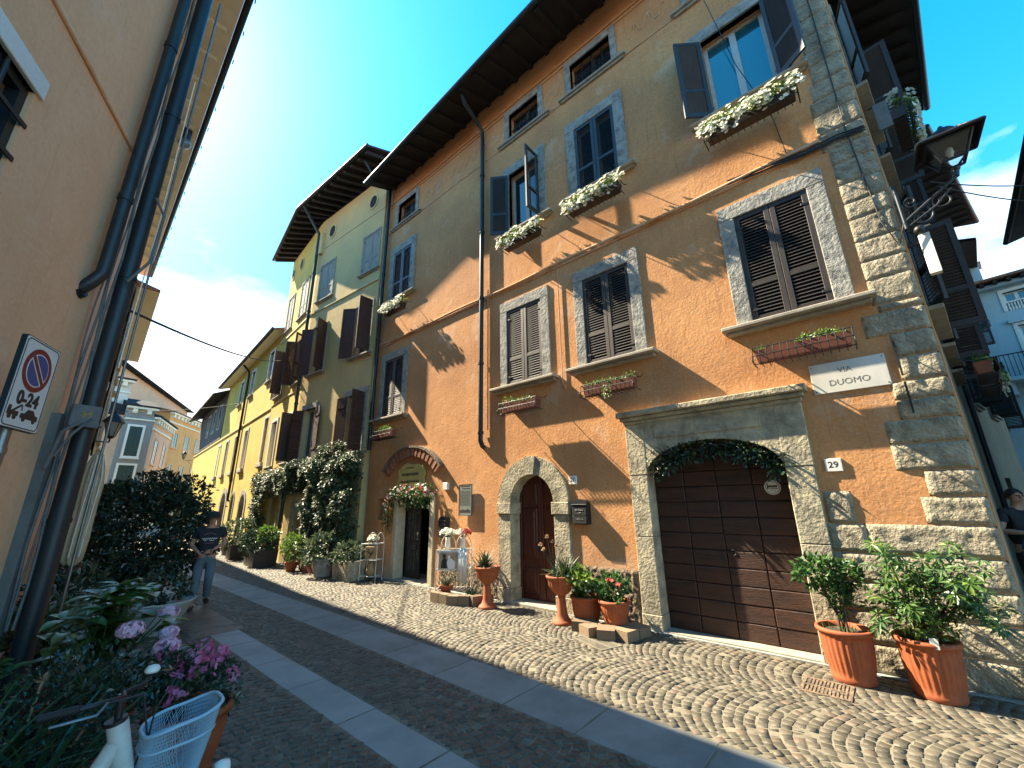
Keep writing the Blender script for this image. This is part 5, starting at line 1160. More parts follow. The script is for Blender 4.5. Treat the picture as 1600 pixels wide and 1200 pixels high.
# ================================================================ POTS AND PLANTS ALONG THE SUNNY WALL
def pot_mb(rt,rb,h,ribs=True,rim=.045,n=168):
    m=MB(); pr=[(rb*.96,0),(rb,.012),(rb+.004,.05)]
    k=8
    for i in range(k+1):
        t=i/k; pr.append((rb+(rt-rb)*t*.97+.012*math.sin(t*math.pi),.06+(h-.06-rim)*t))
    pr+=[(rt+.018,h-rim),(rt+.024,h-rim*.5),(rt+.018,h),(rt-.012,h),(rt-.02,h-.05)]
    m.lathe(pr,n)
    if ribs:
        m.v=[(x*(1-.032*(.5+.5*math.cos(28*math.atan2(y,x)))*(1 if .07<z<h-rim-.005 else 0)),y*(1-.032*(.5+.5*math.cos(28*math.atan2(y,x)))*(1 if .07<z<h-rim-.005 else 0)),z) for x,y,z in m.v]
    return m
def potted(name,label,cat,loc,rt,rb,h,m='terra',ribs=True,group=None,potname='pot'):
    t=thing(name,label,cat,loc,0,group); pot_mb(rt,rb,h,ribs).build(potname,M[m],t,origin=(0,0,0))
    s=MB(); s.lathe([(.001,h-.05),(rt-.012,h-.045)],24); s.build('soil',M['soil'],t); return t
def stemsto(mb,base,tips,r=.012,seed=0):
    rg=random.Random(seed)
    for p in tips:
        b=Vector(base)+Vector((rg.uniform(-.04,.04),rg.uniform(-.04,.04),0)); q=Vector(p); m=b.lerp(q,.5)+Vector((rg.uniform(-.05,.05),rg.uniform(-.05,.05),.04)); mb.tube([b,m,q],[r,r*.75,r*.4],6)
# right big pots
t=potted('potted_tree','small bushy orange tree with two stems in the ribbed terracotta pot next to the garage','potted plant',(6.08,.60,0),.235,.19,.50)
b=MB(); stemsto(b,(0,0,.45),[(.02,.08,1.0),(-.05,-.1,.98),(.03,0,1.1),(-.08,.12,.9)],.014,1); b.build('trunk',M['bark'],t)
b=MB()
for c,r,n in (((-.02,.12,1.06),(.19,.20,.14),330),((-.05,-.10,1.0),(.17,.16,.17),300),((0,.0,.80),(.12,.13,.16),170),((-.05,.22,.98),(.12,.12,.1),120)): foliage(b,c,r,n,.075,.038,int(n+c[2]*10),0,-.1,4,.3)
b.build('foliage',M['leafmid'],t)
b=MB(); rg=random.Random(6)
for i in range(26): strap(b,(rg.uniform(-.16,.16),rg.uniform(-.16,.16),.45),rg.uniform(0,6.28),rg.uniform(1,1.5),rg.uniform(.06,.14),.008)
b.build('weeds',M['leaflite'],t)
t=potted('potted_umbrella_plant','sprawling umbrella plant with fingered leaves in the pot nearest the corner','potted plant',(6.10,-.04,0),.235,.19,.51)
b=MB(); rg=random.Random(12); tips=[]
for i in range(15):
    a=rg.uniform(0,6.28); tips.append((rg.uniform(-.3,.15),rg.uniform(-.48,.36),rg.uniform(.75,1.30)))
stemsto(b,(0,0,.45),tips,.013,2); b.build('stems',M['bark'],t)
b=MB()
def palm(b,c,nrm,L,k,rg,mi=0,Wd=None):
    nrm=nrm.normalized(); a=nrm.cross(Vector((.2,.9,.3))).normalized(); e=nrm.cross(a); w0=rg.random()*6
    for i in range(k):
        w=w0+2*math.pi*i/k; d=a*math.cos(w)+e*math.sin(w)-nrm*.25; leaf(b,c+d*.012,d,nrm,L*rg.uniform(.8,1.1),(Wd or L*.32),mi,.12,.12)
for tp in tips:
    for j in range(11):
        c=Vector(tp)+Vector((rg.gauss(0,.10),rg.gauss(0,.11),rg.gauss(-.05,.10))); palm(b,c,Vector((-.5+rg.gauss(0,.4),rg.gauss(0,.4),.8)),.100,7,rg,j%2)
for j in range(22):
    y=rg.uniform(-.58,-.2); c=Vector((rg.uniform(-.3,.1),y,1.1+(y+.2)*1.0*rg.uniform(.4,1.2)-.1*rg.random())); palm(b,c,Vector((-.4,-.5+rg.gauss(0,.3),.6)),.108,7,rg,j%2)
b.build('leaves',[M['leaffresh'],M['leafmid']],t)
b=MB(); foliage(b,(-.02,.02,.62),(.26,.28,.14),520,.05,.022,31,0,-.2,6,.2); b.build('ferny_filler',M['leaflite'],t)
b=MB(); b.box(-.25,-.245,-.08,-.02,.47,.56); b.build('plant_tag',M['enamel'],t)
# pots by the arched door
t=potted('potted_hydrangea','leafy pale green plant in a ribbed terracotta pot right of the arched door','potted plant',(6.08,3.83,0),.225,.18,.42,group=None)
b=MB(); foliage(b,(-.03,.02,.62),(.27,.30,.20),380,.10,.065,41,0,-.15,5,.2); b.build('foliage',M['leaflite'],t)
b=MB(); rg=random.Random(3)
for i in range(26): flower(b,Vector((-.2+rg.uniform(-.08,.05),rg.uniform(-.2,.2),.62+rg.uniform(-.1,.1))),Vector((-1,rg.uniform(-.5,.5),.6)),.02,0,rg)
b.build('flowers',M['petalw'],t)
t=potted('potted_rose','dark leaved plant with a few red blooms in a pot on the blocks','potted plant',(6.02,3.30,.135),.215,.17,.30,ribs=True)
b=MB(); foliage(b,(0,.0,.44),(.24,.25,.20),330,.08,.05,43,0,-.12,5,.2); b.build('foliage',M['leafmid'],t)
b=MB(); rg=random.Random(5)
for i in range(5): 
    c=Vector((rg.uniform(-.2,0),rg.uniform(-.2,.1),rg.uniform(.48,.62)))
    for j in range(3): flower(b,c+rvec(rg)*.012,Vector((-.7,rg.uniform(-.5,.5),.6)),.026,0,rg)
b.build('blooms',M['petalr'],t)
def pedestal(label,x,y,flowers,seed):
    t=thing('pedestal_urn',label,'urn',(x,y,0),0,'terracotta urns on pedestals flanking the arched door')
    m=MB(); pr=[(.001,0),(.165,0),(.17,.02),(.15,.045),(.11,.07),(.085,.14),(.068,.28),(.062,.38),(.07,.42)]; m.lathe(pr,28); m.build('pedestal',M['terra'],t)
    m=MB(); pr=[(.05,.40),(.10,.425),(.16,.48),(.205,.55),(.215,.60),(.225,.655),(.24,.66),(.245,.69),(.235,.70),(.21,.70),(.205,.66)]; m.lathe(pr,160)
    m.v=[(x_*(1-.05*(.5+.5*math.cos(20*math.atan2(y_,x_)))*(1 if .45<z_<.62 else 0)),y_*(1-.05*(.5+.5*math.cos(20*math.atan2(y_,x_)))*(1 if .45<z_<.62 else 0)),z_) for x_,y_,z_ in m.v]; m.build('bowl',M['terra'],t)
    s=MB(); s.lathe([(.001,.665),(.208,.668)],20); s.build('soil',M['soil'],t)
    b=MB(); rg=random.Random(seed)
    for k in range(4):
        cx,cy=rg.uniform(-.09,.09),rg.uniform(-.1,.1)
        for i in range(22): strap(b,(cx,cy,.67),i*2.4+k,rg.uniform(.25,1.45),rg.uniform(.20,.40),.036,0,.5,4,.03)
    b.build('succulent_leaves',M['agave'],t)
    if flowers:
        f=MB(); s=MB()
        for i in range(6):
            p=[(0,.03*i-.08,.7),(-.05,.10+.05*i-.1,.95),(-.06+.02*rg.uniform(-1,1),.10+.085*i-.16,1.08+.09*((i*5)%4)/1.3)]; s.tube(p,[.006,.005,.004],5)
            for j in range(14): flower(f,Vector(p[-1])+rvec(rg)*.026,rvec(rg)+Vector((0,0,.3)),.016,0,rg)
        s.build('flower_stalks',M['blade'],t); f.build('flower_heads',M['dry'],t)
    return t
pedestal('terracotta urn of succulents on a slim pedestal left of the arched door',5.90,5.83,False,3)
pedestal('terracotta urn with dry pink flower stalks on a slim pedestal right of the arched door',5.92,4.18,True,4)
# low borders of tuff blocks
def kerb(label,pts,w,h,n):
    b=MB(); P=[Vector((*p,0)) for p in pts]; tot=sum((P[i+1]-P[i]).length for i in range(len(P)-1)); rg=random.Random(n)
    def at(s):
        for i in range(len(P)-1):
            L=(P[i+1]-P[i]).length
            if s<=L+1e-6: return P[i].lerp(P[i+1],s/L),(P[i+1]-P[i]).normalized()
            s-=L
        return P[-1],(P[-1]-P[-2]).normalized()
    for k in range(n):
        c,d=at(tot*(k+.5)/n); hl=tot/n*.48; m=MB(); m.bbox(-hl,hl,-w/2,w/2,-.01,h+rg.uniform(-.006,.006),.014)
        a=math.atan2(d.y,d.x)+rg.uniform(-.03,.03); R=Matrix.Rotation(a,3,'Z'); b.merge(m,lambda v:R@v+c)
    return tag(b.build('block_border',M['pavblock']),label,'kerb','low borders of tuff blocks by the wall')
kerb('curved low border of tuff blocks holding the plants at the shop display stand',[(6.2,7.35),(5.80,7.25),(5.62,6.95),(5.66,6.5),(5.86,6.12),(6.2,6.02)],.16,.17,9)
kerb('short low border of tuff blocks under the red blooming pot by the garage',[(6.2,3.86),(5.82,3.74),(5.66,3.40),(5.80,3.08),(6.2,2.98)],.30,.135,6)
# plants in the shop border
def spiky(name,label,loc,n,L,seed,m='blade',pot=None,g=None):
    t=thing(name,label,'plant',loc,0,g)
    if pot: pot_mb(pot,pot*.75,pot*1.4,False).build('pot',M['terra'],t,origin=(0,0,0))
    b=MB(); rg=random.Random(seed); z0=pot*1.25 if pot else 0
    for i in range(n): strap(b,(rg.uniform(-.05,.05),rg.uniform(-.05,.05),z0),rg.uniform(0,6.28),rg.uniform(.4,1.45),rg.uniform(.6,1.15)*L,.026,0,.6,4,.03)
    b.build('leaves',M[m],t); return t
spiky('yucca','dark spiky plant in the block border beside the terracotta urn',(5.93,6.3,.05),60,.36,1)
spiky('spider_plant','spiky plant at the left end of the block border next to the shop door',(6.0,7.3,.05),40,.30,2)
spiky('potted_aloe','little spiky plant in a small terracotta pot inside the block border',(5.86,6.95,.10),40,.30,3,'agave',.12)
# display stands of the shop
def stand(label,loc,w,d,levels,arches,rz,grp):
    t=thing('display_stand',label,'display stand',loc,rz,grp); b=MB(); H=levels[-1]
    for sx in(-1,1):
        for sy in(-1,1): b.tube([(sx*w/2,sy*d/2,0),(sx*w/2,sy*d/2,H)],.011,6)
    for z in levels:
        for sy in(-1,1): b.tube([(-w/2,sy*d/2,z),(w/2,sy*d/2,z)],.009,6)
        for sx in(-1,1): b.tube([(sx*w/2,-d/2,z),(sx*w/2,d/2,z)],.009,6)
        n=7
        for k in range(1,n): b.tube([(-w/2+w*k/n,-d/2,z),(-w/2+w*k/n,d/2,z)],.005,5)
    k=len(arches)
    for i,hh in enumerate(arches):
        c=-w/2+w*(i+.5)/k; rr=w/k/2; b.tube([(c+rr*math.cos(a),-d/2,H+hh*math.sin(a)) for a in np.linspace(0,math.pi,15)],.010,6)
    b.build('frame',M['white_paint'],t); return t
# rz turns local +Y to face the street
s1=stand('slim white iron stand with a wicker bag left of the shop door',(6.02,10.08,0),.46,.30,(.12,.50,.88),(.25,.25),FH.rz+.45,'white iron display stands')
s2=stand('wide white iron stand with a picture and cut flowers right of the shop door',(6.02,6.92,.0),.66,.34,(.18,.55,.92),(.28,.28),FH.rz+.62,'white iron display stands')
def rel(s,x,y,z): return Matrix.Rotation(s.rotation_euler.z,3,'Z')@Vector((x,y,z))+s.location
t=thing('wicker_bag','small wicker bag on the lowest shelf of the slim white stand','bag',rel(s1,.02,0,.13),FH.rz+.45); b=MB(); b.lathe([(.001,0),(.10,0),(.115,.1),(.07,.24),(.06,.28)],16,(0,0,0),0,True,1,.6); b.build('body',M['wicker'],t); b=MB(); b.tube([(.05*math.cos(a),0,.26+.12*math.sin(a)) for a in np.linspace(0,math.pi,12)],.008,6); b.build('handle',M['wicker'],t)
t=thing('craft_panel','square wicker panel with a dark bow on the middle shelf of the slim white stand','ornament',rel(s1,0,.05,.51),FH.rz+.45); b=MB(); b.bbox(-.17,.17,-.02,.02,0,.30,.01); b.build('panel',M['wicker'],t); b=MB(); b.tube([(.04,.025,.22),(.09,.03,.18),(0,.03,.12),(-.08,.03,.19),(-.02,.03,.1),(.03,.03,.05)],.012,6); b.build('bow',M['black'],t)
def bunch(name,label,loc,cols,seed,r,vase=True,rz=0):
    t=thing(name,label,'flowers',loc,rz); z0=0
    if vase:
        b=MB(); b.lathe([(.001,0),(.05,0),(.06,.05),(.045,.16),(.055,.22),(.05,.22)],16); b.build('vase',M['enamel'],t); z0=.22
    rg=random.Random(seed); st=MB()
    for k,c in enumerate(cols):
        f=MB()
        for i in range(46):
            d=rvec(rg); d.z=abs(d.z)*.8; p=Vector((0,0,z0+.07))+d*r*rg.uniform(.6,1.05)+Vector(((k-(len(cols)-1)/2)*r*.8,0,0)); flower(f,p,d+Vector((0,.4,.2)),rg.uniform(.022,.038),0,rg)
            if i%6==0: st.tube([(0,0,z0-.05),p],.004,4)
        f.build('blossoms',M[c],t)
    st.build('stems',M['blade'],t); return t
bunch('flower_bunch','cream flower cushion on top of the slim white stand',rel(s1,0,0,.90),['petalw'],2,.16,False)
bunch('flower_vase','tall white vase of white flowers on the wide white stand, nearer the shop door',rel(s2,.14,0,.94),['petalw','petalw'],3,.14,True,FH.rz+.62)
bunch('flower_vase','vase of yellow white and dark red flowers on the wide white stand, nearer the urn',rel(s2,-.18,0,.94),['petalr','petalw'],4,.13,True,FH.rz+.62)
t=thing('framed_picture','framed sepia picture of two figures on the wide white stand','picture',rel(s2,.06,.17,.55),FH.rz+.62)
b=MB(); b.bbox(-.23,.23,-.02,.012,0,.36,.01); b.build('frame',M['white_paint'],t); b=MB(); b.box(-.20,.20,.0125,.015,.03,.33); b.build('print',mat('sepia_print',(.45,.33,.22),(.2,.13,.08),5,.6),t)
b=MB(); b.prism([(.03,.03),(.16,.03),(.15,.18),(.10,.24),(.05,.2)],.0152,.0165,0); b.prism([(.10+.035*math.cos(a),.265+.04*math.sin(a)) for a in np.linspace(0,6.1,14)],.0152,.0168,0); b.build('dark_figure',M['black'],t)
b=MB(); b.prism([(-.12,.03),(.01,.03),(.05,.12),(.02,.2),(-.05,.22),(-.13,.15)],.0152,.0164,0); b.prism([(.0+.03*math.cos(a),.24+.035*math.sin(a)) for a in np.linspace(0,6.1,14)],.0152,.0166,0); b.build('pale_figure',M['enamel'],t)
t=thing('hanging_cloth','white cloth draped over the side of the wide white stand','cloth',rel(s2,-.22,.19,.3),FH.rz+.62); b=MB(); 
n=14
for i in range(n):
    x0=-.09+.18*i/n; x1=-.09+.18*(i+1)/n; y0=.012*math.sin(i*1.4); y1=.012*math.sin((i+1)*1.4); b.add([(x0,y0,.02*math.sin(i)),(x1,y1,.02*math.sin(i+1)),(x1,y1*.6,.66),(x0,y0*.6,.66),(x0,y0-.006,.02*math.sin(i)),(x1,y1-.006,.02*math.sin(i+1)),(x1,y1*.6-.006,.66),(x0,y0*.6-.006,.66)],[(0,1,2,3),(7,6,5,4),(0,4,5,1),(2,6,7,3)],0,True)
b.build('fabric',M['enamel'],t)
b=MB(); b.bbox(-.28,.28,-.02,.0,0,.34,.01); 
t=thing('wire_panel','scrollwork iron panel leaning in the lower part of the wide white stand','ornament',rel(s2,0,.10,.19),FH.rz+.62); b=MB(); 
for k in range(5): b.tube([(-.2+.1*k+.04*math.cos(a*2),0,.04+.26*a/6.28) for a in np.linspace(0,6.28,20)],.006,5)
b.tube([(-.27,0,0),(.27,0,0),(.27,0,.33),(-.27,0,.33),(-.27,0,0)],.008,5); b.build('scrolls',M['iron'],t)
# ---------------------------------------------------------------- vine on the bent house
vn=thing('climbing_vine','big climbing vine with sunlit pale leaves covering the ground floor of the olive house','vine',tuple(FG.w(1.2,.3,0)),FG.rz)
def vine(fr,patches,seed):
    rg=random.Random(seed); lf=MB(); off=Vector((seed*2.2,1,0))
    for (u0,u1,z0,z1,th,n) in patches:
        k=0;tr=0
        while k<n and tr<n*6:
            tr+=1
            u=rg.uniform(u0,u1); z=rg.uniform(z0,z1)
            e=min((u-u0),(u1-u),(z-z0),(z1-z)); nn=noise.noise(Vector((u*1.4,z*1.4,0))+off)+.5*noise.noise(Vector((u*3.5,z*3.5,0))+off)
            if e<.25+.3*nn and rg.random()>max(.08,(e/.35)): continue
            if nn<-.8: continue
            o=(.06+th*(.5+.55*nn)*rg.random()**.5)*min(1,.4+e*2)+.02
            p=fr.w(u,max(o,.03),z)-vn.location
            R=Matrix.Rotation(-FG.rz,3,'Z'); p=R@p
            d=Vector((rg.uniform(-1,1),rg.uniform(-.1,1),rg.uniform(-1.1,.4))); s=rg.uniform(.7,1.3)
            leaf(lf,p,d,Vector((rg.uniform(-.5,.5),.5,.7+rg.uniform(-.4,.3))),.105*s,.072*s,0,.12,.1); k+=1
    return lf
v=vine(FG,[(-.2,2.75,.1,3.45,.66,13500),(1.9,4.6,2.2,3.45,.55,4200),(.6,2.6,2.9,3.8,.4,1100)],3); v.build('foliage',M['leafvine'],vn)
v=vine(FK,[(-.2,4.2,2.15,3.25,.5,4300),(2.3,4.2,.15,2.7,.42,3400)],5); v.build('side_foliage',M['leafvine'],vn)
b=MB(); 
for k,(a,c) in enumerate((((-.9,.1,0),(-.6,.05,2.6)),((.2,.1,0),(-.2,.1,3.0)),((1.0,.1,0),(1.2,.08,2.8)),((.5,.15,0),(.9,.1,2.2)))): b.tube([a,(a[0]+.1,a[1]+.05,1.0),((a[0]+c[0])/2-.1,.08,1.8),c],[.035,.03,.025,.015],7)
b.build('stem',M['bark'],vn)
# planters standing under the vine
def trough(name,label,loc,w,d,h,rz,m,g=None):
    t=thing(name,label,'planter',loc,rz,g); b=MB(); e=.035
    b.add([(-w/2*.94,-d/2*.94,0),(w/2*.94,-d/2*.94,0),(w/2*.94,d/2*.94,0),(-w/2*.94,d/2*.94,0),(-w/2,-d/2,h),(w/2,-d/2,h),(w/2,d/2,h),(-w/2,d/2,h),(-w/2+e,-d/2+e,h),(w/2-e,-d/2+e,h),(w/2-e,d/2-e,h),(-w/2+e,d/2-e,h),(-w/2+e,-d/2+e,h-.06),(w/2-e,-d/2+e,h-.06),(w/2-e,d/2-e,h-.06),(-w/2+e,d/2-e,h-.06)],
      [(0,3,2,1),(0,1,5,4),(1,2,6,5),(2,3,7,6),(3,0,4,7),(4,5,9,8),(5,6,10,9),(6,7,11,10),(7,4,8,11),(8,9,13,12),(9,10,14,13),(10,11,15,14),(11,8,12,15)]); b.add([(-w/2+e,-d/2+e,h-.055),(w/2-e,-d/2+e,h-.055),(w/2-e,d/2-e,h-.055),(-w/2+e,d/2-e,h-.055)],[(0,1,2,3)],1)
    b.build('trough',[M[m],M['soil']],t,origin=(0,0,0)); return t
t=trough('stone_planter','square weathered stone planter at the foot of the vine next to the slim white stand',(5.78,10.75,0),.75,.5,.46,FG.rz,'stone'); b=MB(); foliage(b,(0,0,.6),(.5,.36,.3),420,.12,.065,51,0,-.1,4); b.build('foliage',M['leafvine'],t)
t=potted('vine_side_pot','grey stone tub with broad light leaves in the middle under the vine','potted plant',(5.62,11.85,0),.30,.22,.45,'surround',False); b=MB(); foliage(b,(0,0,.66),(.55,.5,.42),620,.16,.09,52,0,-.12,3); b.build('foliage',M['leafvine'],t)
t=trough('low_planter','long low terracotta coloured trough behind the small potted bush under the vine',(5.78,12.75,0),.9,.4,.34,FG.rz,'terrabox'); b=MB(); foliage(b,(0,0,.5),(.5,.3,.28),300,.12,.07,53,0,-.1,4); b.build('foliage',M['leafvine'],t)
t=potted('small_potted_bush','small bush with bright yellow green leaves in a little terracotta pot by the arched doorway','potted plant',(5.42,13.45,0),.17,.13,.26,'terra',False); b=MB(); foliage(b,(0,0,.68),(.34,.36,.42),520,.10,.05,54,0,-.1,4,.2); b.build('foliage',M['leaflite'],t); b=MB(); stemsto(b,(0,0,.2),[(0,.1,.7),(.1,-.1,.8),(-.1,0,.75)],.01); b.build('stems',M['bark'],t)
t=trough('dark_tub','wide dark tub with a dense bush, bright yellow green on top',(5.32,15.7,0),1.3,.7,.5,FK.rz,'plast'); b=MB(); foliage(b,(0,.1,.66),(.75,.5,.38),1100,.12,.06,55,0,-.12,3); b.build('dark_foliage',M['leafdark'],t); b=MB(); foliage(b,(-.3,-.05,.98),(.42,.35,.2),380,.12,.055,56,0,-.1,3); b.build('bright_foliage',M['leaflite'],t)
t=trough('dark_box_planter','small dark box planter with spreading leaves at the far end of the vine',(5.35,18.3,0),.75,.5,.5,FK.rz,'plast'); b=MB(); foliage(b,(0,0,.85),(.8,.6,.5),700,.17,.07,57,0,-.1,3); b.build('foliage',M['leafvine'],t)
t=potted('far_pot','grey pot with a low bush against the yellow wall beyond the vine','potted plant',(5.62,20.2,0),.26,.2,.45,'surround',False); b=MB(); foliage(b,(0,0,.65),(.45,.45,.35),300,.12,.06,58,0,-.1,3); b.build('foliage',M['leafmid'],t)
# ================================================================ LEFT FOREGROUND
# no parking sign
sg=thing('no_parking_sign','no parking sign reading 0-24 with tow truck symbol on a grey pole','sign',(-.17,4.26,0),F1.rz)
b=MB(); b.tube([(.02,-.03,0),(.02,-.03,2.97)],.03,14); b.build('pole',M['steel'],sg)
w_,h_,z0=.40,.62,2.36
def rrect(w,h,r,zc,n=6):
    o=[]
    for cx,cz,a0 in((w/2-r,h/2-r,0),(-w/2+r,h/2-r,90),(-w/2+r,-h/2+r,180),(w/2-r,-h/2+r,270)):
        for k in range(n+1): a=R_(a0+90*k/n); o.append((cx+r*math.cos(a),zc+cz+r*math.sin(a)))
    return o
zc=z0+h_/2
b=MB(); b.prism(rrect(w_,h_,.018,zc),-.012,.016); PN=b.build('panel_back',M['gutter'],sg)
b=MB(); b.prism(rrect(w_-.012,h_-.012,.02,zc),.016,.018); b.build('face',M['signwhite'],PN)
b=MB(); i_=rrect(w_-.040,h_-.040,.03,zc); o_=rrect(w_-.026,h_-.026,.036,zc); b.band(i_+i_[:1],o_+o_[:1],.018,.0195,0); b.build('border',M['black'],PN)
def circ(r,cz,n=40): return [(r*math.cos(2*math.pi*k/n),cz+r*math.sin(2*math.pi*k/n)) for k in range(n)]
cz=z0+.415
b=MB(); b.prism(circ(.152,cz),.018,.0195,0); b.prism(circ(.116,cz),.0195,.021,1)
# white rimmed blue field crossed by the red bar
b.prism(circ(.108,cz),.021,.0222,2)
ang=R_(135); dx,dz=math.cos(ang),math.sin(ang)
def bar(hw,L,y0,y1,mi):
    px,pz=-dz*hw,dx*hw; b.prism([(dx*L+px,cz+dz*L+pz),(dx*L-px,cz+dz*L-pz),(-dx*L-px,cz-dz*L-pz),(-dx*L+px,cz-dz*L+pz)],y0,y1,mi)
# bar runs from upper left to lower right for the reader
ang=R_(45); dx,dz=math.cos(ang),math.sin(ang)
bar(.024,.112,.0222,.0232,1); bar(.015,.118,.0232,.0242,0); b.build('no_parking_disc',[M['signred'],M['signwhite'],M['signblue']],PN)
b=MB(); text_on(b,'0-24',.125,0,.0195,z0+.205,depth=.0015,bold=.005); b.build('hours',M['black'],PN)
b=MB(); B=lambda pts:b.prism([(-x,z0+z) for x,z in pts],.018,.0205)
# tow truck pulling a car, in silhouette
B([(-.165,.085),(-.055,.085),(-.055,.115),(-.165,.115)]); B([(-.165,.115),(-.135,.115),(-.135,.145),(-.16,.145)]); B([(-.12,.118),(-.045,.168),(-.035,.160),(-.105,.112)]); B([(-.042,.166),(-.03,.125),(-.022,.127),(-.034,.168)])
B([(-.03,.08),(.155,.08),(.155,.112),(.12,.118),(.095,.146),(.035,.146),(.01,.116),(-.03,.112)])
for cx in(-.135,-.085,.01,.12): b.prism([(-cx+.017*math.cos(a),z0+.076+.017*math.sin(a)) for a in np.linspace(0,6.0,14)],.018,.0208)
b.build('tow_symbol',M['black'],PN)
b=MB(); b.tube([(.02,-.03,2.2),(.02,-.03,2.24)],.036,14); b.build('bracket',M['steel'],sg)
# big dark shrub in a tub
sh_=thing('dark_shrub','large dense shrub with dark glossy leaves in a tub in the middle of the street','shrub',(1.62,11.3,0),0)
pot_mb(.55,.42,.55,False).build('tub',M['plast'],sh_,origin=(0,0,0))
b=MB(); rg=random.Random(2)
for i in range(14):
    a=rg.uniform(0,6.28); r=rg.uniform(.3,.95); q=Vector((r*math.cos(a),r*math.sin(a),rg.uniform(1.0,2.3))); b.tube([(.06*math.cos(a),.06*math.sin(a),.5),(q.x*.45,q.y*.45,.9),q],[.03,.022,.01],6)
b.build('branches',M['bark'],sh_)
b=MB()
for c,r,n,s in (((0,0,1.42),(1.1,1.05,.95),5200,1),((.55,-.2,1.9),(.62,.6,.55),1500,2),((-.5,-.3,1.8),(.6,.6,.55),1500,3),((.1,.1,2.15),(.6,.6,.42),1100,4),((-.45,-.3,.85),(.75,.6,.45),1100,5),((.5,-.35,.9),(.7,.55,.42),1000,6)): foliage(b,c,r,n,.105,.052,s+60,0,-.22,2.2,.5,.5)
b.build('foliage',M['leafdark'],sh_)
# white bowl planter
t=thing('bowl_planter','wide pale bowl planter tapering to a small foot behind the hydrangea','planter',(1.62,8.75,0),R_(20))
b=MB(); b.lathe([(.001,0),(.20,0),(.22,.02),(.33,.2),(.45,.42),(.475,.45),(.465,.47),(.44,.46),(.42,.42),(.001,.41)],40); b.build('bowl',M['boxwhite'],t,origin=(0,0,0))
b=MB(); foliage(b,(-.05,0,.62),(.40,.40,.22),420,.11,.05,71,0,-.1,4); b.build('foliage',M['leafdark'],t)
# hydrangea
hy=potted('hydrangea','tall hydrangea with big green leaves and pale pink flower heads by the left wall','potted plant',(.62,5.0,0),.30,.23,.42,'terra',False)
b=MB(); rg=random.Random(9); tips=[]
for i in range(34):
    a=rg.uniform(0,6.28); r=rg.uniform(.05,.62); tips.append(Vector((r*math.cos(a),r*math.sin(a),1.22-.45*r*r/.38+rg.uniform(-.16,.06))))
st=MB(); stemsto(st,(0,0,.36),tips,.010,5); st.build('stems',M['blade'],hy)
def bigleaf(mb,p,d,nrm,L,Wd,mi=0):
    d=d.normalized(); s=d.cross(nrm).normalized(); n=s.cross(d); vs=[];prof=((0,.05),(.2,.72),(.45,1),(.72,.7),(1,.02))
    for t,wd in prof:
        c=p+d*(L*t)-n*(L*.22*t*t); vs+=[c-s*Wd*.5*wd+n*Wd*.14*wd,c,c+s*Wd*.5*wd+n*Wd*.14*wd]
    mb.add(vs,[f for i in range(4) for f in((3*i,3*i+1,3*i+4,3*i+3),(3*i+1,3*i+2,3*i+5,3*i+4))],mi,True)
for tp in tips:
    for lv in range(4):
        base=Vector((0,0,.4)).lerp(tp,1-.17*lv)
        for k in range(2+(lv==0)*2):
            a=rg.uniform(0,6.28); d=Vector((math.cos(a),math.sin(a),rg.uniform(-.05,.55))); L=rg.uniform(.12,.20); bigleaf(b,base,d,Vector((d.x*-.2,d.y*-.2,1)),L,L*.58)
b.build('leaves',M['leaffresh'],hy)
heads=[(1.06,5.25,.90,.085),(.70,4.52,.95,.085),(.99,4.75,.83,.07),(.90,4.30,.83,.085)]
for i,(x,y,z,r) in enumerate(heads):
    f=MB(); c=Vector((x-.62,y-5.0,z))
    for k in range(95): d=rvec(rg); d.z=d.z*.8+.12; flower(f,c+Vector((d.x,d.y,d.z*.75))*r,d,rg.uniform(.017,.024),0,rg,4)
    f.build('flower_head',M['petalp'],hy); s=MB(); s.tube([(0,0,.4),c*.5+Vector((0,0,.25)),c],.007,6); s.build('stem',M['blade'],hy)
# small leaved dark bush
t=potted('small_leaved_bush','dark bush with tiny leaves between the hydrangea and the strap leaved plant','potted plant',(.42,4.15,0),.26,.2,.38,'terrabox',False)
b=MB()
for c,r,n,s in (((0,0,.66),(.40,.45,.30),1500,1),((.2,.1,.62),(.3,.35,.26),700,2),((-.1,-.25,.6),(.35,.3,.25),700,3)): foliage(b,c,r,n,.042,.024,s+80,0,-.2,6,.3)
b.build('foliage',M['leafdark'],t)
t=potted('silver_leaf_plant','low plant with silvery leaves at the foot of the left corner pipes','potted plant',(.28,6.3,0),.24,.18,.36,'terrabox',False); b=MB(); foliage(b,(0,0,.62),(.42,.45,.32),420,.15,.06,88,0,-.15,4); b.build('foliage',M['leafvine'],t)
t=potted('leafy_bush','dense leafy bush against the left street wall behind the hydrangea','potted plant',(.45,7.3,0),.3,.22,.4,'plast',False); b=MB(); foliage(b,(0,0,.75),(.45,.6,.45),900,.10,.05,89,0,-.2,4); b.build('foliage',M['leafdark'],t)
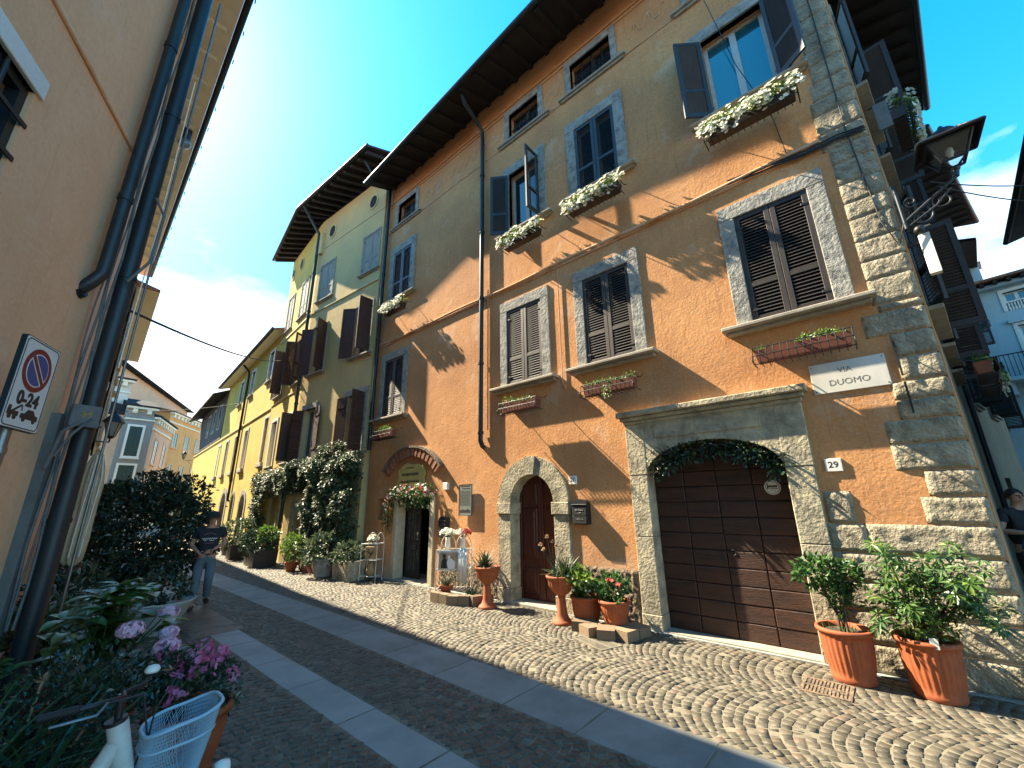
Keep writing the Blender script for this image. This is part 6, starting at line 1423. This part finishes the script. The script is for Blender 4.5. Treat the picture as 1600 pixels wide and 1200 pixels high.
# strap leaved plant (agapanthus) with dried heads
t=potted('agapanthus','strap leaved plant with dried brown flower heads in a wide terracotta pot','potted plant',(.16,3.72,0),.33,.25,.34,'terra',False)
b=MB(); rg=random.Random(21)
for k in range(9):
    cx,cy=rg.uniform(-.2,.2),rg.uniform(-.2,.2)
    for i in range(16): strap(b,(cx,cy,.3),rg.uniform(0,6.28),rg.uniform(.55,1.5),rg.uniform(.45,.85),.040,0,rg.uniform(.6,1.5),6,.03)
b.build('leaves',M['blade'],t)
s=MB(); f=MB()
for p in ((.10,.28,.86),(.32,.08,.62)):
    s.tube([(0,0,.3),(p[0]*.6,p[1]*.6,p[2]*.6),p],.008,6)
    for k in range(16): d=rvec(rg); d.z=abs(d.z); leaf(f,Vector(p),d,rvec(rg),.055,.016,0)
s.build('flower_stalks',M['dry'],t); f.build('dried_heads',M['dry'],t)
# pink flowers in the big terracotta pot
t=potted('pink_snapdragons','large plain terracotta pot of magenta pink flowers behind the bicycle basket','potted plant',(1.08,4.14,0),.255,.185,.44,'terra',False)
b=MB(); foliage(b,(0,0,.52),(.30,.30,.22),900,.055,.026,91,0,-.15,6,.2); foliage(b,(-.16,.05,.68),(.2,.2,.16),450,.05,.024,92,0,-.15,6,.2); b.build('foliage',M['leafdark'],t)
rg=random.Random(14); f=MB(); s=MB()
for (x,y,z,n,sp) in ((-.20,.12,.80,18,.035),(-.10,-.05,.72,26,.05),(.02,-.08,.70,34,.06),(-.02,.05,.76,24,.045),(.16,.02,.74,26,.03),(-.16,-.16,.60,14,.035),(.22,-.05,.60,10,.03),(.08,.1,.78,12,.04)):
    for k in range(n):
        zz=rg.uniform(-1.6,1.2) if x>.14 else rg.gauss(0,.8); flower(f,Vector((x+rg.gauss(0,sp),y+rg.gauss(0,sp),z+zz*sp)),rvec(rg)+Vector((.2,-.5,.5)),rg.uniform(.018,.03),0,rg)
    s.tube([(x*.3,y*.3,.42),(x,y,z)],.005,5)
f.build('blossoms',M['petalm'],t); s.build('stems',M['blade'],t)
# furled market umbrella by the left wall
t=thing('furled_umbrella','furled beige market umbrella standing against the left wall below the lantern','umbrella',(.56,9.4,0),0)
b=MB(); b.tube([(0,0,0),(.02,0,2.75)],.024,10); b.build('pole',M['wood'],t)
b=MB(); n=36; prof=[(.05,1.02),(.11,1.10),(.125,1.45),(.12,1.9),(.13,2.2),(.10,2.5),(.06,2.68),(.02,2.74)]
b.lathe(prof,n,(.01,0,0)); b.v=[(x_*(1+.22*math.cos(8*math.atan2(y_,x_)+z_*1.3)),y_*(1+.22*math.cos(8*math.atan2(y_,x_)+z_*1.3)),z_) for x_,y_,z_ in b.v]; b.build('canopy',M['canvas'],t)
b=MB(); b.lathe([(.001,0),(.27,0),(.27,.06),(.05,.09),(.04,.3)],20); b.build('base',M['iron'],t)
b=MB()
for k in range(3):
    a=-1.9+.42*k; b.tube([(.01+.135*math.cos(a),.135*math.sin(a),1.15),(.01+.15*math.cos(a+.1),.15*math.sin(a+.1),1.9),(.01+.15*math.cos(a+.2),.15*math.sin(a+.2),2.3),(.01+.09*math.cos(a+.2),.09*math.sin(a+.2),2.66)],.010,6)
b.build('piping',M['enamel'],t)
# bicycle with a pale blue mesh basket
bk=thing('bicycle','white step through bicycle with a pale blue mesh basket among the plants','bicycle',(.0,0,0),0)
HX,HY=.455,2.60
def hb(p,a=-.62):
    c=Vector((HX-.02,HY,0)); q=Matrix.Rotation(a,3,'Z')@(Vector((p[0],p[1],0))-c)+c; return (q.x,q.y,p[2])
def wheel(cx,cy):
    m=MB(); R=.31; m.tube([(cx+R*math.cos(a),cy,R+.02+R*math.sin(a)) for a in np.linspace(0,2*math.pi,49)],.02,8); w=m.build('wheel',M['plast'],bk)
    r=MB(); r.tube([(cx+(R-.03)*math.cos(a),cy,R+.02+(R-.03)*math.sin(a)) for a in np.linspace(0,2*math.pi,49)],.012,6)
    for k in range(24): a=2*math.pi*k/24; r.tube([(cx,cy+.02*(-1)**k,R+.02),(cx+(R-.03)*math.cos(a),cy,R+.02+(R-.03)*math.sin(a))],.0015,4)
    r.tube([(cx,cy-.04,R+.02),(cx,cy+.04,R+.02)],.02,8); r.build('rim',M['steel'],w)
wheel(HX+.26,HY); wheel(HX-.80,HY)
b=MB(); b.tube([(HX-.03,HY,.985),(HX+.06,HY,.66)],.036,12); b.tube([(HX-.012,HY,.92),(HX-.16,HY,.64),(HX-.42,HY,.34)],[.034,.031,.028],10); b.tube([(HX+.04,HY,.74),(HX-.2,HY,.42),(HX-.42,HY,.30)],[.034,.030,.028],10)
b.tube([(HX-.42,HY,.30),(HX-.56,HY,.80)],.018,10); b.tube([(HX-.42,HY,.30),(HX-.80,HY,.33)],.014,8); b.tube([(HX-.54,HY,.72),(HX-.80,HY,.33)],.012,8); b.build('frame',M['white_paint'],bk)
b=MB()
for s_ in(-1,1): b.tube([(HX+.06,HY+.05*s_,.66),(HX+.14,HY+.06*s_,.55),(HX+.26,HY+.06*s_,.33)],.014,8)
b.box(HX+.03,HX+.09,HY-.06,HY+.06,.63,.67); b.build('fork',M['white_paint'],bk)
b=MB(); b.tube([(HX-.03,HY,.98),(HX-.035,HY,1.09)],.014,8); b.tube([hb(p) for p in((HX-.09,HY+.30,1.10),(HX-.03,HY+.20,1.12),(HX+.01,HY+.07,1.095),(HX-.03,HY,1.09),(HX+.01,HY-.07,1.095),(HX-.05,HY-.18,1.11),(HX-.16,HY-.21,1.10))],.010,8); b.tube([(HX-.034,HY,.985),(HX-.037,HY,1.0)],.038,12); b.build('handlebar',M['iron'],bk)
for p,q in (((HX-.04,HY+.21,1.12),(HX-.10,HY+.32,1.10)),((HX-.07,HY-.19,1.11),(HX-.18,HY-.215,1.10))):
    b=MB(); b.tube([hb(p),hb(q)],.015,8); b.build('grip',M['black'],bk)
for pts in ([(HX+.02,HY+.17,1.11),(HX+.03,HY+.24,1.09),(HX-.02,HY+.33,1.08)],[(HX+.0,HY-.16,1.11),(HX+.0,HY-.21,1.09),(HX-.12,HY-.25,1.08)]):
    b=MB(); b.tube([hb(p) for p in pts],.006,6); b.build('brake_lever',M['steel'],bk)
b=MB(); c_=hb((HX+.0,HY+.13,1.12)); b.lathe([(.001,0),(.026,0),(.03,.010),(.02,.026),(.001,.03)],14,c_); b.build('bell',M['enamel'],bk)
b=MB(); b.tube([hb((HX+.02,HY+.17,1.11)),hb((HX+.11,HY+.12,1.10)),(HX+.10,HY+.04,.98),(HX+.08,HY,.8)],.004,5); b.tube([hb((HX+.0,HY-.16,1.11)),hb((HX+.09,HY-.10,1.11)),(HX+.08,HY,.9),(HX+.0,HY-.03,.6),(HX-.2,HY-.03,.4)],.004,5); b.build('brake_cables',M['wire'],bk)
b=MB(); b.lathe([(.07,.16),(.12,.155),(.13,.1),(.08,.03),(.02,0)],20,(HX-.58,HY,.80),0,True,1.3,.8); b.build('saddle',M['black'],bk)
b=MB(); b.lathe([(.001,0),(.03,.0),(.035,.03),(.03,.06),(.001,.065)],14,(0,0,0)); b.xf(lambda v:Vector((HX+.36+v.z,HY+v.x,.66+v.y))); b.tube([(HX+.36,HY,.66),(HX+.2,HY,.64)],.012,6,1); b.build('headlamp',[M['enamel'],M['black']],bk)
# basket: wire cage of a D-shaped plan, flared, with a mesh of fine rods
def bplan(t,s): 
    a=2*math.pi*t; ex=.62; cx=math.copysign(abs(math.cos(a))**ex,math.cos(a)); sy=math.copysign(abs(math.sin(a))**ex,math.sin(a)); return (HX+.205+.140*s*cx,HY+.02+.115*s*sy)
def bpt(t,k): s=.80+.20*k; x,y=bplan(t,s); return Vector((x+.03*(k-1),y,.70+.235*k+.03*math.cos(2*math.pi*t)*k*k))
b=MB(); NN=130
for k in(1.0,.66,0): b.tube([bpt(i/64,k) for i in range(65)],.006 if k<1 else .008,6)
b.build('basket_rims',M['basketm'],bk)
b=MB()
for i in range(NN):
    t=i/NN; b.tube([bpt(t,0),bpt(t+.03,.5),bpt(t+.06,1)],.0015,3,0,False); b.tube([bpt(t,0),bpt(t-.03,.5),bpt(t-.06,1)],.0015,3,0,False)
for i in range(15):
    x=HX+.205-.11+.22*i/14-.03; b.tube([(x,HY+.02-.085,.70),(x,HY+.02+.085,.70)],.002,3,0,False)
    y=HY+.02-.085+.17*i/14; b.tube([(HX+.07,y,.70),(HX+.28,y,.70)],.002,3,0,False)
bs=b.build('basket',M['basketm'],bk)
# ================================================================ PEOPLE
def skin_to_mb(V,E,Rr,root=0,sub=2):
    me=bpy.data.meshes.new('s'); me.from_pydata(V,E,[]); o=bpy.data.objects.new('s',me); COL.objects.link(o)
    o.modifiers.new('s','SKIN'); 
    for i,v in enumerate(me.skin_vertices[0].data): v.radius=Rr[i] if hasattr(Rr[i],'__len__') else (Rr[i],Rr[i]); v.use_root=(i==root)
    if sub: m=o.modifiers.new('u','SUBSURF'); m.levels=sub; m.render_levels=sub
    dg=bpy.context.evaluated_depsgraph_get(); dg.update(); em=bpy.data.meshes.new_from_object(o.evaluated_get(dg)); mb=MB()
    mb.add([v.co.copy() for v in em.vertices],[tuple(p.vertices) for p in em.polygons],0,True)
    bpy.data.objects.remove(o); bpy.data.meshes.remove(me); bpy.data.meshes.remove(em); return mb
def hand(mb,w,d,palm_n,curl,s=1.):
    """five fingers rooted in a palm at the wrist w, pointing along d"""
    d=d.normalized(); n=palm_n.normalized(); side=d.cross(n).normalized(); V=[w,w+d*.05*s,w+d*.09*s]; E=[(0,1),(1,2)]; Rr=[(.024,.02),(.034,.018),(.034,.016)]
    pm=skin_to_mb([tuple(v) for v in V],E,Rr,0,2); mb.merge(pm)
    for k,L in enumerate((.070,.080,.075,.058)):
        b0=w+d*.088*s+side*(.027-.018*k)*s; p=[b0]; dd=d.copy()
        for j,f in enumerate((.42,.33,.25)):
            a=curl*(.6+.5*j); dd=(d*math.cos(a)+n*math.sin(a)); p.append(p[-1]+dd*L*f*s)
        mb.tube(p,[.0095,.009,.008,.006],7)
    b0=w+d*.03*s+side*.03*s; mb.tube([b0,b0+(d*.5+side*.7+n*.3).normalized()*.035*s,b0+(d*.8+side*.5+n*.5).normalized()*.065*s],[.012,.010,.007],7)
def person(label,loc,rz,J,tops,legs,shoes_m,hairm,cap=None,print_=False,sleeve=.6,scale=1.,seated=False):
    t=thing('person',label,'person',loc,rz); t.scale=(scale,)*3
    hd=Vector(J['head']); nk=Vector(J['neck']); names=['pel','waist','chest','neck']
    V=[J['pel'],J['waist'],J['chest'],J['neck'],tuple(nk.lerp(hd,.45)),tuple(hd-Vector((0,.012,.055))),tuple(hd+Vector((0,-.004,.02))),tuple(hd+Vector((0,.012,.085)))]
    Rr=[(.115,.09),(.105,.09),(.13,.095),(.068,.066),(.055,.055),(.064,.07),(.077,.09),(.055,.065)]; E=[(0,1),(1,2),(2,3),(3,4),(4,5),(5,6),(6,7)]
    for s in('l','r'):
        i=len(V); V+=[J['sh'+s],J['el'+s],tuple(Vector(J['el'+s]).lerp(Vector(J['wr'+s]),.35)),J['wr'+s]]; Rr+=[.058,.042,.040,.026]; E+=[(2,i),(i,i+1),(i+1,i+2),(i+2,i+3)]
        i=len(V); kn,an=Vector(J['kn'+s]),Vector(J['an'+s]); V+=[J['hip'+s],J['kn'+s],tuple(kn.lerp(an,.3)+Vector((0,.012,0))),J['an'+s],tuple(Vector(J['toe'+s]))]; Rr+=[.088,.056,.056,.036,.03]; E+=[(0,i),(i,i+1),(i+1,i+2),(i+2,i+3),(i+3,i+4)]
    mb=skin_to_mb(V,E,Rr,0,2)
    for s in('l','r'):
        el,wr=Vector(J['el'+s]),Vector(J['wr'+s]); hand(mb,wr,(wr-el),Vector(J.get('pn'+s,(0,.3,-1))),J.get('curl'+s,.7))
    # face: nose, brow, lips, ears
    mb.tube([hd+Vector((0,-.088,.028)),hd+Vector((0,-.108,-.008)),hd+Vector((0,-.090,-.018))],[.009,.014,.010],8); mb.sphere(hd+Vector((0,-.078,-.05)),.022,8,0,(1.2,.5,.4))
    for s in(-1,1): mb.sphere(hd+Vector((s*.078,.01,0)),.022,8,0,(.4,.8,1.3)); mb.sphere(hd+Vector((s*.033,-.080,.033)),.014,6,0,(1.5,.5,.5))
    body=mb.build('body',M['skin'],t,origin=(0,0,0))
    e=MB()
    for s in(-1,1): e.sphere(hd+Vector((s*.032,-.083,.020)),.010,8,0,(1.3,.6,.8))
    e.sphere(hd+Vector((0,-.089,-.048)),.016,6,0,(1.2,.25,.18)); e.build('eyes_and_lips',M['dim'],t)
    # shirt
    V=[tuple(Vector(J['pel'])-Vector((0,0,.03))),J['waist'],J['chest'],tuple(Vector(J['chest']).lerp(nk,.7))]; Rr=[(.185,.175),(.172,.165),(.195,.16),(.085,.085)]; E=[(0,1),(1,2),(2,3)]
    for s in('l','r'):
        i=len(V); sh,el=Vector(J['sh'+s]),Vector(J['el'+s]); V+=[J['sh'+s],tuple(sh.lerp(el,sleeve))]; Rr+=[.078,.070]; E+=[(2,i),(i,i+1)]
    sm=skin_to_mb([tuple(v) for v in V],E,Rr,0,2); shirt=sm.build('shirt',M[tops],t,origin=(0,0,0))
    V=[tuple(Vector(J['pel'])+Vector((0,0,.06))),tuple(Vector(J['pel'])-Vector((0,0,.05)))]; Rr=[(.165,.15),(.165,.145)]; E=[(0,1)]
    for s in('l','r'):
        i=len(V); kn,an=Vector(J['kn'+s]),Vector(J['an'+s]); V+=[J['hip'+s],J['kn'+s],tuple(kn.lerp(an,.6)),tuple(kn.lerp(an,.95))]; Rr+=[.104,.078,.070,.066]; E+=[(1,i),(i,i+1),(i+1,i+2),(i+2,i+3)]
    skin_to_mb(V,E,Rr,0,2).build('trousers',M[legs],t,origin=(0,0,0))
    for s in('l','r'):
        an,to=Vector(J['an'+s]),Vector(J['toe'+s]); d=(to-an); d.z=0; d.normalize(); m=skin_to_mb([tuple(an-d*.05-Vector((0,0,.045))),tuple(an+d*.05-Vector((0,0,.04))),tuple(to+d*.05-Vector((0,0,.005)))],[(0,1),(1,2)],[(.045,.045),(.05,.045),(.042,.03)],0,2); m.build('shoe',M[shoes_m],t,origin=(0,0,0))
    h=MB(); 
    for i in range(9):
        pass
    # hair cap: upper shell of an ellipsoid around the skull, open at the face
    n,k=16,9; vs=[];fs=[]
    for j in range(k+1):
        ph=math.pi*.66*j/k
        for i in range(n):
            a=2*math.pi*i/n; front=max(0,-math.sin(a)); p2=ph*(1-.46*front); vs.append(hd+Vector((math.sin(p2)*math.cos(a)*.090,math.sin(p2)*math.sin(a)*.105+.008,.02+math.cos(p2)*.105)))
    for j in range(k):
        for i in range(n): fs.append((j*n+i,j*n+(i+1)%n,(j+1)*n+(i+1)%n,(j+1)*n+i))
    h.add(vs,fs,0,True); h.build('hair',M[hairm],t,origin=(0,0,0))
    if cap:
        c=MB(); c.lathe([(.106,0),(.104,.05),(.08,.10),(.001,.118)],20,(hd.x,hd.y+.005,hd.z+.035),0,True,1,1.12); c.add([Vector((hd.x+x,hd.y+y,hd.z+.036+z)) for x,y,z in((-.085,-.07,0),(.085,-.07,0),(.07,-.18,-.02),(-.07,-.18,-.02),(-.085,-.07,.012),(.085,-.07,.012),(.07,-.18,-.01),(-.07,-.18,-.01))],[(0,1,2,3),(4,7,6,5),(0,4,5,1),(1,5,6,2),(2,6,7,3),(3,7,4,0)]); c.build('cap',M[cap],t,origin=(0,0,0))
    return t,sm
J=dict(pel=(0,0,.93),waist=(0,.0,1.09),chest=(0,.0,1.30),neck=(0,.0,1.465),head=(0,-.03,1.615),
 shl=(.195,.0,1.40),ell=(.265,.02,1.13),wrl=(.09,-.215,1.05),shr=(-.195,.0,1.40),elr=(-.275,.03,1.13),wrr=(-.13,-.215,1.00),
 pnl=(-.7,.2,-.2),pnr=(.7,.2,-.2),curll=.9,curlr=.8,
 hipl=(.092,-.01,.86),knl=(.10,-.04,.47),anl=(.11,.20,.135),toel=(.125,.10,.055),hipr=(-.092,0,.86),knr=(-.10,-.07,.48),anr=(-.10,-.12,.085),toer=(-.115,-.27,.03))
man,sm=person('man in black printed t-shirt, jeans and dark cap walking down the street','x' and (2.50,10.25,0),R_(-14),J,'blackcloth','jeans','shoe','hair','blackcloth')
# print on the shirt, laid on the chest surface
from mathutils.bvhtree import BVHTree
def on_chest(sm,pts,r,name,m,par):
    tr=BVHTree.FromPolygons([Vector(v) for v in sm.v],sm.f); b=MB()
    for line in pts:
        q=[]
        for x,z in line:
            h=tr.ray_cast(Vector((x,-1,z)),Vector((0,1,0)))
            if h[0]: q.append(h[0]-Vector((0,.003,0)))
        if len(q)>1: b.tube(q,r,5)
    b.build(name,M[m],par,origin=(0,0,0))
M['printpink']=mat('faded_pink_print',(.28,.12,.12),None,rough=.8)
on_chest(sm,[[(-.12+.24*k/40,1.245+.014*math.sin(k*1.2)) for k in range(41)],[(-.09+.05*k/10,1.212) for k in range(11)],[(.0+.08*k/10,1.21+.004*math.sin(k)) for k in range(11)]],.005,'shirt_script','enamel',man)
on_chest(sm,[[(.11*math.cos(a),1.275+.07*math.sin(a)) for a in np.linspace(.5,2.6,16)],[(.08*math.cos(a),1.19-.03*math.sin(a)) for a in np.linspace(.4,2.7,14)]],.005,'shirt_arc','printpink',man)
b=MB(); b.lathe([(.033,-.012),(.036,0),(.033,.012)],14,(.19,-.155,1.045)); b.build('watch',M['iron'],man)
J2=dict(pel=(0,0,.93),waist=(0,.0,1.09),chest=(0,-.0,1.30),neck=(0,-.0,1.465),head=(0,-.035,1.615),
 shl=(.18,.0,1.40),ell=(.25,-.05,1.14),wrl=(.08,-.24,1.16),shr=(-.18,.0,1.40),elr=(-.28,-.02,1.14),wrr=(-.10,-.24,1.12),pnl=(-.6,.2,-.3),pnr=(.6,.2,-.3),
 hipl=(.09,0,.86),knl=(.10,-.02,.47),anl=(.11,.02,.085),toel=(.12,-.13,.03),hipr=(-.09,0,.86),knr=(-.10,-.03,.47),anr=(-.11,.02,.085),toer=(-.12,-.13,.03))
person('dark haired person in a black t-shirt with folded arms standing in the lane',(10.15,-1.52,.10),R_(-62),J2,'blackcloth','blackcloth','shoe','hair',scale=1.06)
person('person in a blue shirt at the right edge of the lane',(9.35,-1.56,0),R_(80),J2,'bluecloth','jeans','shoe','hair',scale=.86)
b=MB(); b.bbox(9.5,10.9,-1.85,-1.33,-.02,.10,.02); tag(b.build('stone_step',M['surround']),'low stone step along the shaded wall in the lane','step')
